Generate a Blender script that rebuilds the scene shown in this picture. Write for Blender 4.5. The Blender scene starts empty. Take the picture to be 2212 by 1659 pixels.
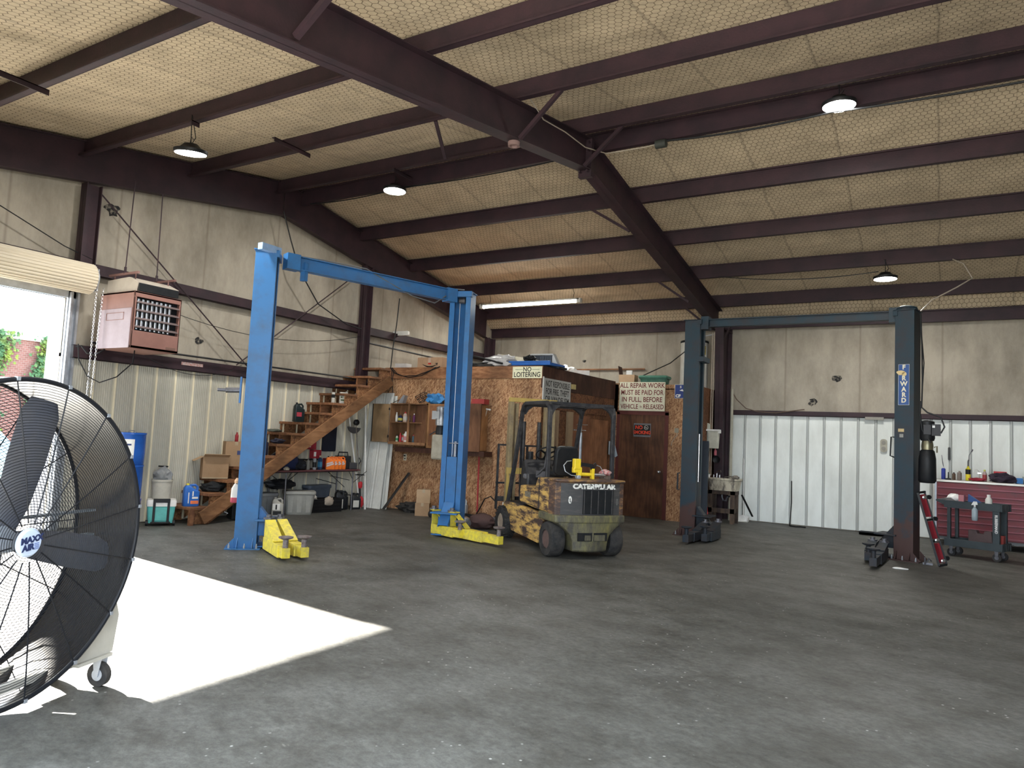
SKY, SUN = 3.6, 45.0
import bpy, bmesh, math, random
from mathutils import Vector, Matrix, Euler, noise
random.seed(7)
PI = math.pi
sc = bpy.context.scene
COL = sc.collection
# ---------------------------------------------------------------- camera
f_px, pit, rol, yaw = 1546.78, 0.07618, 0.04823, -0.54298
fwd = Vector((math.sin(yaw)*math.cos(pit), math.cos(yaw)*math.cos(pit), math.sin(pit)))
r0 = Vector((math.cos(yaw), -math.sin(yaw), 0)); u0 = r0.cross(fwd)
cr = r0*math.cos(rol) + u0*math.sin(rol); cu = u0*math.cos(rol) - r0*math.sin(rol)
cam = bpy.data.cameras.new('camera'); camo = bpy.data.objects.new('camera', cam); COL.objects.link(camo)
cam.sensor_fit = 'HORIZONTAL'; cam.sensor_width = 36; cam.lens = f_px*36/2212; cam.clip_start = .05; cam.clip_end = 300
mw = Matrix.Identity(4)
for i, v in enumerate((cr, cu, -fwd)):
    for j in range(3): mw[j][i] = v[j]
mw.translation = Vector((0, 0, 1.6)); camo.matrix_world = mw
sc.camera = camo
sc.view_settings.view_transform = 'Standard'; sc.view_settings.look = 'None'
sc.view_settings.gamma = 1; sc.view_settings.use_curve_mapping = False
sc.view_settings.exposure = 1.25
sc.cycles.max_bounces = 10; sc.cycles.diffuse_bounces = 6; sc.cycles.sample_clamp_indirect = 6
# ---------------------------------------------------------------- sky and sun
w = bpy.data.worlds.new('sky'); sc.world = w; w.use_nodes = True
bg = w.node_tree.nodes['Background']; bg.inputs[0].default_value = (0.80, 0.90, 1.0, 1); bg.inputs[1].default_value = SKY
sl = bpy.data.lights.new('sun', 'SUN'); sl.energy = SUN; sl.angle = math.radians(.6); sl.color = (1, .95, .86)
so = bpy.data.objects.new('sun', sl); COL.objects.link(so)
so.rotation_euler = Vector((1, -.105, -.475)).to_track_quat('-Z', 'Y').to_euler(); so.location = (-30, 8, 20)

# ---------------------------------------------------------------- materials
def N(t, k, **kw):
    n = t.nodes.new(k)
    for a, b in kw.items():
        if a.startswith('i_'): n.inputs[a[2:]].default_value = b
        else: setattr(n, a, b)
    return n
MC = {}
def mat(name, col, rough=.6, metal=0.0, dirt=None, dscale=6.0, damt=.5, bump=0.0, bscale=60, stretch=(1, 1, 1), alpha=1.0, spec=.3, thr=(.4, .65)):
    """painted / plain surface with two-colour noise wear"""
    if name in MC: return MC[name]
    m = bpy.data.materials.new(name); m.use_nodes = True; t = m.node_tree; L = t.links
    p = t.nodes['Principled BSDF']
    p.inputs['Roughness'].default_value = rough; p.inputs['Metallic'].default_value = metal
    p.inputs['Specular IOR Level'].default_value = spec
    tc = N(t, 'ShaderNodeTexCoord'); mp = N(t, 'ShaderNodeMapping'); mp.inputs['Scale'].default_value = stretch
    L.new(tc.outputs['Object'], mp.inputs[0])
    n1 = N(t, 'ShaderNodeTexNoise'); n1.inputs['Scale'].default_value = dscale; n1.inputs['Detail'].default_value = 8; n1.inputs['Roughness'].default_value = .65
    L.new(mp.outputs[0], n1.inputs['Vector'])
    cr_ = N(t, 'ShaderNodeValToRGB'); cr_.color_ramp.elements[0].position = thr[0]; cr_.color_ramp.elements[1].position = thr[1]
    d = dirt or tuple(c*.7 for c in col)
    d = tuple(c*(1-damt)+e*damt for c, e in zip(col, d))
    cr_.color_ramp.elements[0].color = (*col, 1); cr_.color_ramp.elements[1].color = (*d, 1)
    L.new(n1.outputs['Fac'], cr_.inputs[0]); L.new(cr_.outputs[0], p.inputs['Base Color'])
    if bump:
        b = N(t, 'ShaderNodeBump'); b.inputs['Strength'].default_value = bump; b.inputs['Distance'].default_value = .01
        n2 = N(t, 'ShaderNodeTexNoise'); n2.inputs['Scale'].default_value = bscale; n2.inputs['Detail'].default_value = 5
        L.new(mp.outputs[0], n2.inputs['Vector']); L.new(n2.outputs['Fac'], b.inputs['Height']); L.new(b.outputs[0], p.inputs['Normal'])
    if alpha < 1: p.inputs['Alpha'].default_value = alpha
    MC[name] = m; return m
def emit(name, col, s):
    if name in MC: return MC[name]
    m = bpy.data.materials.new(name); m.use_nodes = True; p = m.node_tree.nodes['Principled BSDF']
    p.inputs['Base Color'].default_value = (*col, 1); p.inputs['Emission Color'].default_value = (*col, 1); p.inputs['Emission Strength'].default_value = s
    MC[name] = m; return m

# ---------------------------------------------------------------- mesh builder
class B:
    def __init__(s): s.bm = bmesh.new(); s.M = Matrix.Identity(4)
    def _add(s, vs, fs):
        v = [s.bm.verts.new(s.M @ Vector(p)) for p in vs]
        for f in fs:
            try: s.bm.faces.new([v[i] for i in f])
            except ValueError: pass
        return s
    def at(s, loc=(0, 0, 0), rot=(0, 0, 0)): s.M = Matrix.Translation(loc) @ Euler(rot).to_matrix().to_4x4(); return s
    def box(s, x0, x1, y0, y1, z0, z1):
        vs = [(x, y, z) for x in (x0, x1) for y in (y0, y1) for z in (z0, z1)]
        return s._add(vs, [(0, 1, 3, 2), (4, 6, 7, 5), (0, 4, 5, 1), (2, 3, 7, 6), (0, 2, 6, 4), (1, 5, 7, 3)])
    def cb(s, c, sz): return s.box(c[0]-sz[0]/2, c[0]+sz[0]/2, c[1]-sz[1]/2, c[1]+sz[1]/2, c[2]-sz[2]/2, c[2]+sz[2]/2)
    def beam(s, p0, p1, wd, ht, up=(0, 0, 1)):
        """bar of wd x ht section from p0 to p1"""
        p0 = Vector(p0); p1 = Vector(p1); d = (p1-p0).normalized(); u = Vector(up)
        if abs(d.dot(u)) > .98: u = Vector((0, 1, 0))
        r = d.cross(u).normalized(); u = r.cross(d)
        vs = [p+r*a*wd/2+u*b*ht/2 for p in (p0, p1) for a, b in ((-1, -1), (1, -1), (1, 1), (-1, 1))]
        return s._add(vs, [(3, 2, 1, 0), (4, 5, 6, 7), (0, 1, 5, 4), (1, 2, 6, 5), (2, 3, 7, 6), (3, 0, 4, 7)])
    def cyl(s, p0, p1, r, r2=None, n=16, cap=True):
        r2 = r if r2 is None else r2
        p0 = Vector(p0); p1 = Vector(p1); d = (p1-p0).normalized()
        a = d.orthogonal().normalized(); b = d.cross(a)
        vs = [p+(a*math.cos(2*PI*i/n)+b*math.sin(2*PI*i/n))*q for p, q in ((p0, r), (p1, r2)) for i in range(n)]
        fs = [(i, (i+1) % n, n+(i+1) % n, n+i) for i in range(n)]
        if cap: fs += [tuple(range(n-1, -1, -1)), tuple(range(n, 2*n))]
        return s._add(vs, fs)
    def tube(s, pts, r, n=6, closed=False, cap=True):
        pts = [Vector(p) for p in pts]; m = len(pts); vs = []; prev = None
        for i, p in enumerate(pts):
            if closed: d = pts[(i+1) % m]-pts[i-1]
            else: d = pts[min(i+1, m-1)]-pts[max(i-1, 0)]
            d.normalize()
            a = d.orthogonal().normalized() if prev is None else (prev-d*prev.dot(d)).normalized()
            prev = a; b = d.cross(a)
            rr = r[i] if isinstance(r, (list, tuple)) else r
            vs += [p+(a*math.cos(2*PI*k/n)+b*math.sin(2*PI*k/n))*rr for k in range(n)]
        fs = [(i*n+k, i*n+(k+1) % n, ((i+1) % m)*n+(k+1) % n, ((i+1) % m)*n+k) for i in range(m if closed else m-1) for k in range(n)]
        if not closed and cap: fs += [tuple(range(n-1, -1, -1)), tuple(range((m-1)*n, m*n))]
        return s._add(vs, fs)
    def lathe(s, prof, c=(0, 0, 0), n=24, axis='z', sx=1, sy=1):
        vs = []; m = len(prof)
        for (r, z) in prof:
            for i in range(n):
                x, y = r*math.cos(2*PI*i/n)*sx, r*math.sin(2*PI*i/n)*sy
                vs.append({'z': (c[0]+x, c[1]+y, c[2]+z), 'y': (c[0]+x, c[1]+z, c[2]+y), 'x': (c[0]+z, c[1]+x, c[2]+y)}[axis])
        fs = [(j*n+i, j*n+(i+1) % n, (j+1)*n+(i+1) % n, (j+1)*n+i) for j in range(m-1) for i in range(n)]
        if prof[0][0] > 1e-5: fs.append(tuple(range(n-1, -1, -1)))
        if prof[-1][0] > 1e-5: fs.append(tuple(range((m-1)*n, m*n)))
        return s._add(vs, fs)
    def prism(s, poly, axis, a0, a1):
        """poly: 2D points; axis y -> (x,z) points, x -> (y,z) points, z -> (x,y) points"""
        def P(p, a): return {'y': (p[0], a, p[1]), 'x': (a, p[0], p[1]), 'z': (p[0], p[1], a)}[axis]
        n = len(poly); vs = [P(p, a0) for p in poly]+[P(p, a1) for p in poly]
        return s._add(vs, [(i, (i+1) % n, n+(i+1) % n, n+i) for i in range(n)]+[tuple(range(n-1, -1, -1)), tuple(range(n, 2*n))])
    def loft(s, rings, cap=True):
        """rings: list of equal-length point loops"""
        n = len(rings[0]); vs = [p for r in rings for p in r]
        fs = [(j*n+i, j*n+(i+1) % n, (j+1)*n+(i+1) % n, (j+1)*n+i) for j in range(len(rings)-1) for i in range(n)]
        if cap: fs += [tuple(range(n-1, -1, -1)), tuple(range((len(rings)-1)*n, len(rings)*n))]
        return s._add(vs, fs)
    def sheet(s, prof, z0, z1, th=.004):
        """vertical sheet from a polyline of (u, depth) points: u along x, depth along y"""
        vs = [(u, d, z) for z in (z0, z1) for (u, d) in prof]; n = len(prof)
        return s._add(vs, [(i, i+1, n+i+1, n+i) for i in range(n-1)])
def rrect(w_, h_, r, n=4, cx=0, cy=0):
    o = []
    for k, (sx, sy) in enumerate(((1, 1), (-1, 1), (-1, -1), (1, -1))):
        for i in range(n+1):
            a = PI/2*(k+i/n); o.append((cx+sx*(w_/2-r)+r*math.cos(a), cy+sy*(h_/2-r)+r*math.sin(a)))
    return o
def obj(name, b, m, parent=None, smooth=False, bevel=0, seg=2, solid=0, sub=0, label=None):
    bmesh.ops.recalc_face_normals(b.bm, faces=b.bm.faces)
    me = bpy.data.meshes.new(name); b.bm.to_mesh(me); b.bm.free()
    o = bpy.data.objects.new(name, me); COL.objects.link(o); me.materials.append(m)
    if parent: o.parent = parent
    if smooth:
        for p in me.polygons: p.use_smooth = True
        me.set_sharp_from_angle(angle=math.radians(40))
    if solid: md = o.modifiers.new('solid', 'SOLIDIFY'); md.thickness = solid; md.offset = 0
    if bevel: md = o.modifiers.new('bevel', 'BEVEL'); md.width = bevel; md.segments = seg; md.limit_method = 'ANGLE'
    if sub: md = o.modifiers.new('sub', 'SUBSURF'); md.levels = sub; md.render_levels = sub
    if label: o['label'] = label
    return o
def tag(o, label=None, cat=None, group=None, kind=None):
    if label: o['label'] = label
    if cat: o['category'] = cat
    if group: o['group'] = group
    if kind: o['kind'] = kind
    return o
def thing(name, label, cat, loc=(0, 0, 0), rz=0, group=None, rot=None):
    o = bpy.data.objects.new(name, None); COL.objects.link(o); o.location = loc; o.rotation_euler = rot or (0, 0, rz); o.empty_display_size = .1
    return tag(o, label, cat, group)
def struct(name, b, m, parent=None, label=None, **kw):
    o = obj(name, b, m, parent, **kw)
    if not parent: o['kind'] = 'structure'
    if label: o['label'] = label
    return o
def dup(o, loc=None, rz=None, label=None, parent=None):
    c = o.copy(); COL.objects.link(c)
    if parent: c.parent = parent
    if loc is not None: c.location = loc
    if rz is not None: c.rotation_euler = (0, 0, rz)
    if label: c['label'] = label
    for ch in list(o.children): dup(ch, parent=c)
    return c
def text(name, s, size, loc, rot, m, parent=None, ext=.001, sx=1.0, align='CENTER', bold=0, label=None, ls=1.0, shear=0):
    cu_ = bpy.data.curves.new(name, 'FONT'); cu_.body = s; cu_.size = size; cu_.extrude = ext; cu_.align_x = align; cu_.align_y = 'CENTER'
    cu_.offset = bold; cu_.space_line = ls; cu_.resolution_u = 3; cu_.shear = shear
    t = bpy.data.objects.new(name, cu_); COL.objects.link(t); bpy.context.view_layer.update()
    me = bpy.data.meshes.new_from_object(t.evaluated_get(bpy.context.evaluated_depsgraph_get()))
    bpy.data.objects.remove(t)
    o = bpy.data.objects.new(name, me); COL.objects.link(o); me.materials.clear(); me.materials.append(m)
    o.location = loc; o.rotation_euler = rot; o.scale = (sx, 1, 1)
    if parent: o.parent = parent
    if label: o['label'] = label
    return o
def catenary(p0, p1, sag, n=12):
    p0 = Vector(p0); p1 = Vector(p1)
    return [p0.lerp(p1, i/n)-Vector((0, 0, sag*4*(i/n)*(1-i/n))) for i in range(n+1)]
def blob(b, c, sz, seed=0, sub=3, amp=.25, fr=2.0):
    """crumpled lump"""
    t = bmesh.new(); bmesh.ops.create_icosphere(t, subdivisions=sub, radius=1)
    vs = []
    for v in t.verts:
        p = v.co.copy(); k = 1+amp*noise.noise(p*fr+Vector((seed*7.3, seed*3.1, 0)))+amp*.5*noise.noise(p*fr*2.7+Vector((seed, 0, 9)))
        q = p*k; vs.append((c[0]+q.x*sz[0], c[1]+q.y*sz[1], c[2]+max(q.z, -.85)*sz[2]))
    fs = [[v.index for v in f.verts] for f in t.faces]
    t.verts.ensure_lookup_table(); b._add(vs, fs); t.free(); return b
# ================================================================ setting
RIDGE = 9.1
ZP = lambda y: 5.97-.167*abs(y-RIDGE)          # underside of purlins
XL_, XR, YF, YB = -10.85, 9.0, 1.5, 16.95
steel = mat('maroon primer steel', (.044, .024, .031), .55, .1, (.022, .016, .021), 3, .8, .15, 40)
steel_d = mat('dusty steel lip', (.17, .12, .115), .8, 0, (.3, .25, .2), 40, .6)

def ceiling_mat():
    m = bpy.data.materials.new('insulation behind poultry wire'); m.use_nodes = True; t = m.node_tree; L = t.links
    p = t.nodes['Principled BSDF']; p.inputs['Roughness'].default_value = .7; p.inputs['Specular IOR Level'].default_value = .25
    tc = N(t, 'ShaderNodeTexCoord'); 
    nz = N(t, 'ShaderNodeTexNoise', i_Scale=1.3); nz.inputs['Detail'].default_value = 3
    L.new(tc.outputs['Object'], nz.inputs['Vector'])
    # wobble the coordinates a little so the wire is not perfectly regular
    wob = N(t, 'ShaderNodeVectorMath', operation='MULTIPLY_ADD'); wob.inputs[1].default_value = (.10, .10, 0)
    L.new(nz.outputs['Color'], wob.inputs[0]); L.new(tc.outputs['Object'], wob.inputs[2])
    s = N(t, 'ShaderNodeVectorMath', operation='MULTIPLY'); s.inputs[1].default_value = (1/.078, 1/.092, 0); L.new(wob.outputs[0], s.inputs[0])
    def md(off):
        a = N(t, 'ShaderNodeVectorMath', operation='ADD'); a.inputs[1].default_value = off; L.new(s.outputs[0], a.inputs[0])
        b = N(t, 'ShaderNodeVectorMath', operation='WRAP'); b.inputs[1].default_value = (.5, .866, 1); b.inputs[2].default_value = (-.5, -.866, -1); L.new(a.outputs[0], b.inputs[0])
        c = N(t, 'ShaderNodeVectorMath', operation='ABSOLUTE'); L.new(b.outputs[0], c.inputs[0])
        x = N(t, 'ShaderNodeSeparateXYZ'); L.new(c.outputs[0], x.inputs[0])
        y = N(t, 'ShaderNodeMath', operation='MULTIPLY'); y.inputs[1].default_value = .866; L.new(x.outputs[1], y.inputs[0])
        z = N(t, 'ShaderNodeMath', operation='MULTIPLY_ADD'); z.inputs[1].default_value = .5; L.new(x.outputs[0], z.inputs[0]); L.new(y.outputs[0], z.inputs[2])
        q = N(t, 'ShaderNodeMath', operation='MAXIMUM'); L.new(z.outputs[0], q.inputs[0]); L.new(x.outputs[0], q.inputs[1]); return q
    a, b = md((0, 0, 0)), md((.5, .866, 0))
    mn = N(t, 'ShaderNodeMath', operation='MINIMUM'); L.new(a.outputs[0], mn.inputs[0]); L.new(b.outputs[0], mn.inputs[1])
    wire = N(t, 'ShaderNodeMapRange'); wire.inputs[1].default_value = .44; wire.inputs[2].default_value = .475; L.new(mn.outputs[0], wire.inputs[0])
    # seams running down the slope, one every 1.22 m, and faint wrinkles
    sx = N(t, 'ShaderNodeSeparateXYZ'); L.new(wob.outputs[0], sx.inputs[0])
    def lines(per, wd):
        f = N(t, 'ShaderNodeMath', operation='PINGPONG'); f.inputs[1].default_value = per/2; L.new(sx.outputs[0], f.inputs[0])
        r = N(t, 'ShaderNodeMapRange'); r.inputs[1].default_value = wd; r.inputs[2].default_value = 0; L.new(f.outputs[0], r.inputs[0]); return r
    s1, s2 = lines(1.22, .03), lines(.405, .006)
    n3 = N(t, 'ShaderNodeTexNoise', i_Scale=2.2); n3.inputs['Detail'].default_value = 9; n3.inputs['Roughness'].default_value = .7; L.new(tc.outputs['Object'], n3.inputs['Vector'])
    cr_ = N(t, 'ShaderNodeValToRGB'); cr_.color_ramp.elements[0].position = .3; cr_.color_ramp.elements[1].position = .7
    cr_.color_ramp.elements[0].color = (.44, .36, .255, 1); cr_.color_ramp.elements[1].color = (.64, .525, .37, 1); L.new(n3.outputs['Fac'], cr_.inputs[0])
    def mix(c, fac, col, k):
        q = N(t, 'ShaderNodeMath', operation='MULTIPLY'); q.inputs[1].default_value = k; L.new(fac, q.inputs[0])
        x = N(t, 'ShaderNodeMix', data_type='RGBA'); L.new(q.outputs[0], x.inputs['Factor']); L.new(c, x.inputs['A']); x.inputs['B'].default_value = (*col, 1); return x.outputs['Result']
    c = mix(cr_.outputs[0], s1.outputs[0], (.25, .2, .15), .55)
    c = mix(c, s2.outputs[0], (.2, .15, .1), .5)
    c = mix(c, wire.outputs[0], (.085, .055, .035), .85)
    L.new(c, p.inputs['Base Color'])
    bp = N(t, 'ShaderNodeBump'); bp.inputs['Strength'].default_value = .7; bp.inputs['Distance'].default_value = .15
    n4 = N(t, 'ShaderNodeTexNoise', i_Scale=1.1); n4.inputs['Detail'].default_value = 4; L.new(tc.outputs['Object'], n4.inputs['Vector'])
    L.new(n4.outputs['Fac'], bp.inputs['Height']); L.new(bp.outputs[0], p.inputs['Normal'])
    return m
cm = ceiling_mat()
# ceiling: two slopes, billowing a little between purlins
def slope(name, y0, y1, lab):
    b = B(); nx, ny = 80, 40; vs = []
    for j in range(ny+1):
        y = y0+(y1-y0)*j/ny
        for i in range(nx+1):
            x = XL_+(XR-XL_)*i/nx
            vs.append((x, y, (ZP(y)+.265 if y < 16.15 else ZP(16.15)+.265+(4.63-ZP(16.15)-.265)*min(1, (y-16.15)/.5))+.015*noise.noise(Vector((x*1.1, y*1.6, 3)))))
    b._add(vs, [(j*(nx+1)+i, j*(nx+1)+i+1, (j+1)*(nx+1)+i+1, (j+1)*(nx+1)+i) for j in range(ny) for i in range(nx)])
    return struct(name, b, cm, smooth=True, label=lab)
slope('ceiling', RIDGE, YB+.1, 'cream insulation under poultry wire, slope toward the white back wall')
slope('ceiling', YF-.1, RIDGE, 'cream insulation under poultry wire, near slope over the roll-up door side')
b = B(); b.prism([(YF-.4, ZP(YF-.4)+.42), (RIDGE, ZP(RIDGE)+.42), (YB+.4, ZP(YB+.4)+.42), (YB+.4, ZP(YB+.4)+.45), (RIDGE, ZP(RIDGE)+.45), (YF-.4, ZP(YF-.4)+.45)], 'x', XL_-.2, XR+.2)
struct('ceiling', b, mat('galvanised roof sheet', (.4, .4, .4), .4, .6), label='metal roof sheet above the insulation')

# floor
def floor_mat():
    m = bpy.data.materials.new('worn shop concrete'); m.use_nodes = True; t = m.node_tree; L = t.links
    p = t.nodes['Principled BSDF']; p.inputs['Specular IOR Level'].default_value = .35
    tc = N(t, 'ShaderNodeTexCoord'); mp = N(t, 'ShaderNodeMapping'); mp.inputs['Scale'].default_value = (.75, 1, 1); mp.inputs['Rotation'].default_value = (0, 0, .5); L.new(tc.outputs['Object'], mp.inputs[0])
    def nz(sc_, det, ro, v=mp):
        n = N(t, 'ShaderNodeTexNoise', i_Scale=sc_); n.inputs['Detail'].default_value = det; n.inputs['Roughness'].default_value = ro; L.new(v.outputs[0], n.inputs['Vector']); return n
    def ramp(n, a, b_, ca, cb):
        r = N(t, 'ShaderNodeValToRGB'); e = r.color_ramp.elements; e[0].position = a; e[1].position = b_; e[0].color = (*ca, 1); e[1].color = (*cb, 1); L.new(n.outputs['Fac'], r.inputs[0]); return r
    def mul(a, b_, k=1.0, mode='MULTIPLY'):
        x = N(t, 'ShaderNodeMix', data_type='RGBA', blend_type=mode); x.inputs['Factor'].default_value = k; L.new(a, x.inputs['A']); L.new(b_, x.inputs['B']); return x.outputs['Result']
    base = ramp(nz(.45, 6, .6), .35, .68, (.088, .087, .078), (.135, .134, .123))
    c = mul(base.outputs[0], ramp(nz(2.3, 10, .72), .34, .60, (.42, .40, .37), (1, 1, 1)).outputs[0], .9)
    c = mul(c, ramp(nz(22, 10, .85), .40, .60, (.58, .58, .58), (1.25, 1.25, 1.25)).outputs[0], .9)
    c = mul(c, ramp(nz(.8, 8, .7), .28, .42, (.35, .31, .28), (1, 1, 1)).outputs[0], .8)      # oil stains
    c = mul(c, ramp(nz(5.5, 12, .75), .655, .70, (0, 0, 0), (.12, .115, .10)).outputs[0], .8, 'ADD')  # pale scuffs
    sp = N(t, 'ShaderNodeTexVoronoi', i_Scale=13.0); L.new(tc.outputs['Object'], sp.inputs['Vector'])
    pr = N(t, 'ShaderNodeValToRGB'); pr.color_ramp.elements[0].position = .075; pr.color_ramp.elements[0].color = (.34, .34, .32, 1); pr.color_ramp.elements[1].position = .125; pr.color_ramp.elements[1].color = (0, 0, 0, 1); L.new(sp.outputs['Distance'], pr.inputs[0])
    gate = ramp(nz(1.6, 6, .7), .50, .58, (0, 0, 0), (1, 1, 1))
    c = mul(c, mul(pr.outputs[0], gate.outputs[0]), .9, 'ADD')      # paint flecks
    L.new(c, p.inputs['Base Color'])
    rr = N(t, 'ShaderNodeMapRange'); rr.inputs[3].default_value = .42; rr.inputs[4].default_value = .75; L.new(nz(3, 6, .6).outputs['Fac'], rr.inputs[0]); L.new(rr.outputs[0], p.inputs['Roughness'])
    bp = N(t, 'ShaderNodeBump'); bp.inputs['Strength'].default_value = .25; bp.inputs['Distance'].default_value = .01; L.new(nz(30, 8, .7).outputs['Fac'], bp.inputs['Height']); L.new(bp.outputs[0], p.inputs['Normal'])
    return m
b = B(); b.box(XL_-.2, XR+.2, YF-.2, YB+.2, -.15, 0); struct('floor', b, floor_mat(), label='stained grey concrete shop floor')
b = B(); b.box(-60, 40, -40, 60, -.4, -.05); struct('ground', b, mat('pale outdoor concrete', (.42, .40, .36), .9, 0, (.3, .29, .26), 1.5, .6), label='pale concrete yard outside the roll-up door')

# walls ----------------------------------------------------------
def ins_mat(name, axis):
    m = bpy.data.materials.new(name); m.use_nodes = True; t = m.node_tree; L = t.links
    p = t.nodes['Principled BSDF']; p.inputs['Roughness'].default_value = .75; p.inputs['Specular IOR Level'].default_value = .25
    tc = N(t, 'ShaderNodeTexCoord'); mp = N(t, 'ShaderNodeMapping'); mp.inputs['Scale'].default_value = (1, 1, .45); L.new(tc.outputs['Object'], mp.inputs[0])
    n = N(t, 'ShaderNodeTexNoise', i_Scale=1.6); n.inputs['Detail'].default_value = 10; n.inputs['Roughness'].default_value = .68; L.new(mp.outputs[0], n.inputs['Vector'])
    r = N(t, 'ShaderNodeValToRGB'); e = r.color_ramp.elements; e[0].position = .32; e[0].color = (.25, .222, .18, 1); e[1].position = .62; e[1].color = (.42, .38, .315, 1); L.new(n.outputs['Fac'], r.inputs[0])
    s = N(t, 'ShaderNodeSeparateXYZ'); L.new(tc.outputs['Object'], s.inputs[0])
    f = N(t, 'ShaderNodeMath', operation='PINGPONG'); f.inputs[1].default_value = .76; L.new(s.outputs[axis], f.inputs[0])
    g = N(t, 'ShaderNodeMapRange'); g.inputs[1].default_value = .03; g.inputs[2].default_value = 0; g.inputs[4].default_value = .45; L.new(f.outputs[0], g.inputs[0])
    x = N(t, 'ShaderNodeMix', data_type='RGBA'); L.new(g.outputs[0], x.inputs['Factor']); L.new(r.outputs[0], x.inputs['A']); x.inputs['B'].default_value = (.16, .13, .10, 1)
    n2 = N(t, 'ShaderNodeTexNoise', i_Scale=7.0); n2.inputs['Detail'].default_value = 9; n2.inputs['Roughness'].default_value = .8; L.new(tc.outputs['Object'], n2.inputs['Vector'])
    r2 = N(t, 'ShaderNodeMapRange'); r2.inputs[1].default_value = .66; r2.inputs[2].default_value = .74; r2.inputs[4].default_value = .6; L.new(n2.outputs['Fac'], r2.inputs[0])
    y = N(t, 'ShaderNodeMix', data_type='RGBA'); L.new(r2.outputs[0], y.inputs['Factor']); L.new(x.outputs['Result'], y.inputs['A']); y.inputs['B'].default_value = (.12, .10, .08, 1)
    L.new(y.outputs['Result'], p.inputs['Base Color'])
    bp = N(t, 'ShaderNodeBump'); bp.inputs['Strength'].default_value = .5; bp.inputs['Distance'].default_value = .05; L.new(n.outputs['Fac'], bp.inputs['Height']); L.new(bp.outputs[0], p.inputs['Normal'])
    return m
imL, imB = ins_mat('wall insulation left', 1), ins_mat('wall insulation back', 0)
DY0, DY1, DZ = 1.75, 5.42, 3.32      # roll-up door opening in the left wall
GZ = 2.62
def ztop(y): return ZP(y)+.33
b = B()
b.prism([(DY1, GZ-.15), (YB, GZ-.15), (YB, ztop(YB)), (RIDGE, ztop(RIDGE)), (DY1, ztop(DY1))], 'x', XL_-.06, XL_)
b.prism([(YF, DZ), (DY1, DZ), (DY1, ztop(DY1)), (YF, ztop(YF))], 'x', XL_-.06, XL_)
b.box(XL_-.06, XL_, YF, DY0, 0, DZ)
struct('wall_left', b, imL, label='left gable wall lined with stained cream insulation')
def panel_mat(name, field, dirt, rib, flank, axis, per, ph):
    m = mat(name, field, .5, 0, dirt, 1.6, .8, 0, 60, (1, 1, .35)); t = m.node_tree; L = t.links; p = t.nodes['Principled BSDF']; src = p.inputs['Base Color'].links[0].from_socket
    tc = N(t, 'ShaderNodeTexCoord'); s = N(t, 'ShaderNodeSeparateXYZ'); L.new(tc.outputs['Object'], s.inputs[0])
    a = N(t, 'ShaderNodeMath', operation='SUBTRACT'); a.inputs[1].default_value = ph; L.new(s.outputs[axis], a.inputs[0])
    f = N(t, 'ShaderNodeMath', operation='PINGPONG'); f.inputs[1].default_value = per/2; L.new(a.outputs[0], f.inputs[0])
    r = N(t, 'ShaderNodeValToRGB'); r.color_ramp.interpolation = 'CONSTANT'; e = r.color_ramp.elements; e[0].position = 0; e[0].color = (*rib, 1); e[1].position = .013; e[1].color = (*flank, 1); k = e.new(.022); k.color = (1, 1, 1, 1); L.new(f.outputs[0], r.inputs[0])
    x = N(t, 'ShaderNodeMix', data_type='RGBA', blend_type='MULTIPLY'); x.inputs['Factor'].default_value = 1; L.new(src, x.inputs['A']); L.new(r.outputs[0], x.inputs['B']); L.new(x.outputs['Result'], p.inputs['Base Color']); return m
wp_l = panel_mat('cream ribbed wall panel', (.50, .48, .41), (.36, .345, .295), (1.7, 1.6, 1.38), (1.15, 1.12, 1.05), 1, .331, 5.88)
wp_b = panel_mat('white ribbed wall panel', (.80, .84, .82), (.62, .65, .62), (.62, .62, .63), (.50, .50, .51), 0, .335, .14)  # grey rib and flank stripes paint the ribs' shading into the colour
def ribs(u0, u1, per=.33, ph=0, big=.026, fine=True):
    """sheet profile: one raised rib per pitch and fine flutes between"""
    pts = []; k0 = math.floor((u0-ph)/per)-1; k = k0
    while ph+k*per < u1+per:
        c = ph+k*per
        pts += [(c-.032, 0), (c-.014, -big), (c+.014, -big), (c+.032, 0)]
        if fine:
            x = c+.05; n = int((per-.10)/.032)
            for i in range(n): pts += [(x, 0), (x+.010, -.006), (x+.020, -.006), (x+.028, 0)]; x += (per-.10)/n
        k += 1
    pts = [q for q in pts if u0 <= q[0] <= u1]
    return [(u0, 0)]+pts+[(u1, 0)]
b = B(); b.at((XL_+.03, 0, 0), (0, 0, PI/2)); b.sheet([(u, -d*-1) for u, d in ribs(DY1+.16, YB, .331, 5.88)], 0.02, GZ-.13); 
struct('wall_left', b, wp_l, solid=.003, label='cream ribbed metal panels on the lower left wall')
b = B(); b.box(XL_-.06, XL_-.01, DY1, YB, 0, GZ-.1); struct('wall_left', b, imL, label='lower backing of the left wall')
b = B(); b.box(XL_, XR, YB, YB+.06, 0, ztop(YB)); struct('wall_back', b, imB, label='back wall lined with stained cream insulation')
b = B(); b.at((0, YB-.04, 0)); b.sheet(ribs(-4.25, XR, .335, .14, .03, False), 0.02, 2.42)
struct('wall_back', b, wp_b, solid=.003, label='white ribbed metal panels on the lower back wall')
b = B(); b.prism([(YF, 0), (YB, 0), (YB, ztop(YB)), (RIDGE, ztop(RIDGE)), (YF, ztop(YF))], 'x', XR, XR+.06); struct('wall_right', b, imL, label='right end wall, out of the picture')
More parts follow.
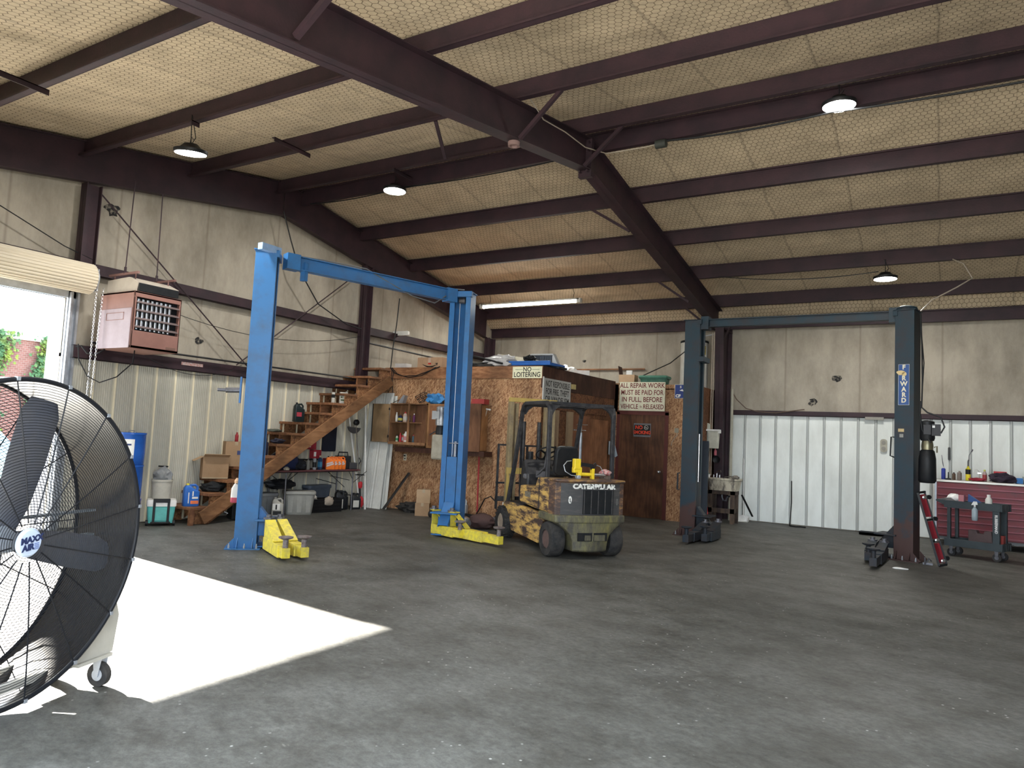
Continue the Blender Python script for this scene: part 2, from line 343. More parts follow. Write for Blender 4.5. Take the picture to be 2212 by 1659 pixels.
b = B(); b.box(XL_, -4.7, YF-.06, YF, 0, ztop(YF)); b.box(-4.7, XR, YF-.06, YF, 4.3, ztop(YF)); b.box(3.6, XR, YF-.06, YF, 0, 4.3)
struct('wall_front', b, imB, label='front wall around the wide open bay door')

# roof steel -----------------------------------------------------
def zed(y, side, x0, x1, b, zb=None, h=.255):
    zb = ZP(y) if zb is None else zb
    b.box(x0, x1, y-.004, y+.004, zb, zb+h)
    d = side
    b.box(x0, x1, min(y, y+d*.075), max(y, y+d*.075), zb, zb+.006)
    b.box(x0, x1, min(y+d*.071, y+d*.077), max(y+d*.071, y+d*.077), zb, zb+.022)
    b.box(x0, x1, min(y, y-d*.075), max(y, y-d*.075), zb+h-.006, zb+h)
    b.box(x0, x1, min(y-d*.071, y-d*.077), max(y-d*.071, y-d*.077), zb+h-.022, zb+h)
lab_n = ['nearest the open bay, at the top left', 'second from the open bay on the near slope', 'third on the near slope, above the hanging lamp over the heater', 'last on the near slope before the ridge',
         'first past the ridge toward the back wall', 'second past the ridge toward the back wall', 'third past the ridge toward the back wall', 'fourth past the ridge, above the fluorescent tube', 'last before the eave of the back wall']
for i, (y, s) in enumerate(((3.66, -1), (5.35, -1), (7.06, -1), (8.83, -1), (9.38, 1), (11.07, 1), (12.76, 1), (14.42, 1), (16.1, 1))):
    b = B()
    if y == 9.38: zed(y, s, XL_+.25, XR, b, 5.885, .26)
    else: zed(y, s, XL_+.02, XR, b)
    tag(obj('roof_purlin', b, steel), 'maroon steel roof purlin, '+lab_n[i], 'beam')
b = B(); zed(16.72, 1, XL_+.02, XR, b, 4.38, .24); tag(obj('eave_strut', b, steel), 'maroon steel eave strut along the top of the back wall', 'beam')
b = B(); zed(2.0, -1, XL_+.02, XR, b, ZP(2.0)-.20, .24); tag(obj('eave_strut', b, steel), 'maroon steel strut over the open bay, above the camera', 'beam')

def rafter(x, y0, y1, zb, ztp, fw, name, label, m=steel):
    """half frame: web plus two flanges, from y0 (zb0, zt0) to y1"""
    r = thing(name, label, 'beam', (x, y0, 0))
    b = B(); b.prism([(0, zb[0]), (y1-y0, zb[1]), (y1-y0, ztp[1]), (0, ztp[0])], 'x', -.006, .006); obj('web', b, m, r)
    for nm, zz in (('bottom_flange', zb), ('top_flange', ztp)):
        b = B(); q = .012 if nm[0] == 'b' else -.012
        b.prism([(0, zz[0]), (y1-y0, zz[1]), (y1-y0, zz[1]+q), (0, zz[0]+q)], 'x', -fw/2, fw/2); obj(nm, b, m, r)
    return r
def PT(y): return ZP(y)-.005
mx = -4.42
ra = rafter(mx, 1.7, RIDGE-.02, (4.26, 5.50), (PT(1.7), PT(RIDGE)), .19, 'rafter', 'big maroon roof rafter running from top left of the picture up to the ridge joint')
rb = rafter(mx, RIDGE+.02, 16.35, (5.50, 4.30), (PT(RIDGE), PT(16.35)), .19, 'rafter', 'big maroon roof rafter sloping from the ridge joint down to the back wall column')
b = B(); b.box(-.1, .1, 7.36, 7.40, 5.40, 5.97); obj('end_plate', b, steel, ra)
b = B(); b.box(-.1, .1, -.02, .02, 5.40, 5.97)
for z in (5.47, 5.6, 5.78, 5.9):
    for s in (-.06, .06): b.cyl((s, .02, z), (s, -.12, z), .014, n=8)
obj('end_plate', b, steel, rb)
rafter(7.6, 1.7, RIDGE-.02, (4.26, 5.50), (PT(1.7), PT(RIDGE)), .19, 'rafter', 'roof rafter beyond the right edge of the picture, near slope')
rafter(7.6, RIDGE+.02, 16.35, (5.50, 4.30), (PT(RIDGE), PT(16.35)), .19, 'rafter', 'roof rafter beyond the right edge of the picture, far slope')
gx = -10.62
rafter(gx, 1.7, RIDGE-.12, (4.42, 5.56), (PT(1.7)+.24, PT(RIDGE)+.22), .14, 'rafter', 'dark gable rafter along the top of the left wall above the heater')
rafter(gx, RIDGE-.1, 16.1, (5.56, 4.28), (PT(RIDGE)+.22, PT(16.5)+.24), .14, 'rafter', 'dark gable rafter along the top of the left wall behind the blue car lift')

def column(x, y, z1, wx, wy, label, name='steel_column', prof=None, z0=0):
    r = thing(name, label, 'column', (x, y, z0)); z1 -= z0
    if prof: b = B(); b.prism(prof, 'x', -.006, .006)
    else: b = B(); b.box(-.005, .005, -wy/2, wy/2, 0, z1)
    obj('web', b, steel, r)
    ys = -wy/2
    b = B()
    if prof: b.prism([(prof[0][0], 0), (prof[0][0]+.012, 0), (prof[-1][0]+.012, prof[-1][1]), (prof[-1][0], prof[-1][1])], 'x', -wx/2, wx/2)
    else: b.box(-wx/2, wx/2, ys, ys+.012, 0, z1)
    obj('front_flange', b, steel, r)
    b = B(); yb = prof[1][0] if prof else wy/2; b.box(-wx/2, wx/2, yb-.012, yb, 0, z1 if not prof else prof[2][1]); obj('rear_flange', b, steel, r)
    return r
cc = column(-4.31, 16.35, 4.3, .19, .5, 'dark maroon frame column by the utility sink at the back wall', prof=[(-.02, 0), (.5, 0), (.5, 4.42), (-.28, 4.31)])
b = B(); b.box(-.1, .1, -.3, .5, 4.29, 4.32); obj('cap_plate', b, steel, cc)
b = B(); b.beam((.02, -.05, 4.05), (.2, -.05, 4.4), .09, .02); obj('knee_brace', b, steel, cc)
column(7.6, 16.35, 4.3, .19, .5, 'frame column beyond the right edge of the picture', prof=[(-.02, 0), (.5, 0), (.5, 4.42), (-.28, 4.31)])
column(gx+.02, 5.5, 4.98, .16, .22, 'dark end wall column above the roll-up door drum', z0=3.68)
column(gx+.02, 11.35, 5.15, .16, .22, 'dark end wall column rising behind the top of the stairs', z0=2.44)
column(gx+.02, 16.3, 4.3, .16, .3, 'dark corner column where left and back walls meet')
# girts
for (nm, z, y0, y1, lab) in (('wall_girt', 3.70, 5.5, YB, 'dark horizontal girt high on the left wall behind the heater'), ('wall_girt', 3.70, YF, 5.45, 'dark horizontal girt above the roll-up door drum'), ('wall_girt', 2.46, DY1+.1, 16.6, 'dark horizontal girt capping the cream panels of the left wall')):
    b = B(); h = .17 if z > 3 else .19
    b.box(XL_+.02, XL_+.03, y0, y1, z, z+h); b.box(XL_+.02, XL_+.14, y0, y1, z+h-.008, z+h); b.box(XL_+.02, XL_+.14, y0, y1, z, z+.008); b.box(XL_+.13, XL_+.14, y0, y1, z, z+h*.96)
    tag(obj(nm, b, steel), lab, 'beam')
b = B(); b.box(-4.2, XR, YB-.12, YB-.01, 2.40, 2.41); b.box(-4.2, XR, YB-.12, YB-.11, 2.40, 2.50); b.box(-4.2, XR, YB-.12, YB-.01, 2.50, 2.51)
tag(obj('wall_girt', b, steel), 'maroon girt running above the white panels of the back wall', 'beam')
# ================================================================ openings and what lies outside
galv = mat('galvanised steel', (.42, .45, .50), .4, .5, (.25, .26, .28), 8, .6)
black = mat('black paint', (.007, .008, .010), .5, 0, (.016, .016, .017), 10, .6)
rubber = mat('black rubber', (.02, .02, .021), .85, 0, (.06, .055, .05), 9, .7, .3, 60)
chrome = mat('bright metal', (.6, .6, .62), .25, .9)
white = mat('white plastic', (.75, .75, .73), .4)
def W(p): b = B(); b.at(-Vector(p.location)); return b

b = B(); b.box(XL_-.02, XL_+.05, DY1, DY1+.15, 0, 3.62); b.box(XL_+.05, XL_+.11, DY1+.01, DY1+.04, 0, 3.4); b.box(XL_+.05, XL_+.11, DY1+.10, DY1+.13, 0, 3.4)
b.box(XL_-.02, XL_+.05, DY0-.15, DY0, 0, 3.62); b.box(XL_-.05, XL_+.05, DY0-.1, DY1+.1, DZ, DZ+.14)
struct('door_1', b, galv, label='galvanised steel frame of the roll-up door')
b = B(); b.box(XL_-.42, XL_-.06, DY1, DY1+.03, -.04, DZ); b.box(XL_-.42, XL_-.06, DY0-.03, DY0, -.04, DZ)
struct('trim_1', b, mat('pale jamb flashing', (.26, .27, .31), .5, 0, (.4, .4, .45), 3), label='pale sheet metal lining the outer jamb of the roll-up door')
# door curtain rolled on its drum
drum = thing('door_drum', 'cream ribbed roll-up door curtain rolled on its drum over the left opening', 'roll-up door', (-10.47, 1.6, 3.585))
b = B(); n = 30
prof = []
for i in range(n*4):
    a = 2*PI*i/(n*4); r = .205+(.012 if (i % 4) in (1, 2) else 0); prof.append((r*math.cos(a), r*math.sin(a)))
b.prism(prof, 'y', 0, 3.93); obj('curtain', b, mat('cream door curtain', (.62, .55, .43), .45, 0, (.45, .40, .32), 3, .6, 0, 60, (1, .2, 1)), drum)
b = B(); b.cyl((0, 3.93, 0), (0, 4.0, 0), .07, n=20); b.cyl((0, 3.95, 0), (0, 3.97, 0), .17, n=28); obj('chain_wheel', b, galv, drum)
b = B(); b.box(-.42, .05, 4.0, 4.02, -.16, .16); obj('bracket', b, galv, drum)
# hoist chain: real oval links
ch = thing('hoist_chain', 'bright looped hand chain hanging beside the roll-up door', 'chain', (-10.30, 5.57, 3.45))
def link(b, c, d, k, L=.034, wd=.011, r=.0035):
    d = Vector(d).normalized(); s = d.orthogonal().normalized(); s = (Matrix.Rotation(k*PI/2, 3, d) @ s)
    pts = []
    for i in range(8):
        a = 2*PI*i/8; pts.append(Vector(c)+d*(math.cos(a)*L/2)+s*(math.sin(a)*wd))
    b.tube(pts, r, 4, closed=True)
for sgn in (0, 1):
    b = B(); p0 = Vector((0, -.03+.09*sgn, 0)); p1 = Vector((.03, -.05+.03*sgn, -2.75))
    L_ = (p1-p0).length; m = int(L_/.027)
    for i in range(m): link(b, p0.lerp(p1, i/m), p1-p0, i % 2)
    obj('chain_fall', b, chrome, ch)
# outside
def brick():
    m = bpy.data.materials.new('sunlit brick'); m.use_nodes = True; t = m.node_tree; L = t.links; p = t.nodes['Principled BSDF']; p.inputs['Roughness'].default_value = .9
    tc = N(t, 'ShaderNodeTexCoord'); mp = N(t, 'ShaderNodeMapping'); mp.inputs['Rotation'].default_value = (PI/2, 0, PI/2); L.new(tc.outputs['Object'], mp.inputs[0])
    sp = N(t, 'ShaderNodeSeparateXYZ'); L.new(tc.outputs['Object'], sp.inputs[0]); cb_ = N(t, 'ShaderNodeCombineXYZ'); L.new(sp.outputs[1], cb_.inputs[0]); L.new(sp.outputs[2], cb_.inputs[1])
    k = N(t, 'ShaderNodeTexBrick'); k.inputs['Scale'].default_value = 4.0; k.inputs['Color1'].default_value = (.16, .075, .07, 1); k.inputs['Color2'].default_value = (.12, .055, .05, 1); k.inputs['Mortar'].default_value = (.17, .14, .13, 1); k.inputs['Mortar Size'].default_value = .02
    L.new(cb_.outputs[0], k.inputs['Vector']); L.new(k.outputs[0], p.inputs['Base Color']); return m
bw = thing('brick_building', 'red brick wall with ivy, out in the sun beyond the roll-up door', 'building', (-24, 8, -.05))
b = B(); b.box(-.4, 0, -8, 14, 0, 3.93); obj('wall', b, brick(), bw)
b = B(); b.box(-.5, .06, -8, 14, 3.93, 4.02); obj('coping', b, mat('stone coping', (.5, .45, .42), .9), bw)
leaf = mat('ivy leaves', (.030, .085, .035), .6, 0, (.13, .17, .02), 1.2, .9, thr=(.45, .6))
for cy, wd, top, bot in ((9.75, .95, 4.1, .3), (11.55, .62, 4.05, .4), (7.4, 1.3, 4.1, .2)):
    b = B()
    for i in range(5200):
        z = random.uniform(bot, top); k = 1-.45*(1-(z-bot)/(top-bot)); y = cy+random.gauss(0, .33)*wd*k+.18*math.sin(z*2.1)
        c = Vector((-23.9+random.random()*.16, y, z-.02)); q = Euler((random.uniform(-.6, .6), random.uniform(-1.2, .2), random.uniform(-.7, .7))).to_matrix(); s = random.uniform(.035, .07)
        b._add([c+q @ Vector(v)*s for v in ((0, 0, 1), (0, .9, .2), (0, .4, -1), (0, -.4, -1), (0, -.9, .2))], [(0, 1, 2, 3, 4)])
    b.M = Matrix.Identity(4); bmesh.ops.translate(b.bm, verts=b.bm.verts, vec=-Vector(bw.location)); o = obj('ivy', b, leaf, bw); o['kind'] = 'stuff'; o['label'] = 'green ivy'
# parked car seen through the fan
car = thing('parked_car', 'pale blue parked car in the yard, seen through the big fan', 'car', (-17.2, 6.2, -.05), .25)
body = [(-2.2, .35), (-2.15, .72), (-1.5, .88), (-.9, 1.40), (.7, 1.42), (1.35, .95), (2.1, .82), (2.2, .35)]
b = B(); b.loft([[(x, yy*k, z) for x, z in body] for yy, k in ((-.9, 1), (-.86, 1), (.86, 1), (.9, 1))]); obj('body', b, mat('pale blue car paint', (.30, .55, .68), .25, .3), car, bevel=.05)
b = B(); b.prism([(-1.0, .93), (-.72, 1.34), (.6, 1.36), (1.15, .95)], 'y', -.92, .92); obj('side_window', b, mat('car glass', (.03, .05, .06), .1), car)
for sx in (-1.35, 1.35):
    for sy in (-.82, .82):
        b = B(); b.cyl((sx, sy-.1, .32), (sx, sy+.1, .32), .32, n=24); wh = obj('wheel', b, rubber, car)
        b = B(); b.cyl((sx, sy-.11, .32), (sx, sy+.11, .32), .19, n=20); obj('hubcap', b, galv, wh)

# ================================================================ lamps
def bay_light(loc, ang, label, hang=.25):
    t = thing('high_bay_light', label, 'lamp', loc, rot=ang, group='round LED high bay lamps')
    b = B(); b.lathe([(.19, 0), (.2, .015), (.2, .045), (.13, .07), (.08, .12), (.05, .125)], n=32); obj('housing', b, black, t, smooth=True)
    b = B(); b.lathe([(.0, -.012), (.10, -.012), (.185, -.004), (.188, .002)], n=32); obj('diffuser', b, emit('lamp diffuser', (1, .99, .95), 22), t, smooth=True)
    b = B(); b.tube([(.0, 0, .12), (0, 0, .12+hang)], .006); b.tube([(.02, 0, .12), (.05, .03, .2), (-.02, .02, .12+hang)], .005); b.tube([(-.02, 0, .12), (.06, -.04, .19), (.09, -.02, .16)], .004); obj('hanger', b, black, t)
    ld = bpy.data.lights.new('high_bay_glow', 'AREA'); ld.shape = 'DISK'; ld.size = .34; ld.energy = 38; ld.color = (1, .97, .9)
    lo = bpy.data.objects.new('high_bay_glow', ld); COL.objects.link(lo); lo.parent = t; lo.location = (0, 0, -.02)
    return t
bay_light((-8.12, 5.36, 4.98), (.12, .1, 0), 'round LED lamp hanging at left, above the copper-coloured heater', .36)
bay_light((-8.10, 9.2, 5.75), (0, 0, 0), 'round LED lamp below the ridge, above the blue lift crossbeam', .15)
bay_light((-1.09, 9.22, 5.84), (.05, 0, 0), 'round LED lamp hanging under the ridge at upper right', .15)
bay_light((-.89, 14.36, 4.80), (0, 0, 0), 'round LED lamp over the tool chest, near the back wall', .25)
ft = thing('fluorescent_light', 'long single-tube fluorescent fixture hanging over the wooden office', 'lamp', (-8.35, 14.42, 4.76))
b = B(); b.box(-1.32, 1.32, -.05, .05, .045, .075); b.box(-1.36, -1.27, -.05, .05, -.03, .075); b.box(1.27, 1.36, -.05, .05, -.03, .075); obj('fixture_housing', b, mat('fixture white', (.6, .6, .56), .5), ft)
b = B(); b.cyl((-1.27, 0, 0), (1.27, 0, 0), .02, n=14); obj('tube', b, emit('fluorescent tube', (1, 1, .93), 16), ft, smooth=True)
b = B()
for x in (-1.1, 1.15): b.tube([(x, 0, .075), (x+.03, 0, .2), (x, 0, .3)], .005)
obj('hanger', b, black, ft)
ld = bpy.data.lights.new('fluorescent_glow', 'AREA'); ld.shape = 'RECTANGLE'; ld.size = 2.5; ld.size_y = .05; ld.energy = 45; ld.color = (1, 1, .92)
lo = bpy.data.objects.new('fluorescent_glow', ld); COL.objects.link(lo); lo.parent = ft; lo.location = (0, 0, -.03)

# ================================================================ two-post lifts
def cprof(w_=.36, d=.28, lip=.085, t=.012):
    h = w_/2; e = d/2
    return [(-e, -h), (e, -h), (e, -h+lip), (e-t, -h+lip), (e-t, -h+t), (-e+t, -h+t), (-e+t, h-t), (e-t, h-t), (e-t, h-lip), (e, h-lip), (e, h), (-e, h)]
def pad(b, x, y, z=.16, zt=.28):
    b.cyl((x, y, z), (x, y, zt), .033, n=14); b.lathe([(.045, zt-.02), (.085, zt-.005), (.088, zt+.012), (.06, zt+.018), (0, zt+.02)], (x, y, 0), 22)
def arm(par, p0, p1, ext, m, gus=.22, hz=.075, pad_back=.05, mp=None, lattice=False):
    """telescoping lift arm: outer box, inner box, gusset, pivot, pad"""
    L = Vector(par.location); p0 = Vector((*p0, 0)); p1 = Vector((*p1, 0)); d = (p1-p0).normalized(); z = Vector((0, 0, 1)); zc = .10
    b = W(par); b.beam(p0+z*zc, p1+z*zc, .13, hz*2); a = obj('arm', b, m, par, bevel=.006)
    b = W(par); q = p1+d*ext; b.beam(p1-d*.02+z*zc, q+z*zc, .10, hz*2-.03); obj('arm_extension', b, m, a, bevel=.004)
    b = W(par); s = d.cross(z).normalized()
    if lattice: b.beam(p0+d*.01+z*(zc+hz), p0+d*.01+z*(zc+hz+gus), .11, .015, d); b.beam(p0-d*.05+z*(zc+hz+gus), p0+d*.09+z*(zc+hz+gus), .13, .014)
    for k in () if lattice else (-.05, .05):
        pts = [p0+s*k+z*(zc+hz), p0+s*k+z*(zc+hz+gus), p0+d*.06+s*k+z*(zc+hz+gus), p0+d*.5+s*k+z*(zc+hz)]
        vs = [v+s*j for j in (-.006, .006) for v in pts]; b._add(vs, [(0, 1, 2, 3), (7, 6, 5, 4), (0, 3, 7, 4), (3, 2, 6, 7), (2, 1, 5, 6), (1, 0, 4, 5)])
    b.beam(p0+d*.05+z*(zc+hz+gus), p0+d*(.38 if lattice else .5)+z*(zc+hz+.01), .09 if lattice else .13, .014)
    obj('gusset', b, m, a)
    b = W(par); b.cyl(p0-d*.03+z*.02, p0-d*.03+z*(zc+hz+gus+.06), .035, n=14); b.cyl(p0-d*.03+z*(zc+hz+gus), p0-d*.03+z*(zc+hz+gus+.025), .07, n=16); obj('pivot_pin', b, steelgrey, a)
    b = W(par); t = q-d*pad_back; pad(b, t.x, t.y); obj('lift_pad', b, mp or padm, a, smooth=True)
    return a
steelgrey = mat('greasy steel', (.16, .16, .18), .45, .6, (.05, .05, .05), 12)
padm = mat('rubber lift pad', (.22, .20, .20), .6, .3, (.1, .06, .05), 20, .8)
blue = mat('blue lift paint', (.034, .145, .36), .38, 0, (.05, .10, .18), 5, .75, .04, 30, thr=(.45, .75))
yel = mat('yellow lift paint', (.72, .60, .05), .45, 0, (.35, .28, .10), 14, .7, .05)
teal = mat('dark teal lift paint', (.014, .034, .050), .5, 0, (.03, .026, .03), 4, .7, .04, 30)
teal2 = mat('worn teal lift paint', (.013, .022, .033), .55, 0, (.03, .022, .02), 6, .8)
def rusty(m, top, c=(.060, .026, .020)):
    t = m.node_tree; L = t.links; p = t.nodes['Principled BSDF']; src = p.inputs['Base Color'].links[0].from_socket
    tc = N(t, 'ShaderNodeTexCoord'); s = N(t, 'ShaderNodeSeparateXYZ'); L.new(tc.outputs['Object'], s.inputs[0]); n = N(t, 'ShaderNodeTexNoise', i_Scale=5.0); n.inputs['Detail'].default_value = 8; L.new(tc.outputs['Object'], n.inputs['Vector'])
    a = N(t, 'ShaderNodeMath', operation='MULTIPLY_ADD'); a.inputs[1].default_value = 1.6; L.new(n.outputs['Fac'], a.inputs[0]); L.new(s.outputs[2], a.inputs[2])
    r = N(t, 'ShaderNodeMapRange'); r.inputs[1].default_value = top+.75; r.inputs[2].default_value = top+1.0; r.inputs[3].default_value = .85; r.inputs[4].default_value = 0; L.new(a.outputs[0], r.inputs[0])
    x = N(t, 'ShaderNodeMix', data_type='RGBA'); L.new(r.outputs[0], x.inputs['Factor']); L.new(src, x.inputs['A']); x.inputs['B'].default_value = (*c, 1); L.new(x.outputs['Result'], p.inputs['Base Color'])
rusty(teal, .55)
def post(par, x, y, az, H, m, carr_top, name='column', base=True, cm_=None):
    b = W(par); b.M = b.M @ Matrix.Translation((x, y, 0)) @ Matrix.Rotation(math.radians(az), 4, 'Z')
    M0 = b.M.copy()
    b.prism(cprof(), 'z', .012, H); c = obj(name, b, m, par, bevel=.004)
    def nb(): q = B(); q.M = M0.copy(); return q
    b = nb(); b.box(-.24, .20, -.27, .27, 0, .014); b.prism([(-.14, .014), (-.24, .014), (-.24, .03), (-.14, .14)], 'y', -.20, -.19); b.prism([(-.14, .014), (-.24, .014), (-.24, .03), (-.14, .14)], 'y', .19, .20)
    for s in (-1, 1): b.prism([(s*.18, .014), (s*.27, .014), (s*.27, .03), (s*.18, .14)], 'x', -.1, -.09); b.prism([(s*.18, .014), (s*.27, .014), (s*.27, .03), (s*.18, .14)], 'x', .09, .10)
    obj('base_plate', b, m, c)
    b = nb()
    for s in (-.23, .23):
        for q in (-.19, 0, .15): b.cyl((q, s, .014), (q, s, .05), .014, n=6); b.cyl((q, s, .05), (q, s, .075), .008, n=8)
    obj('anchor_bolt', b, galv, c)
    b = nb(); b.box(-.10, .125, -.085, .085, .22, carr_top); b.box(.125, .145, -.085, .085, .40, carr_top)
    b.prism([(.14, .16), (.42, .16), (.42, .19), (.16, .52), (.14, .52)], 'y', -.09, -.078); b.prism([(.14, .16), (.42, .16), (.42, .19), (.16, .52), (.14, .52)], 'y', .078, .09)
    b.beam((.43, 0, .19), (.15, 0, .53), .17, .01); b.box(.10, .42, -.22, .22, .36, .385); b.box(.10, .36, -.17, .17, .02, .04)
    obj('carriage', b, cm_ or m, par, bevel=.004)
    b = nb(); b.tube([(.03, -.04, carr_top), (.03, -.04, H-.1)], .006); b.tube([(-.02, .05, carr_top), (-.02, .05, H-.1)], .006); b.cyl((.0, 0, carr_top), (.0, 0, carr_top+.25), .025, n=12); b.tube([(.08, -.08, carr_top+.22), (.08, .08, carr_top+.22)], .008); obj('lift_cable', b, galv, par)
    b = nb(); b.cyl((.02, -.05, H-.12), (.02, .05, H-.12), .05, n=18); obj('pulley', b, steelgrey, par)
    b = nb(); b.box(-.16, .16, -.20, .20, H, H+.012); b.box(.10, .17, -.2, .2, H-.08, H+.012); obj('cap', b, m, c)
    return M0
l1 = thing('two_post_lift', 'bright blue two-post car lift with yellow arms, left of the forklift', 'car lift', (-7.4, 8.1, 0))
post(l1, -7.93, 6.51, 44, 3.97, blue, 1.05)
post(l1, -6.86, 9.66, -73, 3.97, blue, 1.26)
b = W(l1); a0 = Vector((-7.80, 6.70, 3.90)); a1 = Vector((-6.92, 9.50, 3.90))
b.beam(a0, a1, .012, .18); b.beam(a0+Vector((0, 0, .09)), a1+Vector((0, 0, .09)), .13, .012); b.beam(a0-Vector((0, 0, .09)), a1-Vector((0, 0, .09)), .13, .012)
cb1 = obj('crossbeam', b, blue, l1)
b = W(l1); b.cb((-7.72, 6.98, 3.80), (.09, .06, .26)); b.beam(a1-Vector((.06, .18, 0)), a1, .16, .22); b.beam(a0, a0+Vector((.06, .18, 0)), .16, .22); obj('beam_bracket', b, blue, cb1)
b = W(l1); b.tube([a0+Vector((.0, .05, .1)), (-7.62, 7.2, 4.02), (-7.4, 7.9, 4.03), (-7.30, 8.3, 3.9), (-7.15, 8.7, 3.76), (-7.02, 9.1, 3.72), (-6.95, 9.35, 3.9), (-6.9, 9.5, 4.02), (-6.8, 9.6, 4.02)], .010, 6); obj('hydraulic_hose', b, mat('grey hose', (.14, .15, .16), .5), l1, smooth=True)
b = W(l1); b.box(-7.79, -7.70, 6.22, 6.54, 3.94, 4.03); b.cyl((-7.695, 6.3, 3.985), (-7.685, 6.3, 3.985), .012, n=8); b.cyl((-7.695, 6.44, 3.985), (-7.685, 6.44, 3.985), .012, n=8); obj('top_bracket', b, mat('pale blue bracket', (.25, .38, .60), .4), l1)
arm(l1, (-7.53, 6.52), (-6.86, 6.18), .14, yel)
arm(l1, (-7.50, 6.68), (-6.82, 6.40), .20, yel)
arm(l1, (-7.05, 9.46), (-6.50, 9.28), .16, yel, lattice=True)
arm(l1, (-6.66, 9.42), (-5.90, 9.20), .36, yel, lattice=True)
b = W(l1); b.beam((-8.03, 6.31, 1.90), (-8.03, 6.31, 2.25), .07, .02, (1, 1, 0)); lk = obj('lock_bracket', b, blue, l1); b = W(l1); b.cyl((-8.04, 6.30, 2.07), (-8.14, 6.16, 2.06), .035, n=12); b.cyl((-8.14, 6.16, 2.06), (-8.20, 6.08, 2.06), .022, n=6); obj('lock_lever', b, steelgrey, lk)
pu = B(); pu = W(l1); pu.M = pu.M @ Matrix.Translation((-7.12, 9.58, 0))
M1 = pu.M.copy(); pu.lathe([(.05, 2.08), (.085, 2.06), (.09, 1.80), (.085, 1.76)], n=24); p1_ = obj('pump_motor', pu, mat('silver black motor', (.10, .10, .11), .4, .5, (.4, .4, .4), 5, .8), l1, smooth=True)
b = B(); b.M = M1; b.cb((-.11, 0, 1.93), (.09, .10, .14)); b.cb((.0, -.095, 1.93), (.07, .02, .12)); obj('switch_box', b, mat('grey enamel box', (.3, .31, .32), .5), p1_)
b = B(); b.M = M1; b.lathe([(.06, 1.76), (.075, 1.72), (.08, 1.62), (.06, 1.60)], n=20); b.tube([(-.06, -.05, 1.66), (-.14, -.1, 1.60)], .01); obj('pump_valve', b, black, p1_, smooth=True)
b = B(); b.M = M1; b.prism(rrect(.24, .19, .05), 'z', 1.20, 1.61); obj('oil_reservoir', b, mat('stained beige tank', (.32, .29, .23), .55, 0, (.15, .13, .10), 9), p1_, bevel=.03, smooth=True)

l2 = thing('two_post_lift', 'dark teal two-post car lift, between the brown door and the red tool chest', 'car lift', (-2.2, 13.1, 0))
post(l2, -3.97, 13.13, 0, 3.95, teal, .98, cm_=teal2)
post(l2, -.48, 13.08, 167, 3.95, teal, .98, cm_=teal2)
b = W(l2); b.box(-3.85, -.62, 13.09, 13.10, 3.83, 3.97); b.box(-3.85, -.62, 13.04, 13.16, 3.96, 3.975); b.box(-3.85, -.62, 13.04, 13.16, 3.83, 3.842); cb2 = obj('crossbeam', b, teal, l2)
b = W(l2); b.cb((-3.76, 13.09, 3.90), (.14, .2, .24)); b.cb((-.68, 13.09, 3.90), (.14, .2, .24)); b.lathe([(.0, 3.96), (.17, 3.965), (.15, 4.02), (.06, 4.05), (0, 4.05)], (-.5, 13.06, 0), 20); obj('beam_bracket', b, teal, cb2)
b = W(l2); b.box(-3.86, -3.74, 12.93, 13.33, 3.18, 3.27); b.tube([(-4.13, 12.96, 1.12), (-4.17, 12.96, 1.12), (-4.17, 12.96, .82), (-4.13, 12.96, .82)], .015); obj('clamp_band', b, teal, l2)
b = W(l2); b.cyl((-3.80, 13.0, .98), (-3.80, 13.0, 1.85), .014, n=12); obj('cylinder_rod', b, chrome, l2, smooth=True)
arm(l2, (-3.62, 12.86), (-3.62, 12.05), .30, teal2, mp=teal2, gus=.10); arm(l2, (-3.42, 12.96), (-3.42, 12.35), .22, teal2, mp=teal2, gus=.12)
arm(l2, (-.78, 12.80), (-.82, 11.95), .42, teal2, mp=teal2, gus=.08); arm(l2, (-.95, 12.90), (-.95, 12.3), .18, teal2, mp=teal2, gus=.08)
b = W(l2); b.tube([(-.66, 13.0, 1.92), (-.70, 12.95, 1.92), (-.71, 12.95, 1.62), (-.66, 13.0, 1.6)], .012); obj('release_handle', b, black, l2)
# decal on the right post (flat sticker with lettering)
RZ = math.radians(-13)
dk = W(l2); Md = dk.M @ Matrix.Translation((-.48, 13.08, 0)) @ Matrix.Rotation(RZ, 4, 'Z'); dk.M = Md.copy(); FY = -.1805
dk.box(-.085, .075, FY-.003, FY, 2.43, 3.08); dc = obj('decal', dk, mat('blue decal', (.035, .09, .27), .45), l2, label='blue vertical sticker with pale letters')
b = B(); b.M = Md.copy()
for (x0, x1, z0, z1) in ((-.085, -.081, 2.43, 3.08), (.071, .075, 2.43, 3.08), (-.085, .075, 2.43, 2.434), (-.085, .075, 3.076, 3.08)): b.box(x0, x1, FY-.004, FY-.003, z0, z1)
obj('decal_border', b, mat('sticker white', (.6, .6, .55), .5), dc)
cream = mat('sticker cream', (.72, .68, .52), .5)
for i, chh in enumerate('F RWARD'):
    if chh == ' ': continue
    lp = Matrix.Rotation(RZ, 4, 'Z') @ Vector((-.005, FY-.004, 3.03-.088*i)); lp += Vector((-.48, 13.08, 0))-Vector(l2.location)
    text('lettering', chh, .10, lp, (PI/2, 0, RZ), cream, dc, .0005, .95, bold=.004)
b = B(); b.M = Md.copy(); b.prism([(-.05+.06*math.cos(a)*(1+.18*math.sin(3*a)), 2.945+.038*math.sin(a)) for a in [2*PI*i/18 for i in range(18)]], 'y', FY-.0045, FY-.003); b.lathe([(.02, FY-.0045), (.035, FY-.0045), (.035, FY-.003), (.02, FY-.003)], (-.0, 0, 2.925), 18, 'y')
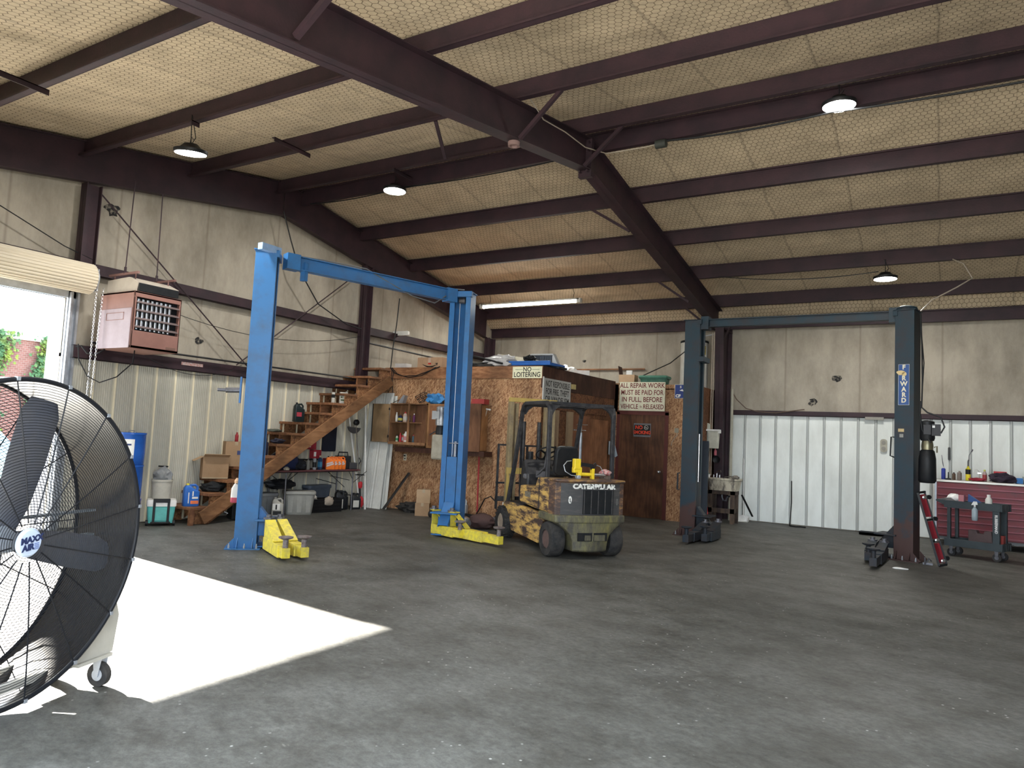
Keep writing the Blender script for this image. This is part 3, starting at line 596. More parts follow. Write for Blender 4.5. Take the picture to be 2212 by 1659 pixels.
obj('decal_emblem', b, mat('decal tan', (.62, .48, .25), .5), dc)
b = B(); b.M = Md.copy(); b.cb((-.04, FY-.003, 2.03), (.085, .004, .05)); obj('rating_plate', b, mat('amber plate', (.55, .42, .22), .4), l2)
b = B(); b.M = Md.copy(); b.cb((-.035, FY-.003, 1.945), (.055, .004, .055)); obj('seal_sticker', b, mat('grey sticker', (.28, .28, .26), .5), l2)
# power unit on the right post
pu = W(l2); M1 = pu.M @ Matrix.Translation((-.20, 12.98, 0)); pu.M = M1.copy()
pu.lathe([(.04, 2.20), (.098, 2.18), (.105, 1.92), (.09, 1.88)], n=24); p1_ = obj('pump_motor', pu, black, l2, smooth=True)
b = B(); b.M = M1.copy(); b.cb((0, -.11, 2.05), (.10, .06, .15)); b.cb((.12, -.05, 2.05), (.12, .10, .18)); obj('switch_box', b, mat('dark grey box', (.05, .05, .055), .6), p1_)
b = B(); b.M = M1.copy(); b.cb((.085, -.104, 2.10), (.035, .004, .035)); obj('warning_sticker', b, white, p1_)
b = B(); b.M = M1.copy(); b.lathe([(.07, 1.90), (.08, 1.84), (.085, 1.80), (.08, 1.74)], n=20); b.tube([(.09, 0, 1.78), (.13, 0, 1.80), (.13, 0, 1.70)], .012); obj('pump_valve', b, mat('oily brass', (.22, .20, .13), .35, .7), p1_, smooth=True)
b = B(); b.M = M1.copy(); b.lathe([(.02, 1.22), (.10, 1.225), (.125, 1.26), (.12, 1.60), (.10, 1.72), (.07, 1.75)], n=24); obj('oil_reservoir', b, black, p1_, smooth=True)
b = W(l2); b.tube([(-.30, 12.98, 3.9), (-.28, 12.93, 3.4), (-.27, 12.93, 2.8), (-.28, 12.93, 2.4), (-.2, 12.92, 2.32), (-.02, 12.9, 2.25), (.03, 12.9, 2.1), (-.02, 12.9, 2.0)], .012); b.tube([(-.29, 12.95, 2.5), (-.3, 12.93, 2.3), (-.27, 12.9, 2.05), (-.15, 12.88, 1.85)], .012); b.tube([(-.29, 12.95, 3.6), (-.25, 12.93, 3.1), (-.28, 12.93, 2.5)], .009); obj('hydraulic_hose', b, black, l2, smooth=True)

# ================================================================ fan
fn = thing('drum_fan', 'huge black drum fan on wheels standing in the sun at left', 'fan', (-4.064, 1.92, 0), 1.9013)
CZ, R1, R2, DP = .95, .83, .86, .46
fanblk = mat('black fan steel', (.009, .010, .013), .5, 0, (.014, .015, .018), 8, spec=.2)
b = B(); n = 96
b.lathe([(R1, .0), (R1+.012, .0), (R2-.01, DP), (R2-.022, DP)], (0, 0, CZ), n, 'y'); b.bm.faces.ensure_lookup_table()
fanhs = mat('glossy black drum', (.012, .013, .016), .22, 0, (.02, .02, .022), 6, spec=.9)
fcs = [f for f in b.bm.faces if len(f.verts) > 8]; bmesh.ops.delete(b.bm, geom=fcs, context='FACES_ONLY')
b.M = Matrix.Identity(4); vs = []
obj('housing', b, fanhs, fn, smooth=True, solid=.004)
def ring(b, y, r, t, n=72, k=5): b.tube([(r*math.cos(2*PI*i/n), y, CZ+r*math.sin(2*PI*i/n)) for i in range(n)], t, k, closed=True)
b = B(); ring(b, 0, R1+.008, .013, 96, 8); ring(b, DP, R2-.01, .013, 96, 8); obj('rim', b, fanblk, fn, smooth=True)
def dome(r): return -.05*(1-(r/R1)**2)
b = B(); nr = 52
for i in range(nr):
    r = .08+(R1-.08)*i/nr; ring(b, dome(r), r, .0019, 64, 3)
for i in range(16):
    a = 2*PI*(i+.35)/16; b.tube([(r*math.cos(a), dome(r)-.004, CZ+r*math.sin(a)) for r in (.1, .3, .5, .7, R1)], .0038, 5)
g1 = obj('front_grille', b, fanblk, fn)
b = B()
for i in range(16):
    a = 2*PI*(i+.35)/16; b.cb(((R1+.012)*math.cos(a), -.006, CZ+(R1+.012)*math.sin(a)), (.02, .02, .02))
obj('grille_clip', b, galv, g1)
b = B()
for i in range(34):
    r = .12+(R2-.13)*i/34; ring(b, DP+.03*(1-(r/R2)**2), r, .0018, 56, 3)
for i in range(12):
    a = 2*PI*i/12; b.tube([(r*math.cos(a), DP+.03*(1-(r/R2)**2)+.004, CZ+r*math.sin(a)) for r in (.1, .4, R2-.01)], .0036, 5)
obj('rear_grille', b, fanblk, fn)
b = B(); b.lathe([(0, -.066), (.064, -.064), (.074, -.055), (.074, -.045)], (0, 0, CZ), 36, 'y'); hb = obj('badge', b, mat('badge pale blue', (.50, .58, .72), .4), fn, smooth=True, label='round pale badge with the fan maker name')
navy = mat('badge navy', (.02, .03, .09), .5)
text('lettering', 'MAXX', .043, (.003, -.0675, CZ+.016), (PI/2, -.12, 0), navy, hb, .0006, 1.05, bold=.0025, shear=.1)
text('lettering', 'AIR', .043, (-.016, -.0675, CZ-.024), (PI/2, -.12, 0), navy, hb, .0006, 1.05, bold=.0025, shear=.1)
b = B(); b.at((.036, -.067, CZ-.020), (0, -.12, 0))
for k in range(4): b.cb((0, 0, -.013+.009*k), (.028, .0012, .005))
obj('badge_emblem', b, mat('badge stripes', (.15, .2, .42), .5), hb)
b = B(); b.lathe([(.0, .06), (.06, .065), (.075, .10), (.075, .16), (.05, .17)], (0, 0, CZ), 24, 'y'); hub = obj('hub', b, galv, fn, smooth=True)
blade_m = mat('dark fan blade', (.065, .070, .088), .45, 0, (.11, .10, .09), 2.5, .5)
for a in (76, -14, -104, 166):
    b = B(); a = math.radians(a); rings_ = []
    for r, wd, tw in ((.06, .10, .75), (.18, .16, .62), (.42, .20, .48), (.68, .21, .38), (.76, .15, .34)):
        rg = []
        for u, tt in ((-.5, .002), (-.25, .004), (.25, .004), (.5, .002), (.5, -.002), (.25, -.004), (-.25, -.004), (-.5, -.002)):
            x = u*wd; cmb = .03*(1-4*u*u); yy = x*math.sin(tw)*.6+.12-cmb*.6+tt; xx = x*math.cos(tw*.5)
            rg.append((r*math.cos(a)-xx*math.sin(a), yy, CZ+r*math.sin(a)+xx*math.cos(a)))
        rings_.append(rg)
    b.loft(rings_); obj('blade', b, blade_m, hub, smooth=True)
b = B(); b.cyl((0, .17, CZ), (0, .36, CZ), .085, n=24); b.lathe([(.085, .36), (.07, .38), (.02, .385)], (0, 0, CZ), 24, 'y'); obj('motor', b, fanblk, fn, smooth=True)
b = B()
for zz in (CZ-.075, CZ+.075): b.beam((-.80, .30, zz), (.80, .30, zz), .05, .012)
for xx in (-.13, ): b.beam((xx, .42, CZ-.82), (xx, .42, CZ+.82), .012, .09)
obj('motor_strut', b, mat('grey strut', (.20, .22, .24), .5, .4), fn)
# wheeled stand
b = B()
for s in (-1, 1):
    pg_ = [(s*.45, .185), (s*.78, .185), (s*.81, .40), (s*.76, .54), (s*.70, .42), (s*.585, .29)]; b.prism(pg_, 'y', .05, .12); b.prism(pg_, 'y', .36, .42)
    b.box(min(s*.50, s*.76), max(s*.50, s*.76), .03, .44, .165, .185)
b.box(-.62, .62, .1, .14, .15, .19); b.box(-.62, .62, .34, .38, .15, .19)
st_ = obj('stand', b, mat('beige stand', (.45, .43, .38), .5), fn)
for s in (-1, 1):
    for yy in (.06, .40):
        b = B(); b.cyl((s*.70-.018, yy, .07), (s*.70+.018, yy, .07), .07, n=24); wh = obj('caster', b, rubber, st_, smooth=True)
        b = B(); b.cyl((s*.70-.021, yy, .07), (s*.70+.021, yy, .07), .035, n=16); b.prism([(yy-.03, .165), (yy+.03, .165), (yy+.012, .06), (yy-.012, .06)], 'x', s*.70-.028, s*.70-.024); b.prism([(yy-.03, .165), (yy+.03, .165), (yy+.012, .06), (yy-.012, .06)], 'x', s*.70+.024, s*.70+.028); obj('caster_fork', b, galv, wh)

# ================================================================ unit heater
ht = thing('unit_heater', 'copper-coloured gas unit heater hanging on rods beside the roll-up door', 'heater', (-10.02, 6.04, 2.6))
copper = mat('copper heater enamel', (.235, .120, .100), .5, 0, (.17, .085, .07), 4, .5)
x0, x1, y0, y1 = -.42, .42, -.36, .36
b = B(); b.box(x0, x1, y0, y1, 0, .04); b.box(x0, x1, y0, y1, .77, .80); b.box(x0, x0+.02, y0, y1, 0, .8); b.box(x0, x1, y1-.02, y1, 0, .8); b.box(x0, x1, y0, y0+.02, 0, .8)
b.box(x1-.02, x1, y0, y1, .0, .25); b.box(x1-.02, x1, y0, y1, .72, .8); b.box(x1-.02, x1, y0, y0+.04, .25, .72); b.box(x1-.02, x1, y1-.03, y1, .25, .72)
obj('cabinet', b, copper, ht, bevel=.006)
b = B(); b.box(x0+.02, x1-.03, y0-.012, y0, .0, .56); ap = obj('access_panel', b, mat('pale pink enamel', (.30, .24, .265), .5, 0, (.20, .145, .155), 4), ht, bevel=.004)
b = B(); b.tube([(x0+.22, y0-.016, .50), (x1-.2, y0-.016, .50), (x1-.2, y0-.016, .40), (x0+.22, y0-.016, .40)], .004, closed=True); obj('panel_trim', b, copper, ap)
b = B(); b.box(x1-.1, x1-.06, y0+.03, y1-.03, .25, .72); obj('inner_back', b, black, ht)
b = B()
for i in range(9):
    y = y0+.09+i*.068
    if i < 8: b.cyl((x1-.05, y, .27), (x1-.05, y, .70), .022, n=10)
obj('burner_tube', b, chrome, ht, smooth=True)
for i in range(4):
    z = .31+i*.115; b = B(); b.at((x1-.015, 0, z), (0, .5, 0)); b.box(-.04, .04, y0+.04, y1-.03, -.003, .003); obj('louver_blade', b, mat('dark louver', (.13, .10, .10), .5), ht)
b = B(); b.prism([(x0+.06, .8), (x1-.06, .8), (x1-.02, .93), (x1-.25, 1.02), (x0+.06, 1.0)], 'y', y0+.05, y1-.05); dh = obj('draft_hood', b, mat('beige hood', (.42, .38, .33), .5, 0, (.3, .26, .22), 5), ht)
b = B(); b.box(x1-.05, x1-.005, y0+.06, y1-.06, .81, .92); obj('hood_slot', b, black, dh)
b = B()
for (x, y) in ((-.3, -.25), (.22, -.25), (-.3, .25), (.22, .25)): b.cyl((x, y, .8), (x, y, 1.08), .008, n=6)
for y in (-.28, .28): b.beam((-.38, y, 1.08), (.34, y, 1.08), .03, .03)
obj('hanger_frame', b, mat('rusty hanger', (.20, .11, .10), .7), ht)
b = B(); b.tube([(.0, -.28, 1.08), (0, -.28, 1.18)], .018); b.tube([(0, .2, 1.08), (0, .2, 1.16)], .018); b.tube([(.0, -.28, 1.1), (.02, -.26, 2.44)], .008); b.tube([(0, .2, 1.1), (.05, .15, 2.38)], .008); obj('hanger_rod', b, steel, ht)
b = B(); b.tube([(.1, -.1, 0), (.12, -.12, -.18), (.06, -.3, -.40), (.0, -.5, -.50), (-.1, -.62, -.42), (-.2, -.70, -.2), (-.25, -.70, .02)], .009); b.tube([(-.3, -.3, 0), (-.32, -.42, -.1), (-.38, -.5, -.08), (-.45, -.55, .02), (-.5, -.6, 0)], .012); obj('cord', b, black, ht, smooth=True)
b = B(); b.cb((x1+.003, .24, .06), (.005, .15, .03)); obj('name_plate', b, mat('brown plate', (.16, .09, .07), .5), ht)
# ================================================================ forklift  (local x forward, y to its left)
fk = thing('forklift', 'worn yellow sit-down forklift with black overhead guard, seen from behind', 'forklift', (-4.3, 9.28, 0), math.radians(141.7))
def worn(name, c1, c2, c3, sc_=5, st=(1, 1, 2.2), a=.45, b_=.58, rough=.6):
    """three-tone chipped paint with long horizontal scrapes"""
    m = bpy.data.materials.new(name); m.use_nodes = True; t = m.node_tree; L = t.links; p = t.nodes['Principled BSDF']; p.inputs['Roughness'].default_value = rough
    tc = N(t, 'ShaderNodeTexCoord'); mp = N(t, 'ShaderNodeMapping'); mp.inputs['Scale'].default_value = st; L.new(tc.outputs['Object'], mp.inputs[0])
    n = N(t, 'ShaderNodeTexNoise', i_Scale=sc_); n.inputs['Detail'].default_value = 12; n.inputs['Roughness'].default_value = .75; L.new(mp.outputs[0], n.inputs['Vector'])
    r = N(t, 'ShaderNodeValToRGB'); e = r.color_ramp.elements; e[0].position = a; e[0].color = (*c1, 1); e[1].position = b_; e[1].color = (*c3, 1); k = e.new((a+b_)/2); k.color = (*c2, 1); L.new(n.outputs['Fac'], r.inputs[0])
    L.new(r.outputs[0], p.inputs['Base Color']); bp = N(t, 'ShaderNodeBump'); bp.inputs['Strength'].default_value = .2; bp.inputs['Distance'].default_value = .004; L.new(n.outputs['Fac'], bp.inputs['Height']); L.new(bp.outputs[0], p.inputs['Normal']); return m
fy = worn('chipped forklift yellow', (.58, .37, .10), (.34, .21, .075), (.05, .03, .026), 5, (.7, .7, 3), .42, .56)
fg = worn('grimy counterweight', (.055, .05, .042), (.12, .11, .055), (.22, .19, .06), 3.5, (2, 2, .7), .42, .70)
fd = worn('scraped dark rear panel', (.045, .045, .047), (.075, .07, .065), (.17, .14, .10), 5, (.6, .6, 4), .48, .72)
fb = mat('forklift black frame', (.022, .023, .027), .5, .2, (.08, .075, .075), 9, .6)
# chassis side panels
def plate(name, poly, y0, y1, m, **k):
    b = B(); b.prism(poly, 'y', y0, y1); return obj(name, b, m, fk, bevel=k.get('bev', .012), label=k.get('label'))
side = [(.42, .56), (1.88, .60), (2.02, .50), (1.98, .42), (1.70, .40), (1.58, .16), (.50, .12), (.38, .20), (.36, .42), (.24, .54)]
plate('side_panel', side, .42, .50, fy); plate('side_panel', side, -.50, -.42, fy)
plate('chassis', [(.30, .16), (1.6, .14), (1.9, .42), (1.9, .56), (.2, .56)], -.42, .42, fb)
hoodp = [(-.12, .58), (.74, .60), (1.30, .64), (1.30, .90), (.70, .92), (.62, 1.06), (-.12, 1.08)]
plate('engine_hood', hoodp, -.49, .49, fy, bev=.03)
b = B(); b.beam((.52, .493, .60), (.52, .493, 1.07), .008, .01, (0, 1, 0)); b.box(.75, 1.28, .489, .494, .635, .645); obj('panel_gap', b, fb, fk)
b = B(); b.box(.85, 1.06, .488, .4945, .74, .82); obj('data_plate', b, mat('worn plate', (.12, .11, .09), .5, 0, (.4, .35, .25), 30), fk)
b = B(); b.box(1.30, 1.95, -.46, .46, .56, .60); obj('floor_board', b, fb, fk)
# counterweight / rear shell, curved in plan
def arc(xr, yh, bulge, n=10): return [(xr-bulge*(1-(2*i/n-1)**2), yh-2*yh*i/n) for i in range(n+1)]
def shell(name, z0, z1, xr, yh, bulge, m, xf=.1, par=fk, bev=.012):
    o = arc(xr, yh, bulge); b = B(); b.prism(o+[(xf, -yh), (xf, yh)], 'z', z0, z1); return obj(name, b, m, par, bevel=bev)
fr_ = worn('rust worn rear shell', (.30, .17, .045), (.14, .075, .045), (.05, .032, .028), 6, (.8, .8, 3), .40, .56)
shell('hood_rim', 1.045, 1.085, -.17, .535, .06, fr_, bev=.015)
shell('rear_shell', .58, 1.045, -.13, .53, .06, fr_)
rp = B(); o1 = arc(-.150, .455, .052); rp.prism(o1+[(x+.02, y) for x, y in reversed(o1)], 'z', .60, 1.03); rp_ = obj('rear_panel', rp, fd, fk)
o = arc(-.17, .54, .085, 16)
b = B(); b.prism(o+[(.42, -.54), (.42, .54)], 'z', .49, .60); cw = obj('counterweight', b, fg, fk, bevel=.02, label='greasy olive cast counterweight')
# lower lobe narrowing between the wheel arches
b = B(); rg = []
for z, yh, xr in ((.50, .50, -.17), (.46, .46, -.172), (.41, .385, -.175), (.33, .305, -.18), (.25, .275, -.18), (.12, .262, -.17), (.10, .25, -.15)):
    a_ = arc(xr, yh, .07, 10); rg.append([(x, y, z) for x, y in a_]+[(.2, -yh, z), (.2, yh, z)])
b.loft(rg); obj('lower_lobe', b, fg, cw, bevel=.01)
b = B(); b.cb((-.245, .0, .31), (.03, .44, .11)); dp = obj('drawbar_pocket', b, black, cw)
b = B(); b.cyl((-.262, .0, .25), (-.262, .0, .37), .012, n=10); b.cb((-.262, .08, .30), (.012, .09, .07)); b.cb((-.262, -.10, .30), (.012, .17, .08)); obj('drawbar_pin', b, fg, cw)
b = B(); b.cb((-.200, -.09, .78), (.03, .46, .33)); gr = obj('radiator_opening', b, black, fk)
b = B()
for k in range(5): b.box(-.224, -.207, .125-.1075*k, .135-.1075*k, .62, .94)
obj('radiator_bar', b, fd, gr)
b = B(); b.tube([(-.2, .13, .625), (-.2, -.31, .625)], .008); obj('radiator_sill', b, fd, gr)
wt = mat('chipped white lettering', (.70, .70, .66), .6, 0, (.06, .06, .06), 22, .95, thr=(.54, .58))
text('lettering', 'CATERPILLAR', .088, (-.2145, -.02, .990), (PI/2, 0, -PI/2), wt, fk, .001, 1.22, bold=.006, label='chipped white maker name')
text('lettering', '0', .13, (-.187, .33, .80), (PI/2, 0, -PI/2-.18), wt, fk, .001, .7, bold=.006)
text('lettering', '0', .13, (-.181, -.40, .78), (PI/2, 0, -PI/2+.2), mat('faded numeral', (.16, .16, .15), .6), fk, .001, .5, bold=.002)
# wheels
def wheel(x, y, r, wd, name, tread, s):
    b = B(); b.lathe([(r*.5, -wd*.02), (r*.55, -wd/2), (r*.93, -wd/2), (r, -wd*.36), (r, wd*.36), (r*.93, wd/2), (r*.55, wd/2), (r*.5, wd*.02)], (x, y, r), 40, 'y')
    if tread:
        for i in range(22):
            a = 2*PI*i/22
            for q, da in ((-1, 0), (1, .14)):
                c = (x+math.cos(a+da)*(r+.002), y+q*wd*.27, r+math.sin(a+da)*(r+.002)); b2 = Matrix.Translation(c) @ Matrix.Rotation(-(a+da), 4, 'Y') @ Matrix.Rotation(q*.35, 4, 'X')
                M = b.M; b.M = b2; b.cb((0, 0, 0), (.018, wd*.5, .028)); b.M = M
    w_ = obj(name, b, rubber, fk, smooth=not tread)
    b = B(); b.lathe([(r*.56, wd*.42*s), (r*.50, wd*.46*s), (r*.46, wd*.2*s), (r*.2, wd*.18*s), (r*.18, wd*.36*s), (0.0, wd*.38*s)], (x, y, r), 28, 'y')
    for i in range(5):
        a = 2*PI*i/5; b.cyl((x+r*.34*math.cos(a), y+wd*.15*s, r+r*.34*math.sin(a)), (x+r*.34*math.cos(a), y+wd*.28*s, r+r*.34*math.sin(a)), .012, n=6)
    obj('rim', b, rimf if tread else rimr, w_, smooth=True)
rimf = mat('tan wheel rim', (.42, .34, .26), .6, 0, (.2, .15, .12), 12); rimr = mat('rusty wheel rim', (.12, .075, .065), .7, 0, (.05, .04, .04), 12)
wheel(.10, .45, .24, .20, 'rear_wheel', False, 1); wheel(.10, -.45, .24, .20, 'rear_wheel', False, -1)
wheel(1.93, .47, .25, .18, 'front_wheel', True, 1); wheel(1.93, -.47, .25, .18, 'front_wheel', True, -1)
b = B(); b.box(.04, .16, -.4, .4, .2, .3); b.box(1.85, 2.0, -.42, .42, .18, .32); obj('axle', b, fb, fk)
# overhead guard
gd = B()
def bent(y): return [(.30, y, 1.08), (.30, y, 2.02), (.33, y, 2.10), (.42, y, 2.15), (1.22, y, 2.16), (1.32, y, 2.12), (1.37, y, 2.04), (1.60, y, 1.25), (1.84, y, .58)]
def strap(b, pts, wd, th):
    """flat bar swept along a polyline in a vertical plane y=const"""
    rg = []
    for i, p in enumerate(pts):
        d = (Vector(pts[min(i+1, len(pts)-1)])-Vector(pts[max(i-1, 0)])).normalized(); u = Vector((d.z, 0, -d.x))
        rg.append([tuple(Vector(p)+u*a*th/2+Vector((0, c*wd/2, 0))) for a, c in ((-1, -1), (1, -1), (1, 1), (-1, 1))])
    b.loft(rg)
for y in (.47, -.56): strap(gd, bent(y), .06, .055)
gd.beam((.36, .46, 2.145), (.36, -.55, 2.145), .10, .04); gd.beam((1.25, .46, 2.155), (1.25, -.55, 2.155), .10, .03)
obj('overhead_guard', gd, fb, fk, bevel=.008)
b = B()
rr = .12
def corner(yc, s):
    return
b.prism([(-.54, 2.14), (-.54, 1.94), (-.50, 2.03), (-.44, 2.08), (-.34, 2.12)], 'x', .28, .33); b.prism([(.45, 2.14), (.27, 2.12), (.36, 2.08), (.41, 2.03), (.45, 1.94)], 'x', .28, .33)
b.prism([(-.54, 2.13), (-.54, 1.97), (-.50, 2.05), (-.43, 2.10), (-.36, 2.13)], 'x', 1.30, 1.36); b.prism([(.44, 2.13), (.28, 2.13), (.33, 2.11), (.40, 2.06), (.44, 1.99)], 'x', 1.30, 1.36)
b.box(.28, .33, -.55, .46, 2.115, 2.165); b.box(1.28, 1.34, -.55, .46, 2.12, 2.165); obj('guard_corner', b, fb, fk)
# seat, dash, steering
b = B(); b.prism([(.55, 1.08), (1.08, 1.06), (1.10, 1.13), (1.0, 1.17), (.58, 1.16)], 'y', -.24, .24); seat = obj('seat', b, black, fk, bevel=.03)
b = B(); b.at((.52, .10, 1.08), (0, -.14, 0)); b.prism(rrect(.36, .44, .09, 5, 0, .23), 'x', -.04, .05); obj('backrest', b, black, fk, bevel=.02, smooth=True)
b = B(); b.prism([(1.36, .6), (1.72, .6), (1.66, 1.22), (1.52, 1.30), (1.38, 1.06)], 'y', -.30, .34); obj('dashboard', b, fb, fk, bevel=.03)
b = B(); b.at((1.30, .06, 1.40), (0, .62, 0)); b.tube([(.17*math.cos(2*PI*i/28), .17*math.sin(2*PI*i/28), 0) for i in range(28)], .012, 8, closed=True)
for a in (0, 2.1, 4.2): b.beam((0, 0, -.02), (.165*math.cos(a), .165*math.sin(a), 0), .03, .012)
b.cyl((0, 0, -.04), (0, 0, .015), .04, n=16); b.cyl((0, 0, -.3), (0, 0, -.02), .025, n=12); obj('steering_wheel', b, black, fk, smooth=True)
b = B(); b.tube([(1.45, -.12, 1.2), (1.38, -.13, 1.42)], .008); b.tube([(1.47, -.18, 1.2), (1.42, -.19, 1.44)], .008); b.lathe([(0, -.015), (.015, 0), (0, .015)], (1.38, -.13, 1.43), 10); b.lathe([(0, -.015), (.015, 0), (0, .015)], (1.42, -.19, 1.45), 10); obj('control_lever', b, black, fk)
b = B(); b.cb((.98, .26, 1.08), (.25, .10, .10)); b.tube([(1.1, .3, 1.05), (.9, .33, 1.12), (.8, .3, 1.2), (.72, .3, 1.5)], .012); obj('seat_belt', b, mat('grey belt', (.10, .10, .11), .7), fk)
# mast
tanm = mat('tan mast paint', (.30, .235, .13), .6, 0, (.15, .12, .09), 7, .8)
mm = B()
for y in (.38, -.38): mm.box(2.08, 2.20, y-.035, y+.035, .10, 2.26)
for y in (.27, -.27): mm.box(2.12, 2.22, y-.025, y+.025, .12, 2.20)
mast = obj('mast', mm, tanm, fk, bevel=.006)
b = B(); b.box(2.07, 2.13, -.43, .43, 2.22, 2.29); b.box(2.07, 2.11, -.43, .43, 1.02, 1.12); b.box(2.07, 2.11, -.43, .43, .30, .40); b.prism([(.43, .55), (.33, .55), (.40, 1.02), (.43, 1.02)], 'x', 2.05, 2.08); obj('mast_crossbar', b, mat('yellow mast bar', (.50, .36, .10), .6, 0, (.3, .22, .1), 9), mast)
b = B(); b.cyl((2.12, .14, .2), (2.12, .14, 1.9), .035, n=16); b.cyl((2.12, -.14, .2), (2.12, -.14, 1.9), .035, n=16); b.cyl((2.12, .0, .2), (2.12, .0, 1.4), .05, n=16); b.tube([(2.1, .2, 1.9), (2.08, .2, 1.2), (2.08, .18, .6)], .012); obj('mast_cylinder', b, fb, mast, smooth=True)
b = B()
for y in (.52, .0, -.52): b.box(2.26, 2.285, y-.018, y+.018, .42, 1.50)
b.box(2.26, 2.285, -.538, .538, 1.475, 1.505); b.box(2.26, 2.30, -.538, .538, .55, .63); b.box(2.26, 2.30, -.538, .538, .84, .87)
obj('load_backrest', b, fb, fk)
for y in (.25, -.25):
    b = B(); b.prism([(2.30, .60), (2.34, .60), (2.34, .09), (3.3, .06), (3.3, .045), (2.30, .04)], 'y', y-.06, y+.06); obj('fork', b, fb, fk)
b = B(); b.cyl((1.42, .30, 1.02), (1.52, .30, 1.02), .055, n=18); obj('work_light', b, mat('lamp glass', (.3, .3, .32), .2, .4), fk)
# ================================================================ wooden office
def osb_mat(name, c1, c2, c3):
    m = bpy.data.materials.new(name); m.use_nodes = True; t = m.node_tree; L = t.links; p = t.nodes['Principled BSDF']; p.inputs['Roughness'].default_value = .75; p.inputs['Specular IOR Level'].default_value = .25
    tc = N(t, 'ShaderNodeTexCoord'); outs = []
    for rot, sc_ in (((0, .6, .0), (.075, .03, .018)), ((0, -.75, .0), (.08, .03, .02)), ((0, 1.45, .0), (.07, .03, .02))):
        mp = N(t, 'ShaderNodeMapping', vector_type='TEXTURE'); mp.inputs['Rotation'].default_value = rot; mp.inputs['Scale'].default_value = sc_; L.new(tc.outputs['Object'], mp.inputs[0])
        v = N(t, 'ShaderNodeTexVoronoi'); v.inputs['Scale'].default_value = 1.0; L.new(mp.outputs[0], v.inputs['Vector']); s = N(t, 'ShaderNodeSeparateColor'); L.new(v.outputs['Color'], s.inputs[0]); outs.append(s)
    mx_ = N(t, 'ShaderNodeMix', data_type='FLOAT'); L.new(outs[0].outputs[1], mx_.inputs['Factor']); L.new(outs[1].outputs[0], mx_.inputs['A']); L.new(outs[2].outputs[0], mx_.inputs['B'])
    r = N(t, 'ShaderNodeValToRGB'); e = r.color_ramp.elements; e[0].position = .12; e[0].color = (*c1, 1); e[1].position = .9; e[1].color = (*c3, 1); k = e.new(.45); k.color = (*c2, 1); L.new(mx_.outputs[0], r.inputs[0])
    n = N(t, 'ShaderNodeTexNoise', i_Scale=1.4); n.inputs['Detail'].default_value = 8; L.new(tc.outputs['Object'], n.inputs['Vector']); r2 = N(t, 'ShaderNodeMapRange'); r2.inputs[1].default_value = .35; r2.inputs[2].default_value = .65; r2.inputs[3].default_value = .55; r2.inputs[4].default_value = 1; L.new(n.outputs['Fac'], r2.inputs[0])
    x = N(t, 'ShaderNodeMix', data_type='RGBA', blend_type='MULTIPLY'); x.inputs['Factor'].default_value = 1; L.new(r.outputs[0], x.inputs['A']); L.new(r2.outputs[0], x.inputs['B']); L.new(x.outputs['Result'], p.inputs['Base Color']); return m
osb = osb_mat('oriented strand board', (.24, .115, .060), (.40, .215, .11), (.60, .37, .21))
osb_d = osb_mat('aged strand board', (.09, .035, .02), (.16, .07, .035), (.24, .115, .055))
def wood(name, c1, c2, st=(3, 3, 30), sc_=2.0, rough=.65):
    m = bpy.data.materials.new(name); m.use_nodes = True; t = m.node_tree; L = t.links; p = t.nodes['Principled BSDF']; p.inputs['Roughness'].default_value = rough; p.inputs['Specular IOR Level'].default_value = .3
    tc = N(t, 'ShaderNodeTexCoord'); mp = N(t, 'ShaderNodeMapping'); mp.inputs['Scale'].default_value = st; L.new(tc.outputs['Object'], mp.inputs[0])
    n = N(t, 'ShaderNodeTexNoise', i_Scale=sc_); n.inputs['Detail'].default_value = 6; n.inputs['Distortion'].default_value = .6; L.new(mp.outputs[0], n.inputs['Vector'])
    r = N(t, 'ShaderNodeValToRGB'); r.color_ramp.elements[0].position = .35; r.color_ramp.elements[0].color = (*c1, 1); r.color_ramp.elements[1].position = .65; r.color_ramp.elements[1].color = (*c2, 1); L.new(n.outputs['Fac'], r.inputs[0])
    n2 = N(t, 'ShaderNodeTexNoise', i_Scale=1.7); n2.inputs['Detail'].default_value = 7; L.new(tc.outputs['Object'], n2.inputs['Vector']); r2 = N(t, 'ShaderNodeMapRange'); r2.inputs[1].default_value = .38; r2.inputs[2].default_value = .6; r2.inputs[3].default_value = .5; r2.inputs[4].default_value = 1; L.new(n2.outputs['Fac'], r2.inputs[0])
    x = N(t, 'ShaderNodeMix', data_type='RGBA', blend_type='MULTIPLY'); x.inputs['Factor'].default_value = 1; L.new(r.outputs[0], x.inputs['A']); L.new(r2.outputs[0], x.inputs['B']); L.new(x.outputs['Result'], p.inputs['Base Color']); return m
pine = wood('weathered pine', (.24, .105, .050), (.40, .20, .10), (3, 12, 12))
pine_y = wood('stair pine', (.20, .085, .045), (.34, .165, .08), (14, 3, 10))
dkply = wood('dark stained plywood', (.050, .020, .014), (.085, .036, .024), (8, 8, 2))
ply = wood('brown plywood', (.22, .095, .045), (.32, .15, .075), (9, 9, 1.2), 2.5)
doorw = wood('dark brown door', (.085, .036, .020), (.15, .065, .032), (9, 9, 1.2), 2.2, .45)
OX, OY, BY = -6.56, 12.0, 15.2
b = B(); b.box(XL_, OX, OY, OY+.09, 0, 2.79); struct('wall_office', b, osb, label='strand board front wall of the wooden office')
b = B(); b.box(XL_+.35, OX+.0, OY-.02, OY, 2.78, 3.02); struct('trim_2', b, pine, label='pine fascia board above the strand board front wall')
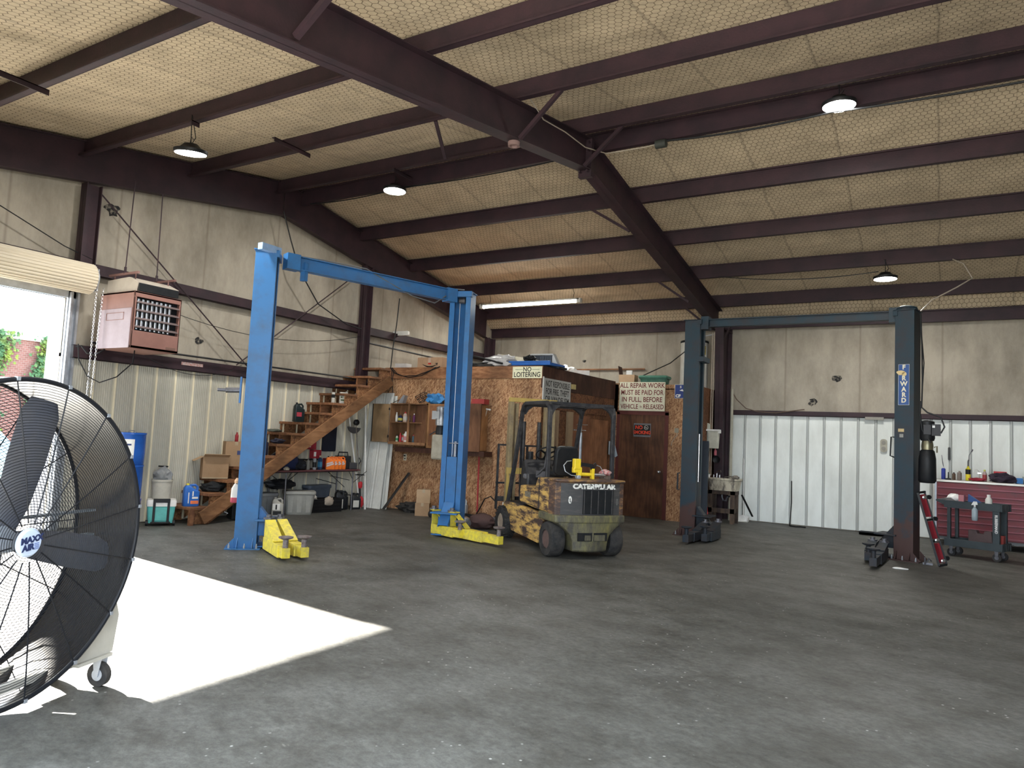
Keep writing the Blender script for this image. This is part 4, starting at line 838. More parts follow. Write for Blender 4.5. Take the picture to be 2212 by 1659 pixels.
b = B(); b.box(XL_, OX-.05, OY, OY+3.3, 2.97, 3.0); b.box(OX-.1, -4.5, BY, YB, 2.84, 2.86); struct('floor', b, pine, label='loft deck on top of the wooden office')
q = math.atan2(.14, BY-OY); sd = Matrix.Translation((OX, OY, 0)) @ Matrix.Rotation(-q, 4, 'Z'); LW = math.hypot(.14, BY-OY)
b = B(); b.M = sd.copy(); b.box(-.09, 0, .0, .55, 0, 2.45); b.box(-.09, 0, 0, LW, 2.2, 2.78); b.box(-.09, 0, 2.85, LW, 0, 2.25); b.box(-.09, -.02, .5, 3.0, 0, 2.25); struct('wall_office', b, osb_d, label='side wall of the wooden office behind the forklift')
b = B(); b.M = sd.copy(); b.box(-.02, .012, -.02, LW, 2.60, 3.02); struct('trim_3', b, dkply, label='dark stained board along the top of the office side wall')
b = B(); b.M = sd.copy(); b.box(-.015, .02, 1.2, 2.0, 0, 2.15); d2 = struct('door_2', b, wood('reddish door', (.20, .08, .04), (.26, .115, .06), (9, 9, 1.2), 2.2, .5), label='reddish brown flush door in the office side wall')
b = B(); b.M = sd.copy(); b.box(-.01, .035, 2.0, 2.85, 0, 2.1); struct('door_3', b, ply, label='lighter brown plywood door panel in the office side wall')
b = B(); b.M = sd.copy(); b.box(-.01, .045, 1.0, 1.2, 0, 2.2); b.box(-.01, .045, .55, .62, 0, 2.2); struct('trim_4', b, mat('tan door casing', (.30, .21, .13), .7), label='tan casing beside the office side door')
# bay wall with the dark door
b = B(); b.box(-6.42, -6.33, BY, BY+.09, 0, 2.98); b.box(-5.14, -4.48, BY, BY+.09, 0, 2.33); b.box(-6.42, -4.48, BY, BY+.09, 2.33, 2.95); struct('wall_bay', b, osb, label='strand board wall around the dark brown door')
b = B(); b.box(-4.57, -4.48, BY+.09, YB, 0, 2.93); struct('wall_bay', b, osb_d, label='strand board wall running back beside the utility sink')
d3 = B(); d3.box(-6.27, -5.21, BY+.0, BY+.04, .01, 2.27); d3 = struct('door_4', d3, doorw, label='dark brown flush door with oily hand stains')
b = B(); b.box(-6.34, -6.27, BY-.02, BY+.03, 0, 2.33); b.box(-5.21, -5.13, BY-.02, BY+.03, 0, 2.33); b.box(-6.34, -5.13, BY-.02, BY+.03, 2.27, 2.36); obj('door_casing', b, mat('maroon casing', (.11, .03, .025), .6), d3)
b = B(); b.lathe([(.022, 0), (.022, -.03), (.034, -.04), (.036, -.06), (.02, -.075), (0, -.077)], (-5.31, BY, 1.03), 20, 'y'); b.lathe([(.035, 0), (.035, -.006)], (-5.31, BY, 1.03), 20, 'y'); obj('door_knob', b, chrome, d3, smooth=True)

# signs ----------------------------------------------------------
ink = mat('black sign paint', (.02, .02, .02), .6); red_ink = mat('dark red sign paint', (.16, .02, .02), .6)
def sign(name, label, loc, rz, w_, h_, m, cat='sign', th=.008):
    t = thing(name, label, cat, loc, rz); b = B(); b.box(-w_/2, w_/2, -th, 0, -h_/2, h_/2); obj('board', b, m, t); return t
def put(t, s, size, x, z, m, sx=1, bold=.002, y=-.0085): return text('lettering', s, size, (x, y, z), (PI/2, 0, 0), m, t, .0006, sx, bold=bold)
s1 = sign('hand_painted_sign', 'small cream NO LOITERING sign on the office fascia corner', (-6.895, OY-.021, 2.895), 0, .655, .225, mat('cream sign board', (.70, .69, .50), .5))
put(s1, 'NO', .125, 0, .055, ink, .95); put(s1, 'LOITERING', .135, 0, -.048, ink, .88)
b = B(); b.box(-.27, -.10, -.0095, -.008, .052, .060); b.box(.10, .27, -.0095, -.008, .052, .060); obj('painted_line', b, mat('green line', (.12, .18, .10), .6), s1)
s2 = thing('hand_painted_sign', 'grey NOT RESPONSIBLE FOR FIRE THEFT OR VANDELISM sign on the side wall behind the forklift', 'sign', tuple(sd @ Vector((.022, .54, 2.555))), PI/2-q)
b = B(); b.box(-.53, .53, -.008, 0, -.25, .24); obj('board', b, mat('grey sign board', (.42, .42, .40), .6), s2)
put(s2, 'NOT RESPONSIBLE', .165, 0, .135, ink, .68); put(s2, 'FOR FIRE, THEFT', .165, 0, -.015, ink, .75); put(s2, 'OR VANDELISM', .165, 0, -.165, ink, .82)
b = B(); b.cb((.62, -.02, .16), (.12, .05, .10)); obj('wood_block', b, mat('raw block', (.45, .36, .16), .7), s2)
b = B(); b.box(-.57, -.535, -.012, 0, -.25, .26); obj('edge_strip', b, white, s2)
s3 = sign('hand_painted_sign', 'large cream ALL REPAIR WORK MUST BE PAID FOR sign over the dark brown door', (-5.755, BY-.025, 2.68), 0, 1.07, .645, mat('pale sign board', (.68, .65, .50), .5))
for i, (s, k) in enumerate((('ALL REPAIR WORK', .80), ('MUST BE PAID FOR', .755), ('IN FULL, BEFORE', .83))): put(s3, s, .155, 0, .24-.157*i, red_ink, k)
put(s3, 'VEHICLE', .145, -.29, -.232, red_ink, .76); put(s3, 'is', .085, -.018, -.225, red_ink, .9, .001); put(s3, 'RELEASED', .145, .275, -.232, red_ink, .74)
s4 = sign('no_smoking_sign', 'small black NO SMOKING sign with red letters on the dark brown door', (-5.73, BY-.001, 1.93), 0, .40, .30, mat('sign grey border', (.16, .16, .17), .4))
b = B(); b.box(-.185, .185, -.0095, -.008, -.11, .115); obj('sign_face', b, mat('sign black', (.01, .01, .01), .4), s4)
fl_r = mat('fluorescent red', (.75, .07, .03), .5)
put(s4, 'NO', .115, -.075, .055, fl_r, .95, .003, -.010); put(s4, 'SMOKING', .105, .0, -.055, fl_r, .85, .003, -.010)
b = B(); b.tube([(.095+.045*math.cos(a), -.011, .058+.045*math.sin(a)) for a in [2*PI*i/24 for i in range(24)]], .004, 5, closed=True); b.beam((.065, -.011, .09), (.125, -.011, .026), .006, .003); b.beam((.065, -.0105, .052), (.12, -.0105, .052), .004, .010); obj('prohibition_symbol', b, mat('sign white', (.65, .65, .6), .5), s4)
s5 = sign('blue_sign', 'blue sign partly hidden behind the teal lift post', (-4.86, BY-.001, 2.80), 0, .30, .30, mat('sign blue', (.025, .05, .22), .4))
put(s5, 'S', .07, -.02, .095, white, 1, .003); put(s5, 'CF', .085, -.075, -.10, white, 1.1, .005)
b = B(); b.box(-.15, .15, -.009, -.008, .145, .15); b.box(-.15, -.145, -.009, -.008, -.15, .15); b.box(-.15, .15, -.009, -.008, -.15, -.145); b.prism([(-.05, .02), (.02, .05), (.05, .0)], 'y', -.009, -.008); obj('sign_border', b, white, s5)
b = B(); b.box(-4.985, -4.90, BY-.02, BY, 1.90, 2.0); tag(obj('junction_box', b, mat('putty box', (.30, .28, .22), .6)), 'small putty coloured electrical box beside the teal post on strand board', 'electrical box')
b = B(); b.tube([(-4.93, BY-.02, 1.90), (-4.92, BY-.03, 1.84), (-4.97, BY-.03, 1.80), (-5.0, BY-.03, 1.74), (-5.03, BY-.03, 1.70), (-5.05, BY-.02, 1.62)], .008); tag(obj('cable', b, mat('tan cable', (.40, .36, .28), .6), smooth=True), 'short tan cable dangling from the putty electrical box', 'cable')

# ================================================================ stairs
sg = thing('staircase', 'open wooden staircase climbing along the left wall to the loft', 'stairs', (-10.46, 7.2, 0))
XS0, XS1 = -.37, .36
for k in range(14):
    z = .28+.2055*k; y = .322*k
    b = B(); b.box(XS0, XS1+.02, y-.03, y+.30, z-.045, z); tr = obj('tread', b, pine_y, sg, bevel=.004)
b = B(); n = 14
for sx in (XS0, XS1-.045):
    pts = [(-.02, .0), (-.02, .235)]
    for k in range(n):
        z = .235+.2055*k; y = .322*k; pts += [(y-.0, z), (y+.29, z)]
    pts = [(-.02, 0), (-.02, .235)]
    b.prism([(0, 0.02), (0, .235)]+[q for k in range(n) for q in ((.322*k, .235+.2055*k), (.322*k+.322, .235+.2055*k))]+[(.322*n, .235+.2055*(n-1)-.32), (.32, .0)], 'x', sx, sx+.03)
obj('stringer', b, osb_mat('stringer board', (.14, .06, .03), (.24, .11, .05), (.36, .19, .09)), sg)
b = B(); b.beam((XS1+.01, .10, .10), (XS1+.01, .322*14, 2.82), .045, .24, (1, 0, 0)); 
b = B(); d_ = Vector((0, .322*14-.1, 2.72)).normalized(); u_ = Vector((0, -d_.z, d_.y)); p0 = Vector((XS1, .16, .10)); p1 = Vector((XS1, .322*14, 2.71))
vs = [p+Vector((a, 0, 0))+u_*c for p in (p0, p1) for a, c in ((0, -.11), (.045, -.11), (.045, .11), (0, .11))]; b._add(vs, [(3, 2, 1, 0), (4, 5, 6, 7), (0, 1, 5, 4), (1, 2, 6, 5), (2, 3, 7, 6), (3, 0, 4, 7)])
obj('side_rail', b, wood('rail pine', (.24, .115, .055), (.36, .185, .09), (14, 2, 8)), sg, bevel=.004)
b = B(); b.box(XS0, XS0+.04, -.02, .05, 0, .235); b.box(XS1-.045, XS1+.02, -.03, .03, 0, .24); obj('foot_post', b, pine_y, sg)
for k in (3, 6, 9, 12): b = B(); b.box(XS0+.34, XS0+.38, .322*k+.02, .322*k+.28, .235+.2055*(k-1), .235+.2055*k); obj('cleat', b, pine_y, sg)

# ================================================================ makers of small things
card = mat('cardboard', (.36, .235, .14), .8, 0, (.28, .18, .10), 4, .6)
card2 = mat('light cardboard', (.46, .32, .20), .8, 0, (.36, .24, .14), 4, .6)
def C(name, c, rough=.45, **k): return mat(name, c, rough, 0, tuple(x*.75 for x in c), 8, .6, **k)
def bottle(name, label, cat, loc, h, r, m, cap, band=None, group=None, kind='round', rz=0, neck=.4):
    t = thing(name, label, cat, loc, rz, group)
    b = B(); hs = h*.72
    if kind == 'round': b.lathe([(r*.9, 0), (r, .01), (r, hs*.92), (r*.85, hs), (r*neck, h*.86), (r*neck, h*.9)], n=18)
    elif kind == 'can': b.lathe([(r*.92, 0), (r, .008), (r, h*.80), (r*.8, h*.85), (r*.45, h*.88)], n=18)
    else: b.loft([[(x*k_, y*k_, z) for x, y in rrect(2*r, r*1.2, r*.3)] for z, k_ in ((0, .95), (.01, 1), (hs, 1), (h*.8, .7), (h*.86, neck), (h*.9, neck))])
    obj('body', b, m, t, smooth=True)
    b = B(); b.cyl((0, 0, h*.87), (0, 0, h), r*neck*1.15, n=14); obj('cap', b, cap, t)
    if band:
        b = B()
        if kind == 'flat': b.prism(rrect(2*r+.003, r*1.2+.003, r*.3), 'z', h*.18, h*.55)
        else: b.cyl((0, 0, h*.18), (0, 0, h*.58), r+.0015, n=18, cap=False)
        obj('paper_label', b, band, t)
    return t
def jug(name, label, loc, w_, d, h, m, cap, rz=0, group=None, band=None, cat='jug', handle=1):
    """rectangular jug with an integral handle loop and a spout"""
    t = thing(name, label, cat, loc, rz, group)
    b = B(); b.loft([[(x, y, z) for x, y in rrect(w_*k, d*k, min(w_, d)*.22)] for z, k in ((0, .93), (.012, 1), (h*.62, 1), (h*.66, .99))])
    # shoulder leaving room for the handle
    b.loft([[(x+(w_*.20)*s, y, z) for x, y in rrect(w_*k, d*k2, min(w_*k, d*k2)*.25)] for z, k, k2, s in ((h*.655, .99, .99, 0), (h*.80, .56, .9, -1), (h*.90, .36, .55, -1.1), (h*.92, .22, .4, -1.2))])
    b.tube([(w_*.36, 0, h*.60), (w_*.38, 0, h*.84), (w_*.22, 0, h*.93), (-w_*.12, 0, h*.90)], d*.15, 8)
    obj('body', b, m, t, smooth=True)
    b = B(); b.cyl((-w_*.24, 0, h*.91), (-w_*.24, 0, h), d*.17, n=14); obj('cap', b, cap, t)
    if band: b = B(); b.box(-w_*.36, w_*.36, -d*.5-.002, -d*.5+.002, h*.12, h*.58); obj('paper_label', b, band, t)
    return t
def carton(name, label, loc, w_, d, h, m, rz=0, group=None, cat='box', tape=True, open_=False):
    t = thing(name, label, cat, loc, rz, group); b = B()
    if open_:
        b.box(-w_/2, w_/2, -d/2, d/2, 0, .005)
        for a in (-1, 1): b.box(a*w_/2-.003, a*w_/2+.003, -d/2, d/2, 0, h); b.box(-w_/2, w_/2, a*d/2-.003, a*d/2+.003, 0, h)
    else: b.box(-w_/2, w_/2, -d/2, d/2, 0, h)
    obj('carton', b, m, t)
    if tape: b = B(); b.box(-.025, .025, -d/2-.002, d/2+.002, h-.06, h+.001) if not open_ else b.box(-w_/2-.002, w_/2, -d/2-.004, -d/2-.001, 0, .02); obj('tape', b, mat('packing tape', (.42, .33, .22), .3), t)
    return t
def rag(name, label, loc, sz, m, seed, cat='rag', amp=.35, fr=2.0):
    b = B(); blob(b, (0, 0, sz[2]*.85), sz, seed, 3, amp, fr); o = obj(name, b, m, smooth=True); o.location = loc; return tag(o, label, cat)

# ================================================================ left corner by the roll-up door
def pail(label, loc, r, h, m, group=None, lid=True, extra=None):
    t = thing('oil_pail', label, 'pail', loc, 0, group)
    b = B(); b.lathe([(r*.94, 0), (r*.97, .01), (r, h*.4), (r*1.0, h-.02), (r*1.02, h-.015), (r*1.02, h)], n=32); obj('body', b, m, t, smooth=True)
    if lid: b = B(); b.lathe([(r*1.03, h-.02), (r*1.03, h+.008), (r*.9, h+.004), (0, h+.004)], n=32); obj('lid', b, m, t, smooth=True)
    b = B(); b.tube([(-r*.4, 0, h+.006), (-r*.35, 0, h+.035), (r*.35, 0, h+.035), (r*.4, 0, h+.006)], .005); obj('handle', b, chrome, t)
    return t
pblue = C('glossy blue pail', (.02, .10, .42), .25)
pl_ = (-10.50, 6.36)
p_ = pail('purple and blue labelled pail at the bottom of the pail stack, nearest the floor', (*pl_, 0), .20, .42, C('purple blue pail', (.06, .07, .32), .3), None)
b = B(); b.cyl((0, 0, .20), (0, 0, .26), .199, n=32, cap=False); obj('label_band', b, mat('red white band', (.5, .5, .6), .4, 0, (.5, .05, .1), 25, .9), p_)
text('lettering', 'oil', .09, (.14, -.145, .22), (PI/2, .4, .75), white, p_, .001, 1, bold=.003)
pail('plain glossy blue pail in the middle of the pail stack', (*pl_, .43), .195, .50, pblue)
p_ = pail('glossy blue pail with a white label, topmost of the pail stack', (*pl_, .94), .20, .47, pblue)
b = B(); nn = 8; b.loft([[(.202*math.cos(a), .202*math.sin(a), z) for a in [-1.05+.75*i/nn for i in range(nn+1)]]+[(.200*math.cos(a), .200*math.sin(a), z) for a in [-1.05+.75*i/nn for i in range(nn, -1, -1)]] for z in (.10, .38)]); lb = obj('paper_label', b, white, p_)
b = B()
for (a0_, z0_, w0, h0) in ((-.95, .32, .05, .04), (-.7, .30, .08, .025), (-.8, .25, .03, .03), (-.8, .20, .09, .012), (-.8, .15, .10, .025)):
    c_ = Vector((.204*math.cos(a0_), .204*math.sin(a0_), z0_)); b.M = Matrix.Translation(c_) @ Matrix.Rotation(a0_, 4, 'Z'); b.cb((0, 0, 0), (.002, w0, h0))
obj('label_print', b, mat('label print', (.03, .05, .15), .5), p_)
# cooler with bucket on it
cl = thing('wheeled_cooler', 'turquoise wheeled cooler with white lid, on the floor beside the blue pails', 'cooler', (-10.44, 6.90, 0), math.radians(58))
turq = C('turquoise plastic', (.12, .48, .45), .4)
b = B(); b.loft([[(x, y, z) for x, y in rrect(.40*k, .30*k, .04)] for z, k in ((.04, .88), (.30, 1.0))]); b.box(-.14, .14, -.152, -.14, .08, .27); obj('body', b, turq, cl, smooth=True, bevel=.008)
b = B(); b.loft([[(x, y, z) for x, y in rrect(.42*k, .32*k, .05)] for z, k in ((.30, 1.0), (.38, 1), (.40, .94))]); obj('lid', b, white, cl, smooth=True)
b = B()
for s in (-1, 1): b.box(s*.10-.018, s*.10+.018, -.175, -.148, .05, .42)
b.box(-.118, .118, -.178, -.150, .36, .42); b.box(-.14, .14, -.17, -.15, .04, .065); obj('pull_handle', b, black, cl, bevel=.004)
for s in (-1, 1): b = B(); b.cyl((s*.17, -.10, .045), (s*.205, -.10, .045), .045, n=18); obj('wheel', b, black, cl)
bk = thing('bucket', 'white bucket with wire handle standing on the turquoise cooler', 'bucket', (-10.47, 6.90, .405), .4)
b = B(); b.lathe([(.0, 0), (.125, 0), (.15, .27), (.158, .27), (.158, .30), (.150, .30), (.145, .27), (.12, .01), (0, .01)], n=30); obj('body', b, C('dirty white plastic', (.50, .48, .42), .5), bk, smooth=True)
b = B(); b.tube([(.155, 0, .28), (.15, 0, .40), (.08, 0, .50), (-.08, 0, .50), (-.15, 0, .40), (-.155, 0, .28)], .003); hd = obj('handle', b, galv, bk); b = B(); b.cyl((-.08, 0, .50), (.08, 0, .50), .012, n=10); obj('handle_grip', b, black, hd)
rag('crumpled_foil', 'crumpled grey duct liner stuffed in the white bucket', (-10.47, 6.90, .60), (.13, .13, .16), C('grey liner', (.25, .26, .27), .5), 4, 'liner')

# things on the stairs -------------------------------------------
jb = jug('fluid_jug', 'big blue fluid jug with yellow cap on the bottom stair', (-10.32, 7.32, .28), .24, .14, .36, C('blue jug plastic', (.03, .14, .50), .35), C('yellow cap', (.75, .65, .08)), rz=math.radians(70))
b = B(); b.box(-.02, .10, -.073, -.069, .04, .09); obj('orange_label', b, C('orange print', (.75, .20, .08)), jb); b = B(); b.box(.0, .09, -.073, -.069, .12, .15); b.box(.0, .02, -.073, -.069, .16, .24); b.box(-.06, -.045, -.073, -.069, .05, .22); obj('label_print', b, white, jb)
rag('shop_rag', 'black crumpled cloth lying on the second stair', (-10.42, 7.78, .485), (.16, .20, .09), C('black cloth', (.02, .022, .025), .9), 2)
cbx = carton('cardboard_box', 'open-topped cardboard box on the third stair, nearer the pails', (-10.52, 7.86, .70), .40, .30, .36, card, rz=math.radians(62), open_=True)
b = B(); b.M = Matrix.Translation((0, -.15, .36)) @ Matrix.Rotation(-.35, 4, 'X'); b.box(-.20, .20, -.14, 0, -.003, .003); obj('flap', b, card2, cbx)
b = B(); b.M = Matrix.Translation((-.2, 0, .36)) @ Matrix.Rotation(-.5, 4, 'Y'); b.box(-.16, 0, -.15, .15, -.003, .003); obj('flap', b, card2, cbx)
cbt = carton('cardboard_box', 'taller cardboard box with a small dark label, behind the open box on the stairs', (-10.50, 8.22, .90), .34, .30, .42, card, rz=math.radians(62))
b = B(); b.box(.02, .10, -.154, -.150, .20, .27); obj('shipping_label', b, C('dark blue label', (.05, .07, .20)), cbt)
bottle('spray_can', 'red bottle standing on top of the taller cardboard box', 'bottle', (-10.44, 8.20, 1.322), .16, .03, C('deep red', (.28, .02, .03)), C('deep red', (.28, .02, .03)))
jr = thing('hand_soap_jug', 'white and red jug hanging on a hook at the near post of the blue lift', 'jug', (-8.20, 6.50, .56), math.radians(40))
b = B(); b.loft([[(x, y, z) for x, y in rrect(.13*k, .10*k, .03)] for z, k in ((0, .9), (.01, 1), (.07, 1))]); obj('body', b, C('pink red liquid', (.50, .08, .12), .3), jr, smooth=True)
b = B(); b.loft([[(x, y, z) for x, y in rrect(.13*k, .10*k, .03)] for z, k in ((.07, 1), (.19, .95), (.24, .6), (.26, .35))]); obj('upper_body', b, C('milky plastic', (.68, .64, .58), .4), jr, smooth=True)
b = B(); b.lathe([(.03, .26), (.035, .29), (.012, .33), (0, .33)], n=12); obj('cap', b, C('peach cap', (.80, .50, .30)), jr)
b = B(); b.tube([(.07, 0, .13), (.16, -.02, .11), (.19, -.02, .12), (.20, -.02, .14)], .006); obj('hook', b, galv, jr)
for (y, z, lab, c) in ((8.63, 1.105, 'dark oil jug standing on the fifth stair, right behind the near blue post', (.02, .02, .04)), (9.42, 1.72, 'dark green-black oil jug with red label on the eighth stair', (.012, .02, .022))):
    j_ = jug('oil_jug', lab, (-10.30, y, z), .20, .12, .36 if y > 9 else .34, C('dark jug %g' % y, c, .35), black, rz=math.radians(75))
    b = B(); b.box(-.07, .03, -.063, -.059, .10, .18); obj('paper_label', b, C('red label' if y > 9 else 'purple label', (.35, .04, .06) if y > 9 else (.15, .12, .25)), j_)
rag('work_gloves', 'dark gloves dropped on the sixth stair', (-10.32, 9.0, 1.31), (.10, .13, .05), C('dark glove', (.03, .03, .05), .8), 5, 'gloves', .5)
rag('shop_rag', 'flat grey rag on the seventh stair', (-10.50, 9.03, 1.515), (.12, .16, .03), C('grey cloth', (.10, .11, .09), .9), 6)
pb = carton('product_box', 'white product box with green print on the upper stairs', (-10.25, 10.50, 2.14), .15, .07, .22, C('white box', (.66, .64, .58), .5), rz=math.radians(60), tape=False)
b = B(); b.box(-.05, .0, -.0375, -.035, .17, .19); b.box(-.02, -.012, -.0375, -.035, .10, .16); b.box(.01, .018, -.0375, -.035, .11, .17); b.box(.035, .043, -.0375, -.035, .10, .16); b.cyl((-.045, -.036, .12), (-.045, -.0376, .12), .018, n=14); b.box(-.06, .06, -.0372, -.035, .05, .075); obj('box_print', b, mat('box print', (.06, .10, .03), .5), pb)
pb2 = carton('product_box', 'narrow black and white box beside the white product box on the upper stairs', (-10.36, 10.33, 2.14), .055, .055, .21, C('narrow box', (.55, .53, .48), .5), rz=math.radians(60), tape=False)
b = B(); b.box(-.029, .029, -.029, .029, .10, .165); obj('black_band', b, black, pb2)

# folding table and what is on it --------------------------------
tb = thing('folding_table', 'maroon-edged folding table under the staircase', 'table', (-10.50, 9.93, 0))
b = B(); b.box(-.27, .27, -1.15, 1.17, .795, .825); obj('tabletop', b, C('maroon table edge', (.13, .05, .055), .5), tb, bevel=.006)
b = B(); b.box(-.25, .25, -1.10, 1.12, .780, .795); obj('underframe', b, black, tb)
for y in (-.72, 1.02):
    for x in (-.22, .22): b = B(); b.cyl((x, y, 0), (x, y, .78), .014, n=10); obj('leg', b, steelgrey, tb)
b = B()
for y, s in ((-.72, 1), (1.02, -1)):
    b.tube([(-.22, y, .30), (.22, y, .30)], .009); b.tube([(0, y, .45), (0, y+s*.5, .78)], .007); b.tube([(.22, y, .62), (.22, y+s*.12, .78)], .006); b.tube([(.22, y, .55), (.22, y-s*.4, .78)], .006)
b.tube([(-.22, .45, .62), (-.22, 1.0, .50)], .007); b.tube([(.15, .45, .70), (.15, 1.0, .60)], .007); obj('leg_brace', b, black, tb)
orange = C('orange jug plastic', (.85, .20, .03), .35)
oj = jug('cleaner_jug', 'orange cleaner jug, nearest the spray cans, first of four on the folding table', (-10.32, 10.33, .827), .175, .088, .26, orange, black, rz=math.radians(58), group='orange cleaner jugs on the folding table')
b = B(); b.prism([(-.08, .05), (.06, .10), (.06, .13), (-.08, .08)], 'y', -.056, -.053); b.prism([(-.08, .09), (.04, .13), (.04, .16), (-.08, .12)], 'y', -.056, -.053); obj('slanted_print', b, C('silver print', (.55, .50, .50)), oj)
for i, w__ in enumerate(('second of four orange cleaner jugs on the folding table', 'third of four orange cleaner jugs on the folding table', 'orange cleaner jug, last of four, next to the black tool case')):
    dup(oj, loc=(-10.335-.012*i, 10.445+.115*i, .827), label=w__)
cs = thing('tool_case', 'black plastic tool case with handle at the far end of the folding table', 'case', (-10.52, 10.88, .827), math.radians(60))
b = B(); b.box(-.16, .16, -.05, .05, .0, .26); obj('case', b, black, cs, bevel=.015); b = B(); b.tube([(-.10, 0, .26), (-.09, 0, .33), (.09, 0, .33), (.10, 0, .26)], .014); obj('handle', b, black, cs)
cs2 = thing('tool_case', 'low grey-black case lying beside the trimmer on the folding table', 'case', (-10.36, 11.0, .827), math.radians(60))
b = B(); b.box(-.08, .08, -.07, .07, 0, .13); obj('case', b, C('charcoal plastic', (.04, .04, .045)), cs2, bevel=.01)
bottle('spray_can', 'grey spray can on the folding table, left of the black-topped cans', 'can', (-10.34, 9.78, .827), .20, .033, C('grey can', (.22, .21, .19)), C('grey can', (.22, .21, .19)), kind='can')
bottle('spray_can', 'silver and black spray can with red nozzle, on the folding table', 'can', (-10.33, 9.93, .827), .25, .035, C('silver can', (.30, .31, .33), .3), C('red cap', (.4, .03, .03)), black, kind='can')
bottle('spray_can', 'dark blue spray bottle with cream trigger beside the orange jugs', 'bottle', (-10.34, 10.08, .827), .27, .042, C('navy bottle', (.02, .05, .12), .3), C('cream cap', (.6, .5, .3)), C('blue label', (.05, .2, .35)), kind='flat')
rag('tool_bag', 'dark blue tool bag heaped on the folding table under the stringer', (-10.52, 9.35, .827), (.20, .34, .17), C('navy bag', (.02, .03, .09), .8), 8, 'bag', .3)
rag('rag_pile', 'dark tangle of hoses and gloves in the middle of the folding table', (-10.44, 9.62, .827), (.14, .16, .10), C('dark clutter', (.02, .022, .03), .7), 12, 'rags', .6, 3)
b = B(); b.tube([(-10.4+.06*math.cos(i*.9), 9.55+.012*i+.05*math.sin(i*1.7), .86+.03*math.sin(i*.8)) for i in range(26)], .008); tag(obj('air_hose', b, black, smooth=True), 'thin black hose coiled on the folding table', 'hose')
b = B(); b.lathe([(.05, 0), (.06, .03), (.02, .06), (0, .06)], (-10.34, 9.26, .827), 16); tag(obj('tape_roll', b, C('pale tape', (.5, .45, .35))), 'small pale roll at the near end of the folding table', 'tape')
for i, (y, z, lab) in enumerate(((10.18, 1.20, 'red filter box, upper one of two on the wall ledge behind the spray cans'), (10.33, 1.02, 'red filter box, lower one of two on the wall ledge behind the spray cans'))):
    f_ = carton('filter_box', lab, (-10.74, y, z), .22, .10, .17, C('red filter box', (.35, .03, .05), .5), rz=PI/2, group='red filter boxes above the folding table', tape=False)
    b = B(); b.box(-.09, -.03, -.052, -.05, .04, .13); obj('box_print', b, white, f_)
b = B(); b.box(-10.81, -10.66, 9.95, 10.45, .99, 1.01); tag(obj('wall_ledge', b, black), 'narrow dark ledge on the left wall above the folding table', 'shelf')
carton('filter_box', 'small red box behind the orange jugs', (-10.70, 10.62, .827), .14, .10, .20, C('red filter box', (.35, .03, .05), .5), rz=PI/2, tape=False)
b = B(); b.prism(rrect(.36, .62, .03, 3, 10.72, 1.47), 'x', -10.80, -10.76); tag(obj('rubber_mat', b, C('navy black mat', (.012, .016, .03), .6)), 'dark rectangular mat hung on the left wall under the stairs', 'mat')
# under the table
def tote(label, loc, w_, d, h, m, rz=0):
    t = thing('storage_tote', label, 'tote', loc, rz)
    b = B(); rg = [[(x, y, z) for x, y in rrect(w_*k, d*k, .06)] for z, k in ((0, .80), (.02, .83), (h*.9, .96))]; b.loft(rg); obj('tub', b, m, t, smooth=True)
    b = B(); b.loft([[(x, y, z) for x, y in rrect(w_*k, d*k, .07)] for z, k in ((h*.86, .98), (h*.88, 1.03), (h*.97, 1.03), (h, 1.0))]); obj('rim', b, m, t, smooth=True)
    b = B()
    for s in (-.28, 0, .28): b.prism([(s*w_-.04, h*.1), (s*w_+.04, h*.1), (s*w_+.05, h*.82), (s*w_-.05, h*.82)], 'y', -d*.475, -d*.43)
    obj('ribs', b, m, t); return t
tote('light grey storage tote in front under the folding table', (-10.40, 9.66, 0), .58, .40, .43, C('light grey tote', (.30, .30, .28), .5), rz=math.radians(52))
tote('dark blue-grey storage tote behind the light grey one', (-10.69, 10.38, 0), .62, .24, .50, C('slate tote', (.08, .10, .13), .5), rz=math.radians(90))
tote('grey storage tote at the near end under the stairs, behind the silver jug', (-10.62, 9.02, 0), .46, .34, .40, C('mid grey tote', (.20, .21, .22), .5), rz=math.radians(90))
rag('black_bag', 'black bag heaped on the grey totes under the table', (-10.60, 9.35, .46), (.16, .32, .10), C('black bag', (.012, .014, .018), .5), 15, 'bag')
mj = jug('oil_jug', 'silver motor oil jug with a black number one, under the near end of the table', (-10.30, 9.08, 0), .20, .12, .34, C('silver jug', (.40, .39, .36), .35), C('silver jug', (.40, .39, .36), .35), rz=math.radians(48))
b = B(); b.box(-.085, .04, -.063, -.059, .12, .23); lb = obj('paper_label', b, white, mj); b = B(); b.box(-.075, .07, -.064, -.060, .03, .10); obj('black_label', b, black, mj)
text('lettering', '1', .11, (-.022, -.0645, .165), (PI/2, 0, 0), black, mj, .001, 1.2, bold=.006)
cr2 = thing('black_crate', 'black plastic crate with vent slots on the floor under the table', 'crate', (-10.42, 10.30, 0), math.radians(84))
b = B(); b.box(-.36, .36, -.14, .14, 0, .02)
for a in (-1, 1): b.box(a*.36-.008, a*.36+.008, -.14, .14, 0, .26); b.box(-.36, .36, a*.14-.008, a*.14+.008, 0, .26)
for i in range(3): b.box(-.34, .34, -.156, -.146, .05+.07*i, .075+.07*i)
obj('crate', b, black, cr2, bevel=.004)
rag('white_gloves', 'white work gloves in the near end of the black crate', (-10.42, 10.02, .20), (.08, .10, .07), C('white cloth', (.62, .60, .55), .8), 21, 'gloves', .6)
rag('cap', 'dusty tan cap hanging over the black crate edge', (-10.28, 10.32, .13), (.06, .12, .09), C('tan cloth', (.40, .34, .28), .9), 23, 'cap', .3)
